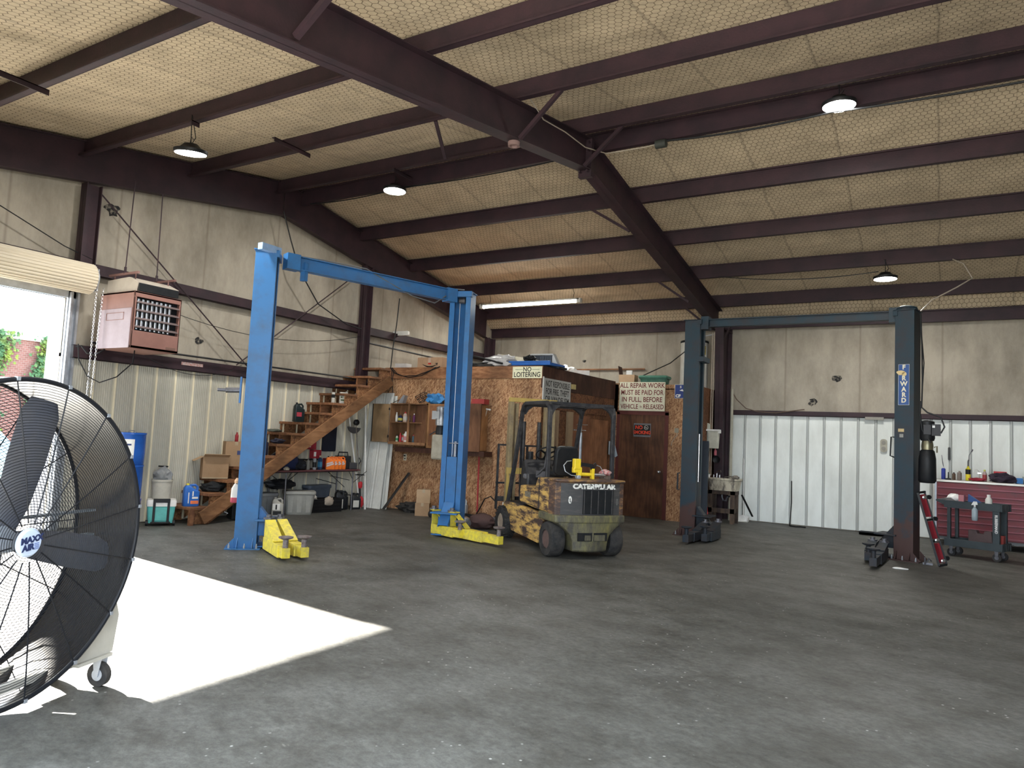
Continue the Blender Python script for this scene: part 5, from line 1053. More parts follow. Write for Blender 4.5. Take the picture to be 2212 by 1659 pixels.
for y, x, h, lab in ((10.78, -10.44, .40, 'large black fluid jug with white label, nearest the crate'), (10.95, -10.52, .38, 'black fluid jug, middle one of the group under the far end of the table'), (11.20, -10.40, .33, 'small black jug with a large pale label beside the red trimmer')):
    j_ = jug('oil_jug', lab, (x, y, 0), .20, .16, h, C('jug black', (.014, .016, .02), .4), black, rz=math.radians(60))
    if y != 10.95: b = B(); b.box(-.07, .05, -.083, -.079, .04, h*.55); obj('paper_label', b, C('off white label', (.55, .54, .5)), j_)
bt = thing('black_toolbox', 'black case with silver latch under the lowest stairs beside the near blue post', 'case', (-10.38, 8.38, 0), math.radians(70))
b = B(); b.box(-.22, .22, -.14, .14, .0, .27); obj('case', b, black, bt, bevel=.02); b = B(); b.tube([(-.30, -.12, .10), (-.36, -.14, .12), (-.34, -.10, .14), (-.28, -.12, .11)], .008, closed=True); obj('latch', b, chrome, bt)
# string trimmer standing on its engine
tm = thing('string_trimmer', 'red string trimmer standing head-up against the wall by the white panels', 'trimmer', (-10.38, 11.33, 0))
b = B(); b.tube([(0, 0, .08), (-.02, -.10, .9), (-.05, -.24, 1.78)], .012, 8); obj('shaft', b, chrome, tm, smooth=True)
b = B(); blob(b, (0, 0, .13), (.055, .07, .13), 31, 3, .25); b.lathe([(.03, .42), (.045, .45), (.045, .53), (.03, .56)], (-.01, -.03, 0), 16); obj('engine_cover', b, C('trimmer red', (.55, .03, .04), .35), tm, smooth=True)
b = B(); b.cyl((-.005, -.02, .24), (-.01, -.04, .44), .022, n=12); b.tube([(-.02+.09*math.cos(a), -.05+.09*math.sin(a), .70) for a in [2*PI*i/20 for i in range(20)]], .011, 6, closed=True); b.tube([(-.02, -.10, .92), (.03, -.10, .99), (-.02, -.10, 1.05)], .012); obj('handle', b, black, tm, smooth=True)
b = B(); b.lathe([(.06, -.01), (.065, .04), (.04, .07), (0, .07)], (-.05, -.24, 1.78), 18, 'x'); gh = obj('trimmer_head', b, black, tm, smooth=True)
b = B(); b.prism([(-.27+.20*math.cos(a), 1.72+.17*math.sin(a)) for a in [PI+.2+(PI-.5)*i/14 for i in range(15)]], 'x', -.06, -.045); obj('guard', b, C('smoke guard', (.07, .07, .075), .4), gh)
for i, (p0, p1, lab) in enumerate((((-10.36, 11.30, .01), (-10.66, 11.00, 2.42), 'white conduit rod leaning by the trimmer, its top nearer the stairs'), ((-10.22, 11.30, .01), (-10.58, 11.50, 2.40), 'white conduit rod crossing in front of the white leaning panels'))):
    b = B(); b.tube([p0, p1], .017, 8); o = obj('conduit_rod', b, white, smooth=True); tag(o, lab, 'rod', 'white conduit rods')
    b = B(); b.lathe([(.018, 0), (.022, .02), (.015, .04), (0, .04)], (p0[0], p0[1], 0), 12); obj('end_cap', b, white, o)
# leaning metal sheets
def sheet_panel(label, bl, br, tr, tl, ph):
    bl, br, tr, tl = map(Vector, (bl, br, tr, tl)); W_ = (br-bl).length; pts = [q for q in ribs(0, W_, .30, ph, .011)]
    nrm = (br-bl).cross(tl-bl).normalized(); b = B(); vs = []
    for (v0, v1) in ((bl, br), (tl, tr)): vs += [v0.lerp(v1, u/W_)-nrm*d*-1 for u, d in pts]
    n = len(pts); b._add(vs, [(i, i+1, n+i+1, n+i) for i in range(n-1)]); return tag(obj('metal_sheet', b, mat('white sheet panel', (.62, .63, .60), .45, 0, (.42, .42, .40), 2, .7), solid=.002), label, 'metal panel')
sheet_panel('white ribbed metal sheet leaning in the corner, the wider front one', (-10.74, 11.60, 0), (-10.06, 11.58, 0), (-10.12, 11.90, 2.46), (-10.80, 11.93, 2.46), .12)
sheet_panel('white ribbed metal sheet leaning behind the front one, its right edge showing', (-10.60, 11.72, 0), (-9.99, 11.70, 0), (-10.08, 11.96, 2.40), (-10.60, 11.97, 2.40), .2)
b = B(); b.beam((-9.90, 11.50, .02), (-9.62, 11.93, .78), .09, .03); tag(obj('leaning_board', b, rubber), 'dark warped board leaning against the strand board wall', 'board')

# wall cabinets --------------------------------------------------
cabw = wood('cabinet plywood', (.24, .12, .06), (.34, .18, .09), (6, 6, 1.5)); cabd = wood('cabinet door face', (.30, .19, .10), (.36, .24, .13), (6, 6, 2), 1.5); cab_dk = wood('dark cabinet door', (.14, .065, .035), (.22, .11, .06), (6, 6, 1.5))
c1 = thing('wall_cabinet', 'open plywood wall cabinet with bottles, left of the blue lift post', 'cabinet', (-9.54, OY, 1.40))
b = B(); W2 = .49
b.box(-W2, W2, -.32, 0, 0, .02); b.box(-W2, W2, -.32, 0, .81, .83); b.box(-W2, -W2+.02, -.32, 0, 0, .83); b.box(W2-.02, W2, -.32, 0, 0, .83); b.box(-W2, W2, -.012, 0, 0, .83); b.box(-W2, W2, -.30, -.01, .42, .44); b.box(.0, .045, -.33, -.31, 0, .83)
b.box(-W2, W2, -.335, -.32, -.03, .025); obj('body', b, cabw, c1)
b = B(); b.box(-W2-.47, -W2-.01, -.34, -.32, .0, .81); dr = obj('door', b, cabd, c1, bevel=.003, label='pale door swung wide open'); b = B(); b.box(-W2-.02, -W2+.01, -.345, -.335, .10, .15); b.box(-W2-.02, -W2+.01, -.345, -.335, .68, .73); b.box(-W2-.47, -W2-.45, -.346, -.34, 0, .81); obj('hinge', b, black, dr)
b = B(); b.M = Matrix.Translation((W2, -.33, 0)) @ Matrix.Rotation(-.35, 4, 'Z'); b.box(-.40, 0, -.018, 0, .02, .80); obj('door', b, cab_dk, c1, bevel=.003, label='dark right-hand door standing ajar')
spots_ = [(-.40, .443, .20, .025, (.55, .56, .54), 'tall white bottle, leftmost on the upper cabinet shelf', (.6, .6, .6)), (-.30, .443, .15, .045, (.02, .03, .08), 'squat dark blue bottle with yellow label on the upper cabinet shelf', (.5, .45, .1)), (-.17, .443, .21, .04, (.50, .38, .32), 'pink-tan spray bottle on the upper cabinet shelf', (.5, .5, .48)), (-.07, .443, .20, .03, (.05, .06, .22), 'dark blue bottle on the upper cabinet shelf beside the centre stile', (.5, .5, .5)), (.07, .443, .18, .028, (.12, .03, .10), 'purple bottle right of the centre stile in the cabinet', None),
          (-.36, .022, .14, .028, (.55, .58, .50), 'white and green bottle, leftmost on the cabinet floor', (.05, .25, .1)), (-.27, .022, .19, .026, (.45, .03, .05), 'red bottle on the cabinet floor, left of the white one', None), (-.20, .022, .17, .025, (.38, .05, .05), 'second red bottle on the cabinet floor', (.3, .3, .3)), (-.13, .022, .22, .038, (.70, .68, .66), 'white spray bottle on the cabinet floor', (.55, .25, .25)), (-.05, .022, .12, .022, (.40, .12, .08), 'small orange bottle at the right on the cabinet floor', None), (.08, .022, .16, .028, (.05, .09, .12), 'dark teal bottle right of the centre stile on the cabinet floor', None)]
for i, (x, z, h, r, c, lab, bd) in enumerate(spots_):
    bottle('bottle', lab, 'bottle', (-9.54+x, OY-.20, 1.40+z), h, r, C('bottle colour %d' % i, c, .35), C('bottle cap %d' % (i % 4), ((.6, .6, .6), (.05, .05, .05), (.5, .05, .05), (.1, .3, .15))[i % 4]), C('bottle label %d' % i, bd) if bd else None, kind='flat' if i in (1, 2, 8) else 'round')
c2 = thing('wall_cabinet', 'closed plywood wall cabinet behind the blue lift post', 'cabinet', (-8.38, OY, 1.33))
b = B(); b.box(-.66, .62, -.30, 0, 0, .90); obj('body', b, wood('light plywood', (.34, .17, .07), (.45, .24, .11), (6, 6, 1.5)), c2)
b = B(); b.box(.30, .66, -.33, -.30, -.02, .92); obj('door', b, cab_dk, c2); b = B(); b.box(-.60, -.1, -.32, -.30, .05, .87); obj('door', b, ply, c2)
b = B(); b.box(-9.85, -7.62, OY-.30, OY, 1.22, 1.32); tag(obj('shelf_rail', b, dkply), 'dark red rail under the wall cabinets', 'rail')
op = thing('outlet_plate', 'cream wall outlet plate with a black plug, below the open cabinet', 'outlet', (-9.81, OY, 1.10)); b = B(); b.box(-.04, .04, -.008, 0, -.07, .07); obj('plate', b, C('cream plate', (.70, .66, .52)), op, bevel=.003); b = B(); b.cyl((0, -.03, .03), (0, -.008, .03), .016, n=12); b.cyl((0, -.01, -.03), (0, -.008, -.03), .016, n=12); b.tube([(0, -.03, .03), (-.04, -.03, .03)], .006); obj('plug', b, black, op)
# on top of the cabinets
b = B(); b.prism([(-.10, 0), (.04, 0), (.10, .17), (.05, .18)], 'y', -.05, .05); o = obj('grey_wedge', b, galv); o.location = (-9.84, OY-.16, 2.232); tag(o, 'grey metal wedge on the left end of the open cabinet top', 'metal piece')
b = B(); b.tube([(-10.02, OY-.25, 2.24), (-9.98, OY-.15, 2.30), (-9.9, OY-.1, 2.33)], .006); tag(obj('cord', b, black), 'short black cord at the left end of the cabinet top', 'cord')
wb = thing('wire_basket', 'tipped black wire basket on the open cabinet top', 'basket', (-9.26, OY-.18, 2.30), .4, rot=(0, -.5, .4))
b = B()
for z, k in ((0, .8), (.07, .9), (.14, 1.0)): b.tube([(.11*k*x_, .09*k*y_, z) for x_, y_ in ((1, 1), (-1, 1), (-1, -1), (1, -1))], .007, closed=True)
for x_, y_ in ((1, 1), (-1, 1), (-1, -1), (1, -1), (0, 1), (0, -1)): b.tube([(.088*x_, .072*y_, 0), (.11*x_, .09*y_, .14)], .006)
obj('frame', b, black, wb)
rag('plastic_bag', 'crumpled bright blue plastic bag on top of the cabinets', (-8.95, OY-.18, 2.235), (.20, .14, .12), C('blue film', (.06, .26, .60), .3), 41, 'bag', .45, 2.4)
carton('red_box', 'flat red tool box on top of the cabinet right of the blue post', (-7.86, OY-.16, 2.25), .30, .18, .10, C('faded red', (.35, .05, .05)), tape=False)
sq = thing('floor_squeegee', 'long pole with red lower half and pale crosshead leaning on the strand board', 'tool', (-7.80, OY-.10, 0))
b = B(); b.tube([(-.04, 0, .03), (-.05, -.02, 1.35)], .016, 8); obj('lower_pole', b, C('red pole', (.42, .04, .05)), sq, smooth=True)
b = B(); b.tube([(-.05, -.02, 1.35), (-.04, -.01, 1.75), (.06, .02, 2.14)], .013, 8); obj('upper_pole', b, C('cream pole', (.60, .50, .40)), sq, smooth=True)
b = B(); b.beam((-.03, .02, 2.17), (.14, .02, 2.15), .03, .03); obj('crosshead', b, white, sq)
# cables on the fascia
b = B(); b.tube([(-10.35, OY-.03, 3.02), (-10.2, OY-.05, 2.9), (-9.95, OY-.05, 2.83), (-9.6, OY-.05, 2.84), (-9.3, OY-.04, 2.93), (-9.0, OY-.03, 3.03)], .010); b.tube([(-10.3, OY-.03, 3.02), (-10.1, OY-.05, 2.86), (-9.8, OY-.05, 2.80), (-9.45, OY-.05, 2.84), (-9.1, OY-.03, 3.02)], .008); b.tube([(-10.42, OY-.03, 2.9), (-10.45, OY-.04, 2.6), (-10.36, OY-.04, 2.48), (-10.28, OY-.04, 2.62), (-10.30, OY-.03, 2.9), (-10.3, OY-.03, 3.02)], .007); b.tube([(-10.24, OY-.03, 2.96), (-10.26, OY-.05, 2.7), (-10.22, OY-.04, 2.46)], .008)
tag(obj('cable_bundle', b, black, smooth=True), 'black cables looping across the fascia at the top of the stairs', 'cable')
# floor in front of the office
cA = carton('cardboard_box', 'small cardboard box on the floor by the strand board wall, lower of two', (-8.83, 11.45, 0), .28, .26, .25, card, rz=.5)
carton('cardboard_box', 'small cardboard box stacked on the lower one by the strand board wall', (-8.84, 11.46, .252), .27, .25, .26, card2, rz=.62)
rag('rubber_scrap', 'black rubber scraps heaped on the floor left of the two small boxes', (-9.32, 11.72, 0), (.34, .12, .11), rubber, 51, 'scrap', .6, 2.6)
ax = thing('drive_axle', 'greasy black drive axle lying between the boxes and the far blue post', 'car part', (-8.42, 11.30, .07), -.15)
b = B(); b.lathe([(.03, -.16), (.07, -.12), (.075, -.06), (.05, -.03), (.055, .0), (.035, .05), (.02, .06)], n=18, axis='x'); obj('joint_boot', b, rubber, ax, smooth=True); b = B(); b.cyl((.05, 0, 0), (.55, 0, -.03), .018, n=12); b.cyl((.40, 0, -.03), (.55, 0, -.03), .035, n=14); obj('shaft', b, steelgrey, ax)
jug('oil_jug', 'silver oil jug standing by the wall right of the far blue post', (-8.16, 11.85, 0), .20, .12, .38, C('pale silver jug', (.42, .45, .47), .3), white, rz=.2)
bottle('white_bottle', 'tall white bottle by the wall beside the load backrest', 'bottle', (-7.22, 11.86, 0), .38, .06, C('milk white', (.55, .60, .62)), white, neck=.3)
b = B(); b.tube([(-7.3, 11.75, .36), (-7.42, 11.7, .48), (-7.55, 11.7, .42), (-7.66, 11.7, .22), (-7.78, 11.7, .03), (-7.9, 11.68, .012)], .012); tag(obj('rubber_hose', b, black, smooth=True), 'black hose arching over the floor left of the forklift', 'hose')
tk = thing('torque_bar', 'long black axle bar lying on the floor between blue post and forklift', 'car part', (-7.5, 11.2, .12), -.12)
b = B(); b.cyl((-.85, 0, .02), (.9, 0, .0), .035, n=14); obj('tube', b, black, tk, smooth=True); b = B(); b.cyl((-.2, -.02, .0), (-.12, -.02, .0), .05, n=14); b.cyl((.5, 0, 0), (.6, 0, 0), .05, n=14); b.cb((-.83, 0, -.04), (.08, .1, .16)); b.cb((.85, 0, -.04), (.08, .1, .16)); obj('flange', b, steelgrey, tk)
wl = thing('wheel_hub', 'bright machined wheel hub on the floor behind the yellow lift arms', 'car part', (-7.02, 10.28, .12), .9)
b = B(); b.lathe([(.03, -.05), (.10, -.04), (.12, 0), (.12, .02), (.06, .03), (.05, .09), (0, .1)], n=26, axis='y'); obj('disc', b, chrome, wl, smooth=True); b = B()
for i in range(5): a = 2*PI*i/5; b.cyl((.07*math.cos(a), -.07, .07*math.sin(a)), (.07*math.cos(a), -.03, .07*math.sin(a)), .009, n=6)
obj('stud', b, steelgrey, wl)
rag('iron_scrap', 'rust-brown lump of iron lying beside the wheel hub', (-6.95, 10.70, 0), (.26, .18, .14), C('rusty iron', (.09, .05, .045), .8), 61, 'scrap iron', .3)

# on the loft ----------------------------------------------------
az_ = carton('cardboard_box', 'cardboard parcel with a black smile arrow on the loft edge', (-9.43, 12.32, 3.02), .66, .30, .235, C('parcel brown', (.42, .27, .17), .8), tape=False)
b = B(); pts = [(-.19+.38*i/14, .085-.055*math.sin(PI*min(1, i/14*.96))) for i in range(15)]; th_ = [.004+.012*math.sin(PI*i/14) for i in range(15)]
b.prism([(x, z+t_) for (x, z), t_ in zip(pts, th_)]+[(x, z-t_) for (x, z), t_ in reversed(list(zip(pts, th_)))], 'y', -.153, -.150); b.prism([(.13, .105), (.215, .115), (.20, .045), (.185, .09)], 'y', -.153, -.150); obj('smile_arrow', b, black, az_)
b = B(); b.box(-.04, .03, -.153, -.150, .12, .235); obj('tape', b, C('pale tape strip', (.5, .38, .30)), az_); b = B(); b.box(-.04, .04, -.154, -.151, .085, .115); obj('red_mark', b, C('red mark', (.5, .04, .03)), az_)
wbx = carton('white_box', 'small white box on the loft above the stairs', (-10.22, 12.25, 3.02), .32, .18, .11, C('box white', (.58, .56, .55)), tape=False)
b = B(); b.box(-7.5, -6.55, 12.25, 12.9, 3.065, 3.125); b.box(-7.5, -6.55, 12.25, 12.28, 3.125, 3.155); o = obj('blue_tray', b, C('bright blue plastic', (.03, .13, .45), .3), bevel=.01); tag(o, 'flat bright blue plastic tray on the loft corner above the NO LOITERING sign', 'tray')
b = B(); b.box(-7.2, -6.45, 12.45, 12.8, 3.02, 3.06); tag(obj('dark_plank', b, black), 'dark plank beneath the bright blue tray', 'plank')
gb = thing('grey_bin', 'grey ribbed plastic bin lying on its side on the blue tray', 'bin', (-6.98, 12.78, 3.13), .1)
b = B(); b.prism([(-.34, 0), (-.22, .19), (.24, .19), (.34, 0)], 'y', 0, .02); obj('bottom', b, C('slate ribbed plastic', (.12, .14, .17)), gb)
b = B()
for i in range(9): x = -.22+.055*i; b.box(x-.008, x+.008, -.02, 0, .02, .17)
obj('ribs', b, C('slate ribbed plastic', (.12, .14, .17)), gb)
b = B(); b.prism([(-.24, .185), (-.22, .215), (.25, .215), (.27, .185)], 'y', -.14, .03); b.prism([(.24, .0), (.36, 0), (.26, .2), (.24, .2)], 'y', -.14, .02); b.prism([(-.36, 0), (-.30, 0), (-.22, .2), (-.25, .21)], 'y', -.14, .02); obj('side_wall', b, C('pale bin rim', (.45, .47, .48)), gb)
b = B(); b.M = Matrix.Translation((-7.45, 12.5, 3.20)) @ Matrix.Rotation(.14, 4, 'Y'); b.box(-.42, .45, -.1, .1, -.02, .07); tag(obj('cream_panel', b, C('cream panel', (.60, .56, .44))), 'cream boxed panel lying tilted on the loft beside the blue tray', 'panel')
rag('plastic_bag', 'crumpled clear white plastic bag on the loft left of the blue tray', (-7.75, 12.35, 3.02), (.36, .18, .15), C('clear white film', (.45, .45, .46), .25), 71, 'bag', .5, 2.6)
b = B(); b.tube([(-8.9, 12.2, 3.36), (-8.2, 12.2, 3.24), (-7.6, 12.18, 3.10)], .02, 8); tag(obj('black_pipe', b, black, smooth=True), 'long black pipe resting across the white bag on the loft', 'pipe')
rag('bracket_tangle', 'tangle of small black brackets on the blue tray', (-7.10, 12.40, 3.127), (.12, .07, .08), black, 73, 'brackets', .9, 3.5)
rag('dark_scrap', 'low dark scraps along the loft edge right of the blue post', (-8.25, 12.2, 3.02), (.42, .10, .06), rubber, 74, 'scraps', .6, 3)
b = B(); b.box(-8.7, -6.35, 16.86, 16.90, 3.47, 3.505); struct('trim_5', b, pine, label='thin board along the back wall above the loft')
carton('foam_box', 'white foam packing piece on the loft beside the side wall edge', (-6.90, 14.4, 3.02), .34, .3, .16, white, rz=.5, tape=False)
rag('plastic_bag', 'white crumpled bag next to the foam piece on the loft', (-7.20, 14.3, 3.02), (.20, .16, .14), white, 77, 'bag', .5)
cbb = carton('cardboard_box', 'open cardboard box with raised dark flap, on the loft above the repair-work sign', (-6.22, 15.5, 2.87), .36, .30, .32, card2, rz=.1, open_=True)
b = B(); b.M = Matrix.Translation((-.18, 0, .32)) @ Matrix.Rotation(-.15, 4, 'Y'); b.box(-.004, .004, -.15, .15, 0, .20); obj('flap', b, C('dark flap', (.10, .06, .045), .8), cbb); b = B(); b.box(-.02, .11, -.12, -.06, .32, .42); obj('paper', b, white, cbb)
gt = tote('green storage tote with lid on the loft above the repair-work sign', (-5.60, 15.55, 2.87), .64, .40, .26, C('green tote', (.05, .15, .11), .5), rz=.08)
b = B(); b.loft([[(x, y, z) for x, y in rrect(.67*k, .43*k, .05)] for z, k in ((.255, 1), (.28, 1), (.30, .95))]); obj('lid', b, C('green tote lid', (.07, .20, .14), .5), gt, smooth=True)
# ================================================================ water heater, sink corner
wh_ = thing('water_heater', 'white cylindrical water heater on the loft behind the teal lift post', 'water heater', (-4.93, 16.28, 2.86))
b = B(); b.lathe([(.30, 0), (.31, .02), (.31, 1.16), (.29, 1.19), (.10, 1.20), (0, 1.20)], n=40); obj('tank', b, C('white enamel tank', (.55, .54, .50), .35), wh_, smooth=True)
b = B(); b.lathe([(.312, 1.14), (.32, 1.15), (.32, 1.185), (.30, 1.195), (.30, 1.14)], n=40); obj('top_ring', b, black, wh_, smooth=True)
b = B(); b.loft([[(.3125*math.cos(a), .3125*math.sin(a), z) for a in [-.85+.5*i/6 for i in range(7)]]+[(.311*math.cos(a), .311*math.sin(a), z) for a in [-.85+.5*i/6 for i in range(6, -1, -1)]] for z in (.86, 1.06)]); obj('energy_label', b, mat('yellow label', (.50, .38, .04), .5, 0, (.05, .04, .02), 30, .8), wh_)
b = B(); b.tube([(-.1, 0, 1.2), (-.1, 0, 1.3), (-.08, .1, 1.35)], .018); b.tube([(.12, 0, 1.2), (.12, 0, 1.30), (.45, .0, 1.34)], .012); b.cyl((.3, -.16, .02), (.34, -.2, .02), .015, n=10); obj('fittings', b, galv, wh_)
b = B(); b.tube([(-4.44, 16.0, 4.2), (-4.44, 16.0, 3.0), (-4.44, 16.0, 1.0)], .012, 8); b.tube([(-4.40, 16.0, 4.2), (-4.40, 16.0, 3.0), (-4.40, 16.0, 1.0)], .012, 8)
tag(obj('water_pipes', b, C('tan pipe', (.38, .32, .26)), smooth=True), 'pair of tan water pipes running down to the utility sink', 'pipe')
b = B(); b.cyl((-4.13, 16.62, 0), (-4.13, 16.62, 2.98), .035, n=14); tag(obj('conduit', b, C('beige conduit', (.40, .38, .31)), smooth=True), 'thick beige conduit at the left edge of the white back wall panels', 'conduit')
b = B(); b.tube([(-4.12, 16.6, 2.9), (-4.05, 16.7, 2.75), (-3.85, 16.78, 2.55), (-3.6, 16.8, 2.48), (-3.2, 16.8, 2.46), (-2.6, 16.8, 2.55)], .012); tag(obj('cable', b, C('dusty brown cable', (.13, .09, .07)), smooth=True), 'brown cable drooping from conduit to back wall girt', 'cable')
sf = thing('shop_light', 'pale plastic strip light hung upright on the wall left of the sink pipes', 'lamp', (-4.50, 15.95, 1.50))
b = B(); b.prism(rrect(.15, .66, .07, 6), 'y', -.05, .03); obj('diffuser', b, C('greenish plastic', (.48, .50, .42)), sf, bevel=.01, smooth=True); b = B(); b.box(-.12, -.08, .0, .03, -.26, .26); obj('back_plate', b, white, sf)
sf.location = (-4.50, 15.95, 1.83)
pt_ = thing('towel_dispenser', 'off-white box dispenser mounted on the dark column above the sink', 'dispenser', (-4.36, 15.98, 1.60))
b = B(); b.prism([(-.07, 0), (.12, .0), (.14, .40), (-.09, .40)], 'y', -.13, .02); obj('case', b, C('ivory plastic', (.52, .52, .44)), pt_, bevel=.008); b = B(); b.box(-.12, .16, -.15, .02, .38, .42); b.box(.12, .17, -.12, .0, .34, .40); obj('lid', b, white, pt_)
b = B(); b.lathe([(.05, 0), (.075, -.03), (.082, -.04), (.06, -.02), (.04, -.012), (0, -.012)], (-4.27, 15.98, 1.36), 24, 'y'); tag(obj('dark_bell', b, black, smooth=True), 'round black horn on the dark column below the dispenser', 'horn')
bottle('pink_bottle', 'pink bottle on the dark column above the black horn', 'bottle', (-4.31, 15.99, 1.45), .15, .03, C('pink plastic', (.45, .12, .15)), C('pink plastic', (.45, .12, .15)))
sk = thing('utility_sink', 'grimy concrete utility sink on a dark timber stand', 'sink', (-4.08, 15.95, 0), 0)
grime = worn('grimy sink', (.50, .46, .36), (.36, .32, .25), (.09, .08, .07), 3, (2.5, 2.5, .7), .45, .62, .6)
b = B(); o_ = rrect(.64, .46, .05); i_ = rrect(.56, .38, .05); rg = [[(x*.88, y*.88, .70) for x, y in o_], [(x, y, .92) for x, y in o_], [(x*1.05, y*1.05, .93) for x, y in o_], [(x*1.05, y*1.05, .96) for x, y in o_], [(x, y, .96) for x, y in i_], [(x*.85, y*.85, .75) for x, y in i_]]
b.loft(rg); obj('basin', b, grime, sk, smooth=True)
tim = wood('oily timber', (.05, .035, .03), (.12, .08, .055), (9, 9, 2))
for x in (-.26, .22):
    for y in (-.16, .16): b = B(); b.box(x-.045, x+.045, y-.03, y+.03, 0, .70); obj('leg', b, tim, sk)
b = B(); b.box(-.30, .27, -.19, -.15, .62, .70); b.box(-.30, .27, .15, .19, .62, .70); b.box(-.30, .27, -.19, -.16, .22, .32); b.box(.18, .27, -.19, .19, .62, .70); b.box(.20, .25, -.19, .19, .22, .32); obj('rail', b, tim, sk)
b = B(); b.tube([(-.05, .0, .70), (-.05, 0, .55), (-.02, 0, .48), (.04, 0, .48), (.06, 0, .56), (.12, .1, .58), (.12, .2, .58)], .022, 8); obj('drain_trap', b, steelgrey, sk, smooth=True)
b = B(); b.tube([(-.22, .18, .96), (-.22, .18, 1.05), (-.20, .12, 1.10), (-.10, .0, 1.12), (-.08, -.03, 1.09)], .011, 8); b.cyl((-.29, .18, .96), (-.29, .18, 1.02), .018, n=10); b.cyl((-.16, .18, .96), (-.16, .18, 1.02), .018, n=10); b.tube([(.2, .1, .98), (.1, .12, 1.0), (-.05, .18, .99)], .01); obj('faucet', b, chrome, sk, smooth=True)
rag('work_gloves', 'dirty grey gloves draped on the right rim of the sink', (-3.82, 15.85, .945), (.07, .09, .05), C('grey glove', (.2, .18, .16), .9), 81, 'gloves', .6)
bottle('soap_bottle', 'small white bottle on the left rim of the sink', 'bottle', (-4.40, 15.86, .962), .09, .022, white, C('teal cap', (.1, .4, .35)))
br = thing('push_broom', 'broom with bright red handle leaning beside the sink', 'broom', (-4.38, 15.62, 0)); b = B(); b.tube([(-.06, .08, .90), (.06, -.04, .05)], .013, 8); obj('handle', b, C('broom red', (.55, .04, .04)), br); b = B(); b.cb((.06, -.04, .04), (.07, .05, .08)); obj('brush', b, black, br)
b = B(); b.beam((-4.36, 15.35, .02), (-4.40, 15.5, 1.75), .16, .05, (0, 1, 0)); tag(obj('dark_door_leaf', b, C('blue black board', (.02, .03, .045))), 'tall dark blue-black board leaning between the teal post and the sink', 'board')
b = B(); b.tube([(-4.50, 15.6, 1.30), (-4.47, 15.55, 1.42), (-4.36, 15.55, 1.42), (-4.35, 15.55, 1.30)], .012); tag(obj('bent_pipe', b, black), 'bent black pipe handle above the sink', 'pipe')
dp_ = thing('lobby_dustpan', 'white long-handled dustpan standing against the white panels', 'dustpan', (-3.83, 16.62, 0))
b = B(); b.prism([(-.13, 0), (.13, 0), (.13, .10), (.11, .14), (-.11, .14), (-.13, .10)], 'y', .04, .05); b.box(-.13, .13, -.08, .05, 0, .008); b.box(-.13, -.122, -.08, .05, 0, .10); b.box(.122, .13, -.08, .05, 0, .10); b.prism([(-.05, .0), (.05, .0), (.012, .14), (-.012, .14)], 'y', .02, .06); obj('pan', b, white, dp_)
b = B(); b.tube([(0, .045, .10), (-.02, .10, .75), (-.04, .16, 1.38)], .011, 8); b.tube([(-.04, .16, 1.38), (-.05, .14, 1.42), (-.07, .14, 1.38)], .008); obj('handle', b, white, dp_, smooth=True)
b = B(); b.beam((-3.74, 16.1, .62), (-3.55, 16.3, .16), .05, .02); tag(obj('dark_strap', b, black), 'black strip leaning from the sink stand to the floor', 'strip')

# ================================================================ right side: tool chest and cart
red = worn('red tool chest', (.17, .004, .012), (.13, .004, .012), (.09, .02, .025), 2.5, (1, 1, 2), .45, .68, .45)
tc_ = thing('tool_chest', 'long red rolling tool chest with many drawers against the back wall', 'tool chest', (1.38, 16.25, 0))
b = B(); b.box(-1.48, 1.5, -.34, .34, .17, 1.18); obj('cabinet', b, red, tc_, bevel=.008)
b = B(); b.box(-1.50, 1.52, -.37, .36, 1.18, 1.225); obj('worktop', b, mat('steel worktop', (.42, .40, .36), .35, .6, (.25, .24, .22), 3), tc_, bevel=.006)
b = B(); b.box(-1.50, -1.47, -.35, .35, .17, 1.18); obj('side_frame', b, galv, tc_)
zz = [1.165, 1.065, .93, .845, .765, .685, .565, .445, .33, .20]
for i in range(9):
    b = B(); b.box(-1.45, 1.45, -.362, -.34, zz[i+1]+.012, zz[i]-.006); dwr = obj('drawer', b, red, tc_, bevel=.003)
    b = B(); b.box(-1.45, 1.45, -.378, -.360, zz[i+1]+.006, zz[i+1]+.024); obj('pull', b, mat('pull trim', (.24, .07, .09), .4, .3), dwr)
b = B(); b.cyl((-.05, -.385, 1.12), (-.05, -.36, 1.12), .022, n=16); obj('lock', b, chrome, tc_)
b = B(); b.box(-1.44, 1.5, -.3, .3, .12, .17); obj('base_frame', b, C('grey frame', (.18, .19, .20)), tc_)
for x in (-1.25, 0, 1.3):
    for y in (-.24, .24): b = B(); b.cyl((x, y-.025, .062), (x, y+.025, .062), .062, n=16); obj('caster', b, rubber, tc_)
ZT = 1.226
def torch(label, x, y, h, r, m, m2):
    t = bottle('torch_cylinder', label, 'gas torch', (x, y, ZT), h, r, m, m2, kind='can'); b = B(); b.tube([(0, 0, h), (0, 0, h+.09), (.01, 0, h+.12)], .013, 8); b.tube([(.01, 0, h+.12), (.015, 0, h+.20), (.06, 0, h+.30)], .006, 6); b.cyl((.055, 0, h+.27), (.075, 0, h+.32), .012, n=10); obj('nozzle', b, steelgrey, t, smooth=True); return t
t_ = bottle('torch_cylinder', 'slim blue gas cylinder with a bent torch tip, leftmost on the tool chest', 'gas torch', (.02, 16.12, ZT), .24, .036, C('cobalt can', (.03, .05, .30)), white, kind='can')
b = B(); b.tube([(0, 0, .24), (-.01, 0, .30), (-.03, 0, .46)], [.006, .008, .004], 6); obj('nozzle', b, steelgrey, t_)
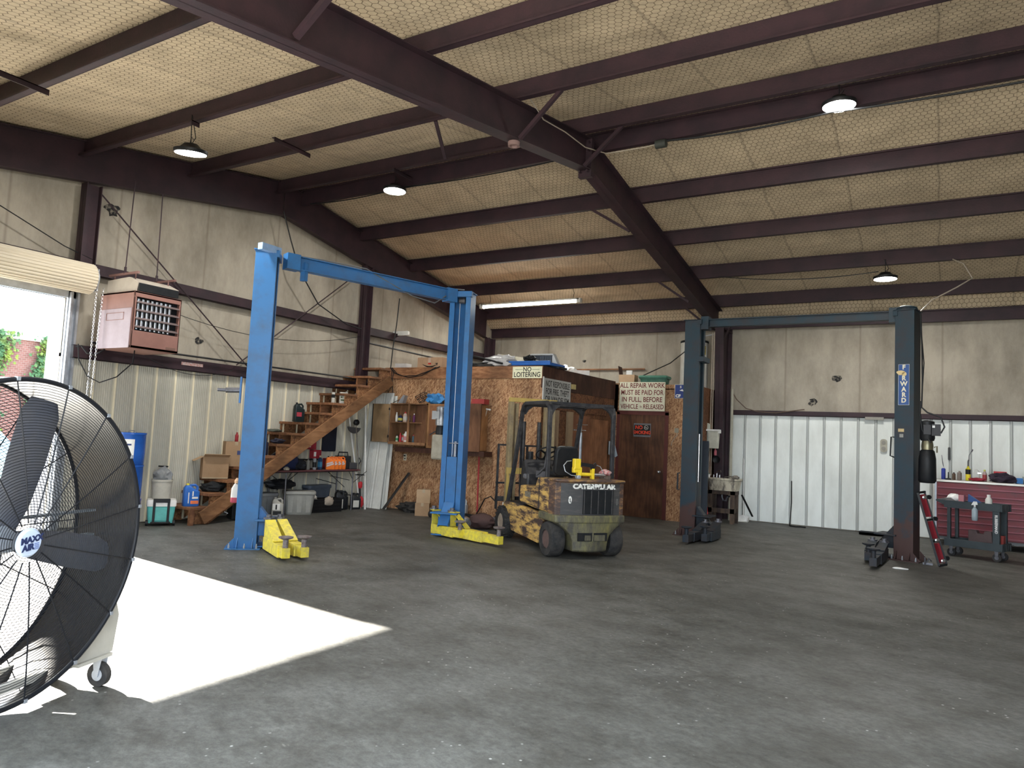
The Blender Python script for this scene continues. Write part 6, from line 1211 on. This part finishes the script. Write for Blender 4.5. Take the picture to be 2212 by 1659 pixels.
t_ = torch('yellow and black gas cylinder with bent torch on the tool chest', .42, 16.15, .27, .042, C('yellow can', (.72, .62, .04)), C('yellow can', (.72, .62, .04))); b = B(); b.cyl((0, 0, .12), (0, 0, .21), .0435, n=18, cap=False); obj('black_band', b, black, t_)
bottle('spray_can', 'small brown spray can on the tool chest, left of the grey one', 'can', (.19, 16.10, ZT), .14, .028, C('brown can', (.10, .06, .04)), black, kind='can')
bottle('spray_can', 'grey-brown spray can on the tool chest beside the yellow torch', 'can', (.28, 16.10, ZT), .17, .038, C('taupe can', (.22, .18, .16)), C('taupe can', (.22, .18, .16)), kind='can')
b = B(); b.lathe([(.05, 0), (.05, .02), (.01, .03), (.008, .14), (0, .14)], (.10, 16.1, ZT), 14); tag(obj('valve_tool', b, black), 'dark valve spring tool standing behind the blue cylinder', 'tool')
rag('red_rag', 'red shop rag on the tool chest below the yellow torch', (.56, 16.05, ZT), (.13, .07, .035), C('rag red', (.30, .03, .05), .9), 91)
bottle('spray_bottle', 'yellow-topped spray bottle on the tool chest', 'bottle', (.68, 16.12, ZT), .22, .035, C('grey pink label', (.45, .35, .33)), C('lime trigger', (.60, .62, .08)), C('red label band', (.30, .05, .05)))
b = B(); b.tube([(.60, 16.2, ZT+.14), (.60, 16.2, ZT)], .008); b.cb((.60, 16.2, ZT+.15), (.06, .02, .02)); b.tube([(.55+.05*math.cos(a), 16.2, ZT+.16+.05*math.sin(a)) for a in [PI*i/10 for i in range(11)]], .003); tag(obj('small_gauge', b, chrome), 'thin gauge with looped wire on the tool chest', 'gauge')
carton('red_box', 'bright red small box behind rags on the tool chest', (.93, 16.30, ZT), .20, .10, .20, C('vivid red box', (.55, .03, .04)), tape=False)
rag('black_rag', 'heap of black and purple rags in the middle of the tool chest', (.95, 16.08, ZT), (.19, .12, .10), C('purple black cloth', (.035, .025, .04), .9), 93, amp=.5)
carton('blue_box', 'small blue and white box on the tool chest', (1.21, 16.15, ZT), .10, .07, .10, C('blue box', (.08, .25, .60)), rz=.3, tape=False)
b = B(); b.lathe([(.05, 0), (.065, .13), (.06, .13), (.045, .01), (0, .01)], (1.33, 16.25, ZT), 20); tag(obj('plastic_cup', b, C('frosted plastic', (.50, .52, .50)), smooth=True), 'frosted plastic cup on the tool chest', 'cup')
rag('power_tool', 'black rubber tool body at the right part of the tool chest', (1.46, 16.05, ZT), (.16, .10, .08), rubber, 95, 'tool', .3)
b = B(); b.lathe([(.02, 0), (.03, .05), (.018, .12), (.035, .16), (.03, .20), (0, .21)], (1.52, 16.1, ZT+.07), 14); tag(obj('tool_grip', b, rubber, smooth=True), 'upright black grip standing in the dark tool on the chest', 'tool')
bottle('spray_bottle', 'grey bottle with red cap near the right edge of the picture', 'bottle', (1.66, 16.1, ZT), .20, .035, C('grey bottle', (.25, .28, .28)), C('dark red cap', (.25, .03, .04)))
b = B(); b.lathe([(.09, 0), (.10, .02), (.10, .18), (.085, .20), (.085, .21)], (1.86, 16.2, ZT), 24); jr_ = obj('glass_jar', b, C('jar of parts', (.32, .33, .30), .2), smooth=True); tag(jr_, 'large glass jar with a silver lid at the right end of the chest', 'jar'); b = B(); b.cyl((1.86, 16.2, ZT+.21), (1.86, 16.2, ZT+.25), .09, n=24); obj('lid', b, chrome, jr_)
rag('grey_rag', 'light grey cloth in front of the glass jar', (1.86, 16.02, ZT), (.14, .08, .07), C('light grey cloth', (.32, .33, .34), .9), 97)
# utility cart
ct = thing('utility_cart', 'dark grey two-tier plastic utility cart in front of the tool chest', 'cart', (.50, 14.33, 0), math.radians(-32))
gry = C('charcoal grey plastic', (.045, .058, .065), .5)
cw_, cd_ = .82, .40
ct.rotation_euler = (0, 0, math.radians(-20))
def tray_(z0, z1, nm):
    b = B(); b.box(-cw_/2, cw_/2, -cd_/2, cd_/2, z0, z0+.02)
    for a in (-1, 1): b.box(a*cw_/2-.015, a*cw_/2+.015, -cd_/2-.015, cd_/2+.015, z0, z1); b.box(-cw_/2, cw_/2, a*cd_/2-.015, a*cd_/2+.015, z0, z1)
    for i in range(4): b.box(cw_/2+.014, cw_/2+.022, -cd_/2+.04+.1*i, -cd_/2+.06+.1*i, z0, z1-.01)
    return obj(nm, b, gry, ct, bevel=.006)
tray_(.80, .92, 'upper_tray'); tray_(.17, .29, 'lower_tray')
for x, w1 in ((-.36, .05), (.33, .10)):
    for y in (-.17, .17): b = B(); b.box(x-w1/2, x+w1/2, y-.035, y+.035, .28, .82); lg = obj('corner_post', b, gry, ct, bevel=.01)
text('lettering', 'RUBBERMAID', .055, (.335, -.2065, .60), (PI/2, PI/2, 0), white, ct, .0006, .9, bold=.002)
b = B(); b.prism([(-.41, .92), (-.56, .93), (-.58, .90), (-.41, .82)], 'y', -.17, .17); obj('push_handle', b, gry, ct, bevel=.01)
for x in (-.33, .33):
    for y in (-.15, .15):
        b = B(); b.cyl((x, y-.02, .065), (x, y+.02, .065), .065, n=22); c_ = obj('caster', b, rubber, ct, smooth=True); b = B(); b.cyl((x, y-.024, .065), (x, y+.024, .065), .03, n=14); b.prism([(x-.03, .17), (x+.03, .17), (x+.012, .05), (x-.012, .05)], 'y', y-.034, y-.028); obj('caster_fork', b, steelgrey, c_)
def on_cart(x, y, z): 
    v = ct.matrix_basis @ Vector((x, y, z)); return tuple(v)
bpy.context.view_layer.update()
RC = math.radians(-20)
rag('shop_rag', 'white cloth on the upper cart tray near its handle', on_cart(-.33, -.02, .90), (.11, .08, .07), white, 101)
rag('shop_rag', 'dark striped cloth beneath the white cloth on the cart', on_cart(-.40, -.08, .88), (.12, .07, .045), C('striped cloth', (.15, .14, .14), .9), 102)
carton('tissue_box', 'pink and white small box on the upper cart tray', on_cart(-.20, -.08, .82), .08, .07, .20, C('pink box', (.50, .20, .22)), rz=RC, tape=False)
b = B(); b.prism([(-.04, .82), (.0, .82), (.16, .90), (.14, .93), (.0, 1.02), (-.03, 1.04)], 'y', -.03, .02); o = obj('blue_tool', b, C('blue tool', (.04, .09, .25))); o.location = on_cart(-.10, .02, 0); o.rotation_euler = (0, 0, RC); tag(o, 'dark blue curved tool leaning in the upper cart tray', 'tool')
bottle('white_bottle', 'tall white bottle standing in the upper cart tray', 'bottle', on_cart(.20, -.10, .822), .24, .05, C('ivory bottle', (.62, .62, .58)), white, neck=.45)
sb = bottle('spray_bottle', 'clear spray bottle hooked on the front rim of the cart', 'bottle', on_cart(.05, -.26, .63), .26, .045, C('clear bottle', (.30, .36, .40), .15), white, neck=.3); b = B(); b.prism([(-.05, .25), (.04, .26), (.03, .31), (-.02, .31)], 'y', -.015, .015); obj('trigger', b, white, sb)
b = B(); b.prism([(-.17, 0), (.17, 0), (.19, .05), (.17, .27), (.07, .27), (.05, .22), (-.03, .22), (-.05, .27), (-.17, .27)], 'y', -.06, .06); o = obj('brown_case', b, C('brown case', (.09, .06, .06)), bevel=.012); o.location = on_cart(.06, -.02, .192); o.rotation_euler = (0, 0, RC); tag(o, 'brown plastic tool case on the lower cart tray', 'case')
b = B(); b.cyl((0, 0, .0), (0, 0, .07), .05, n=18); o = obj('tape_roll', b, C('pale roll', (.45, .45, .42))); o.location = on_cart(-.20, -.05, .192); tag(o, 'pale roll lying on the lower cart tray', 'roll')
b = B(); b.box(-.02, .02, -.05, .05, 0, .22); o = obj('red_book', b, C('dull red', (.35, .06, .05))); o.location = on_cart(.36, .03, .192); o.rotation_euler = (0, 0, RC); tag(o, 'thin red case standing at the right end of the lower cart tray', 'case')
b = B(); b.box(-.03, .03, -.05, .05, 0, .20); b.cyl((0, 0, .2), (0, 0, .26), .02, n=10); o = obj('black_sprayer', b, black); o.location = on_cart(.28, .02, .192); o.rotation_euler = (0, 0, RC); tag(o, 'black bottle beside the thin red case on the lower cart tray', 'bottle')
# folded creeper leaning on the right post
cp = thing('mechanic_creeper', 'narrow red and black mechanic creeper leaning against the right teal post', 'creeper', (-.12, 12.55, 0), rot=(0, 0, math.radians(35)))
b = B(); P0, P1 = Vector((.06, -.06, .03)), Vector((-.17, .10, 1.08))
off = Vector((.13, .02, .02))
b.beam(P0, P1, .03, .03); b.beam(P0+off, P1+off*.9, .03, .03)
for k in (0, .33, .62, 1.0): b.beam(P0.lerp(P1, k), P0.lerp(P1, k)+off, .03, .03)
obj('frame', b, black, cp)
for k0, k1 in ((.03, .30), (.36, .60), (.66, .97)):
    b = B(); b.beam(P0.lerp(P1, k0)+off*.5, P0.lerp(P1, k1)+off*.5, .09, .03, (1, 0, 0)); obj('pad', b, C('creeper red', (.22, .02, .03), .4), cp)
for k in (.08, .62, .92): b = B(); c_ = P0.lerp(P1, k)+off*1.3; b.cyl(c_-Vector((0, .015, 0)), c_+Vector((0, .015, 0)), .032, n=16); obj('caster', b, black, cp)
b = B()
for k in (.06, .34, .93): c_ = P0.lerp(P1, k)+off*.5-Vector((0, .03, 0)); b.lathe([(.035, -.01), (.02, -.02), (0, -.025)], tuple(c_), 14, 'y')
obj('chrome_cap', b, chrome, cp)
b = B(); blob(b, (-.51, 11.87, .012), (.10, .035, .018), 111, 2, .3); tag(obj('white_scrap', b, white, smooth=True), 'crumpled white paper scrap on the floor before the right teal post', 'paper scrap')
b = B(); b.box(-.25, -.12, 12.72, 12.80, 0, .03); b.tube([(-.2, 12.74, .03), (-.17, 12.72, .10), (-.14, 12.76, .06)], .012); b.cyl((-.22, 12.70, 0), (-.22, 12.70, .11), .012, n=8); tag(obj('steel_bracket', b, steelgrey), 'greasy steel bracket with bolts at the foot of the right teal post', 'bracket')
b = B(); b.box(-1.45, -.85, 16.35, 16.72, .0, .05); b.box(-1.45, -.85, 16.35, 16.37, .0, .075); tag(obj('drip_tray', b, black), 'flat black drip tray on the floor under the white back wall panels', 'tray')
rag('paper_scrap', 'crumpled white paper lying on the black drip tray', (-1.0, 16.42, .05), (.13, .05, .02), white, 113, 'paper scrap')
b = B(); b.tube([(-2.83, 16.6, .01), (-2.82, 16.72, .5), (-2.84, 16.80, .97)], .012); b.tube([(-2.83, 16.6, .012), (-2.7, 16.5, .012), (-2.62, 16.6, .012), (-2.5, 16.55, .012)], .012); tag(obj('black_hose', b, black, smooth=True), 'black hose standing up against the white back panels with its end on the floor', 'hose')
for (x, z, w1, h1, lab, mm_) in ((-1.05, 1.83, .13, .27, 'oval cream switch plate on the white back wall panels', (.42, .40, .33)), (-.28, 2.33, .0, .0, '', None), (.12, 1.72, .045, .26, 'small dark slot plate on the white panels behind the tool chest', (.05, .05, .05))):
    if mm_ is None: continue
    b = B(); b.at((x, YB-.075, z)); b.prism(rrect(w1, h1, w1*.42, 5), 'y', -.012, .012); o = obj('switch_plate', b, C(lab[:14], mm_), smooth=True); tag(o, lab, 'wall plate')
    if x < -1: b = B(); b.at((x, YB-.09, z)); b.cyl((0, 0, .06), (0, -.008, .06), .04, n=18); b.cyl((0, 0, -.06), (0, -.008, -.06), .04, n=18); obj('socket_face', b, C('grey socket', (.28, .27, .24)), o)
b = B(); b.box(-1.4, -1.05, YB-.13, YB-.122, 2.36, 2.42); tag(obj('torn_paper', b, C('dusty paper', (.32, .31, .28), .9)), 'torn grey paper strip stuck on the back wall girt', 'paper')

# ================================================================ on the forklift
F = fk.matrix_basis.copy(); bpy.context.view_layer.update(); FM = Matrix.Translation(fk.location) @ Matrix.Rotation(math.radians(141.7), 4, 'Z')
gg = thing('grease_gun', 'yellow cordless grease gun with silver barrel lying on the forklift hood', 'grease gun', tuple(FM @ Vector((.0, .0, 1.085))), math.radians(141.7-90)); gg.scale = (.88, .88, .82)
gy = C('tool yellow', (.80, .58, .03), .4)
# local x to the right as seen from behind, y forward
b = B(); b.box(-.24, -.13, -.05, .05, .16, .34); b.box(-.25, -.10, -.04, .04, .10, .20); b.box(-.17, -.11, -.045, .045, .03, .12); obj('battery_housing', b, gy, gg, bevel=.012)
b = B(); b.cyl((-.12, 0, .08), (.10, 0, .075), .030, n=18); b.box(.075, .125, -.035, .035, .0, .18); obj('barrel_sleeve', b, gy, gg, bevel=.004)
b = B(); b.cyl((.12, 0, .072), (.28, 0, .068), .032, n=20); b.cyl((.28, 0, .068), (.33, 0, .066), .02, n=12); obj('grease_tube', b, chrome, gg, smooth=True)
b = B(); b.box(-.18, -.12, -.04, .04, .0, .06); b.cyl((-.15, -.05, .03), (-.15, .05, .03), .035, n=14); obj('pump_head', b, galv, gg, bevel=.008)
b = B(); b.beam((-.11, 0, .25), (.10, 0, .225), .05, .06); b.beam((.09, 0, .24), (.10, 0, .16), .05, .04); b.tube([(.10, 0, .22), (.15, 0, .28), (.17, 0, .25), (.12, 0, .18)], .012); obj('handle', b, black, gg, bevel=.01)
b = B(); b.tube([(-.15, 0, .05), (-.28, -.02, .055), (-.38, 0, .12), (-.40, .02, .22), (-.34, .03, .29), (-.26, .04, .30)], .008, 8); b.tube([(.17, 0, .24), (.24, 0, .22), (.30, 0, .12), (.34, .02, .03)], .006); obj('hose', b, galv, gg, smooth=True)
wk = B(); wk.box(-.08, .08, -.06, .06, 0, .05); o = obj('wood_block', wk, tim); o.location = FM @ Vector((.12, -.36, 1.085)); o.rotation_euler = (0, 0, .3); tag(o, 'small dark wood block on the right side of the forklift hood', 'block')
rag('red_tin', 'red and white crumpled rag on the wood block on the forklift', tuple(FM @ Vector((.12, -.36, 1.135))), (.085, .07, .045), mat('red white rag', (.50, .40, .38), .7, 0, (.40, .04, .05), 30, .9), 121)
# post-and-handle stand behind the seat, paper towels on the side wall
js = thing('pipe_stand', 'grey post with a T-handle standing behind the forklift seat', 'stand', (-5.92, 12.45, 0)); b = B(); b.cyl((0, 0, 0), (0, 0, 1.78), .028, n=14); b.lathe([(.16, 0), (.16, .02), (.04, .04)], n=16); obj('post', b, galv, js); b = B(); b.cyl((0, 0, 1.78), (0, 0, 1.90), .014, n=10); b.tube([(-.16, 0, 1.83), (.10, 0, 1.82)], .008); b.tube([(-.1, 0, 1.93), (.13, 0, 1.93)], .006); b.lathe([(0, -.018), (.018, 0), (0, .018)], (-.16, 0, 1.83), 10); obj('t_handle', b, chrome, js)
tw = thing('paper_towel_roll', 'white-blue paper towel roll on the dark wall between forklift guard and brown door', 'paper towels', (-6.33, 14.9, 1.50)); b = B(); b.cyl((0, 0, -.15), (0, 0, .15), .065, n=24); obj('roll', b, C('blue white paper', (.42, .50, .55)), tw, smooth=True); b = B(); b._add([(.06, -.03, .14), (.12, -.06, .05), (.18, -.05, -.16), (.12, -.04, -.20), (.07, -.03, -.15)], [(0, 1, 2, 3, 4)]); obj('loose_sheet', b, C('blue white paper', (.42, .50, .55)), tw, solid=.002)
b = B(); b.M = sd.copy(); b.box(.02, .05, .22, .34, .9, 1.5)
for i in range(3): b.tube([(.06, .28+.03*i, 1.0), (.07, .26+.04*i, 1.5), (.06, .30+.02*i, 1.9+.05*i)], .006)
tag(obj('wiring', b, black), 'dark wires and switch box on the office corner behind the steering wheel', 'wiring')

# ================================================================ rods, wires, bracing
def rod(label, pts, r, m=steel, name='brace_rod', cat='brace'): b = B(); b.tube(pts, r, 6); return tag(obj(name, b, m, smooth=True), label, cat)
rod('thin steel brace rod falling from the gable rafter to behind the near blue post', [(-10.66, 5.62, 4.95), (-10.68, 8.50, 2.66)], .011)
rod('thin steel brace rod rising from the near blue post to the gable rafter', [(-10.64, 11.1, 4.95), (-10.66, 8.25, 2.66)], .011)
rod('long dark pipe running along the left wall above the cream panels', [(-10.60, 5.70, 2.70), (-10.58, 11.2, 2.70)], .017, black, 'wall_pipe', 'pipe')
rod('long grey pipe on the left wall beyond the far column', [(-10.58, 11.5, 3.5), (-10.56, 15.9, 3.42)], .02, black, 'wall_pipe', 'pipe')
rod('loose black cable hanging from the gable peak down past the blue crossbeam', [(-10.5, 8.9, 5.6), (-10.48, 9.1, 5.1), (-10.48, 9.35, 4.6), (-10.5, 9.9, 4.05), (-10.5, 10.7, 3.78), (-10.5, 11.15, 3.75)], .012, black, 'cable', 'cable')
rod('cable pair hanging from girt to the stair top beside the far column', [(-10.4, 12.2, 4.6), (-10.44, 12.2, 4.0), (-10.46, 12.15, 3.5), (-10.45, 12.1, 3.01)], .012, black, 'cable', 'cable')
rod('thin wires sagging from the heater to behind the blue post', catenary((-10.6, 6.45, 3.45), (-10.6, 11.22, 3.6), .30), .006, black, 'cable', 'cable')
rod('black cable hanging in a loop from the lower left girt', catenary((-10.55, 6.5, 2.60), (-10.55, 8.1, 2.55), .18), .005, black, 'cable', 'cable')
rod('pale wire draped along the big rafter past the ridge', [(-4.31, 7.2, 5.75), (-4.31, 7.6, 5.62), (-4.31, 8.2, 5.70), (-4.30, 8.8, 5.72), (-4.2, 9.3, 5.80), (-3.6, 9.36, 5.82), (-3.4, 9.36, 5.84)], .008, C('pale wire', (.42, .36, .30)), 'wire', 'wire')
rod('dark cable strung below the ridge purlin toward the upper right lamp', catenary((-3.4, 9.34, 5.86), (-1.2, 9.34, 5.84), .05)+catenary((-1.2, 9.34, 5.84), (2.6, 9.34, 5.87), .06), .014, black, 'cable', 'cable')
rod('dark cable strung below the ridge purlin over the blue lift', catenary((-10.3, 9.34, 5.86), (-8.1, 9.34, 5.86), .05)+catenary((-8.1, 9.34, 5.86), (-4.6, 9.34, 5.87), .05), .010, black, 'cable', 'cable')
rod('thin cable sagging below a purlin toward the lamp over the tool chest', catenary((-3.9, 14.36, 5.08), (-1.0, 14.36, 4.95), .10), .008, black, 'cable', 'cable')
rod('cable dropping from the purlin to the top of the right teal post', [(.15, 14.3, 5.06), (.30, 14.0, 4.9), (.42, 13.8, 4.6), (.2, 13.5, 4.4), (-.15, 13.2, 4.15), (-.30, 13.05, 3.95)], .011, C('pale wire', (.42, .36, .30)), 'cable', 'cable')
rod('black cable from the loft up to the left teal post', [(-5.95, 15.7, 3.2), (-5.2, 15.4, 3.45), (-4.55, 14.6, 3.65), (-4.25, 13.6, 3.72)], .012, black, 'cable', 'cable')
rod('dark cable crossing the wall above the roll-up door drum', [(-10.6, 3.2, 4.7), (-10.6, 4.3, 4.35), (-10.6, 5.2, 4.0), (-10.6, 5.6, 3.9)], .008, black, 'cable', 'cable')
jbx = B(); jbx.cyl((-3.45, 9.30, 5.80), (-3.30, 9.30, 5.80), .06, n=14); tag(obj('junction_box', jbx, mat('dark junction box', (.04, .045, .04), .6), smooth=True), 'round dark junction box hanging under the ridge purlin', 'electrical box')
b = B(); b.lathe([(.05, .03), (.075, .0), (.07, -.05), (.05, -.05), (.045, -.02)], (-4.42, 7.1, 5.15), 20); tag(obj('lamp_socket', b, mat('pinkish socket', (.20, .13, .12), .5), smooth=True), 'empty round lamp socket under the big rafter', 'lamp socket')
b = B(); b.beam((-4.33, 3.66, 4.64), (-3.70, 3.66, ZP(3.66)+.02), .05, .05); tag(obj('flange_brace', b, steel), 'short diagonal flange brace at the top of the picture by the big rafter', 'brace')
for i, (y, dx, lab) in enumerate(((7.06, .64, 'diagonal flange brace right of the big rafter, nearer the camera'), (8.83, .66, 'diagonal flange brace beside the ridge joint'), (11.07, -.85, 'diagonal flange brace left of the big rafter just past the ridge'), (14.42, -.8, 'diagonal flange brace left of the big rafter, second past the ridge'), (16.1, -.7, 'diagonal flange brace left of the big rafter near the back wall'))):
    zb = 5.50-.171*abs(y-RIDGE); b = B(); b.beam((mx+(.10 if dx > 0 else -.10), y, zb+.01), (mx+dx, y, ZP(y)+.02), .045, .045); tag(obj('flange_brace', b, steel), lab, 'brace')
for i, (x, y, lab) in enumerate(((-7.96, 3.2, 'small angle bracket crossing the nearest purlin at top left'), (-7.92, 5.25, 'small angle bracket on the purlin above the hanging lamp'), (-7.86, 6.75, 'small angle bracket crossing the third purlin'), (-7.74, 8.98, 'small angle bracket by the lamp under the ridge'))):
    b = B(); L_ = (.5, .06, .36, .26)[i]; b.box(x-.03, x+.03, y-L_, y+L_*.8, ZP(y)-.03, ZP(y)-.02); b.box(x+.02, x+.03, y-L_, y+L_*.8, ZP(y)-.08, ZP(y)-.02); tag(obj('angle_bracket', b, steel), lab, 'bracket')
b = B(); b.beam((-5.60, 7.06, ZP(7.06)), (-5.82, 7.6, 5.36), .045, .02); tag(obj('loose_strut', b, steel), 'loose steel strut hanging diagonally left of the big rafter', 'strut')
# torn spots in the insulation: shaggy dark holes
def tear(label, c, ax_, s, seed):
    random.seed(seed); b = B(); n = 14; pts = []
    for i in range(n):
        a = 2*PI*i/n; r = s*(.55+.6*random.random()); pts.append((r*math.cos(a), r*math.sin(a)*.8))
    b.at(c, (0, 0, PI/2) if ax_ == 'x' else (0, 0, 0)); b.prism(pts, 'y', -.012, .004); o = obj('insulation_tear', b, mat('torn insulation hole', (.02, .02, .022), .9, 0, (.30, .27, .22), 18, .9, thr=(.5, .62))); return tag(o, label, 'tear', 'torn holes in the wall insulation')
tear('torn hole in the wall insulation high above the heater', (XL_+.004, 5.95, 4.78), 'x', .13, 1)
tear('small torn hole in the wall insulation right of the heater', (XL_+.004, 7.60, 3.0), 'x', .08, 2)
tear('torn hole in the back wall insulation above the green tote', (-5.10, YB-.004, 3.32), 'y', .11, 3)
tear('large torn hole in the back wall insulation between the teal posts', (-1.95, YB-.004, 3.25), 'y', .12, 4)
tear('torn hole in the back wall insulation low between the teal posts', (-2.45, YB-.004, 2.72), 'y', .10, 5)
tear('little torn hole in the back wall insulation above the loft', (-8.05, YB-.004, 3.72), 'y', .05, 6)
b = B(); b.box(XL_+.142, XL_+.146, 7.22, 7.62, 2.55, 2.60); ws = obj('warning_strip', b, mat('strip label', (.60, .50, .48), .5, 0, (.45, .08, .06), 40, .9)); tag(ws, 'small red and white warning strip on the lower left girt', 'label')
dl = thing('strip_reflector', 'white plastic strip cover lying on the left girt beyond the far column', 'cover', (-10.66, 12.6, 3.88)); b = B(); b.prism(rrect(.5, .10, .03), 'x', -.03, .03); obj('cover', b, white, dl); dl.rotation_euler = (.0, 0, PI/2)
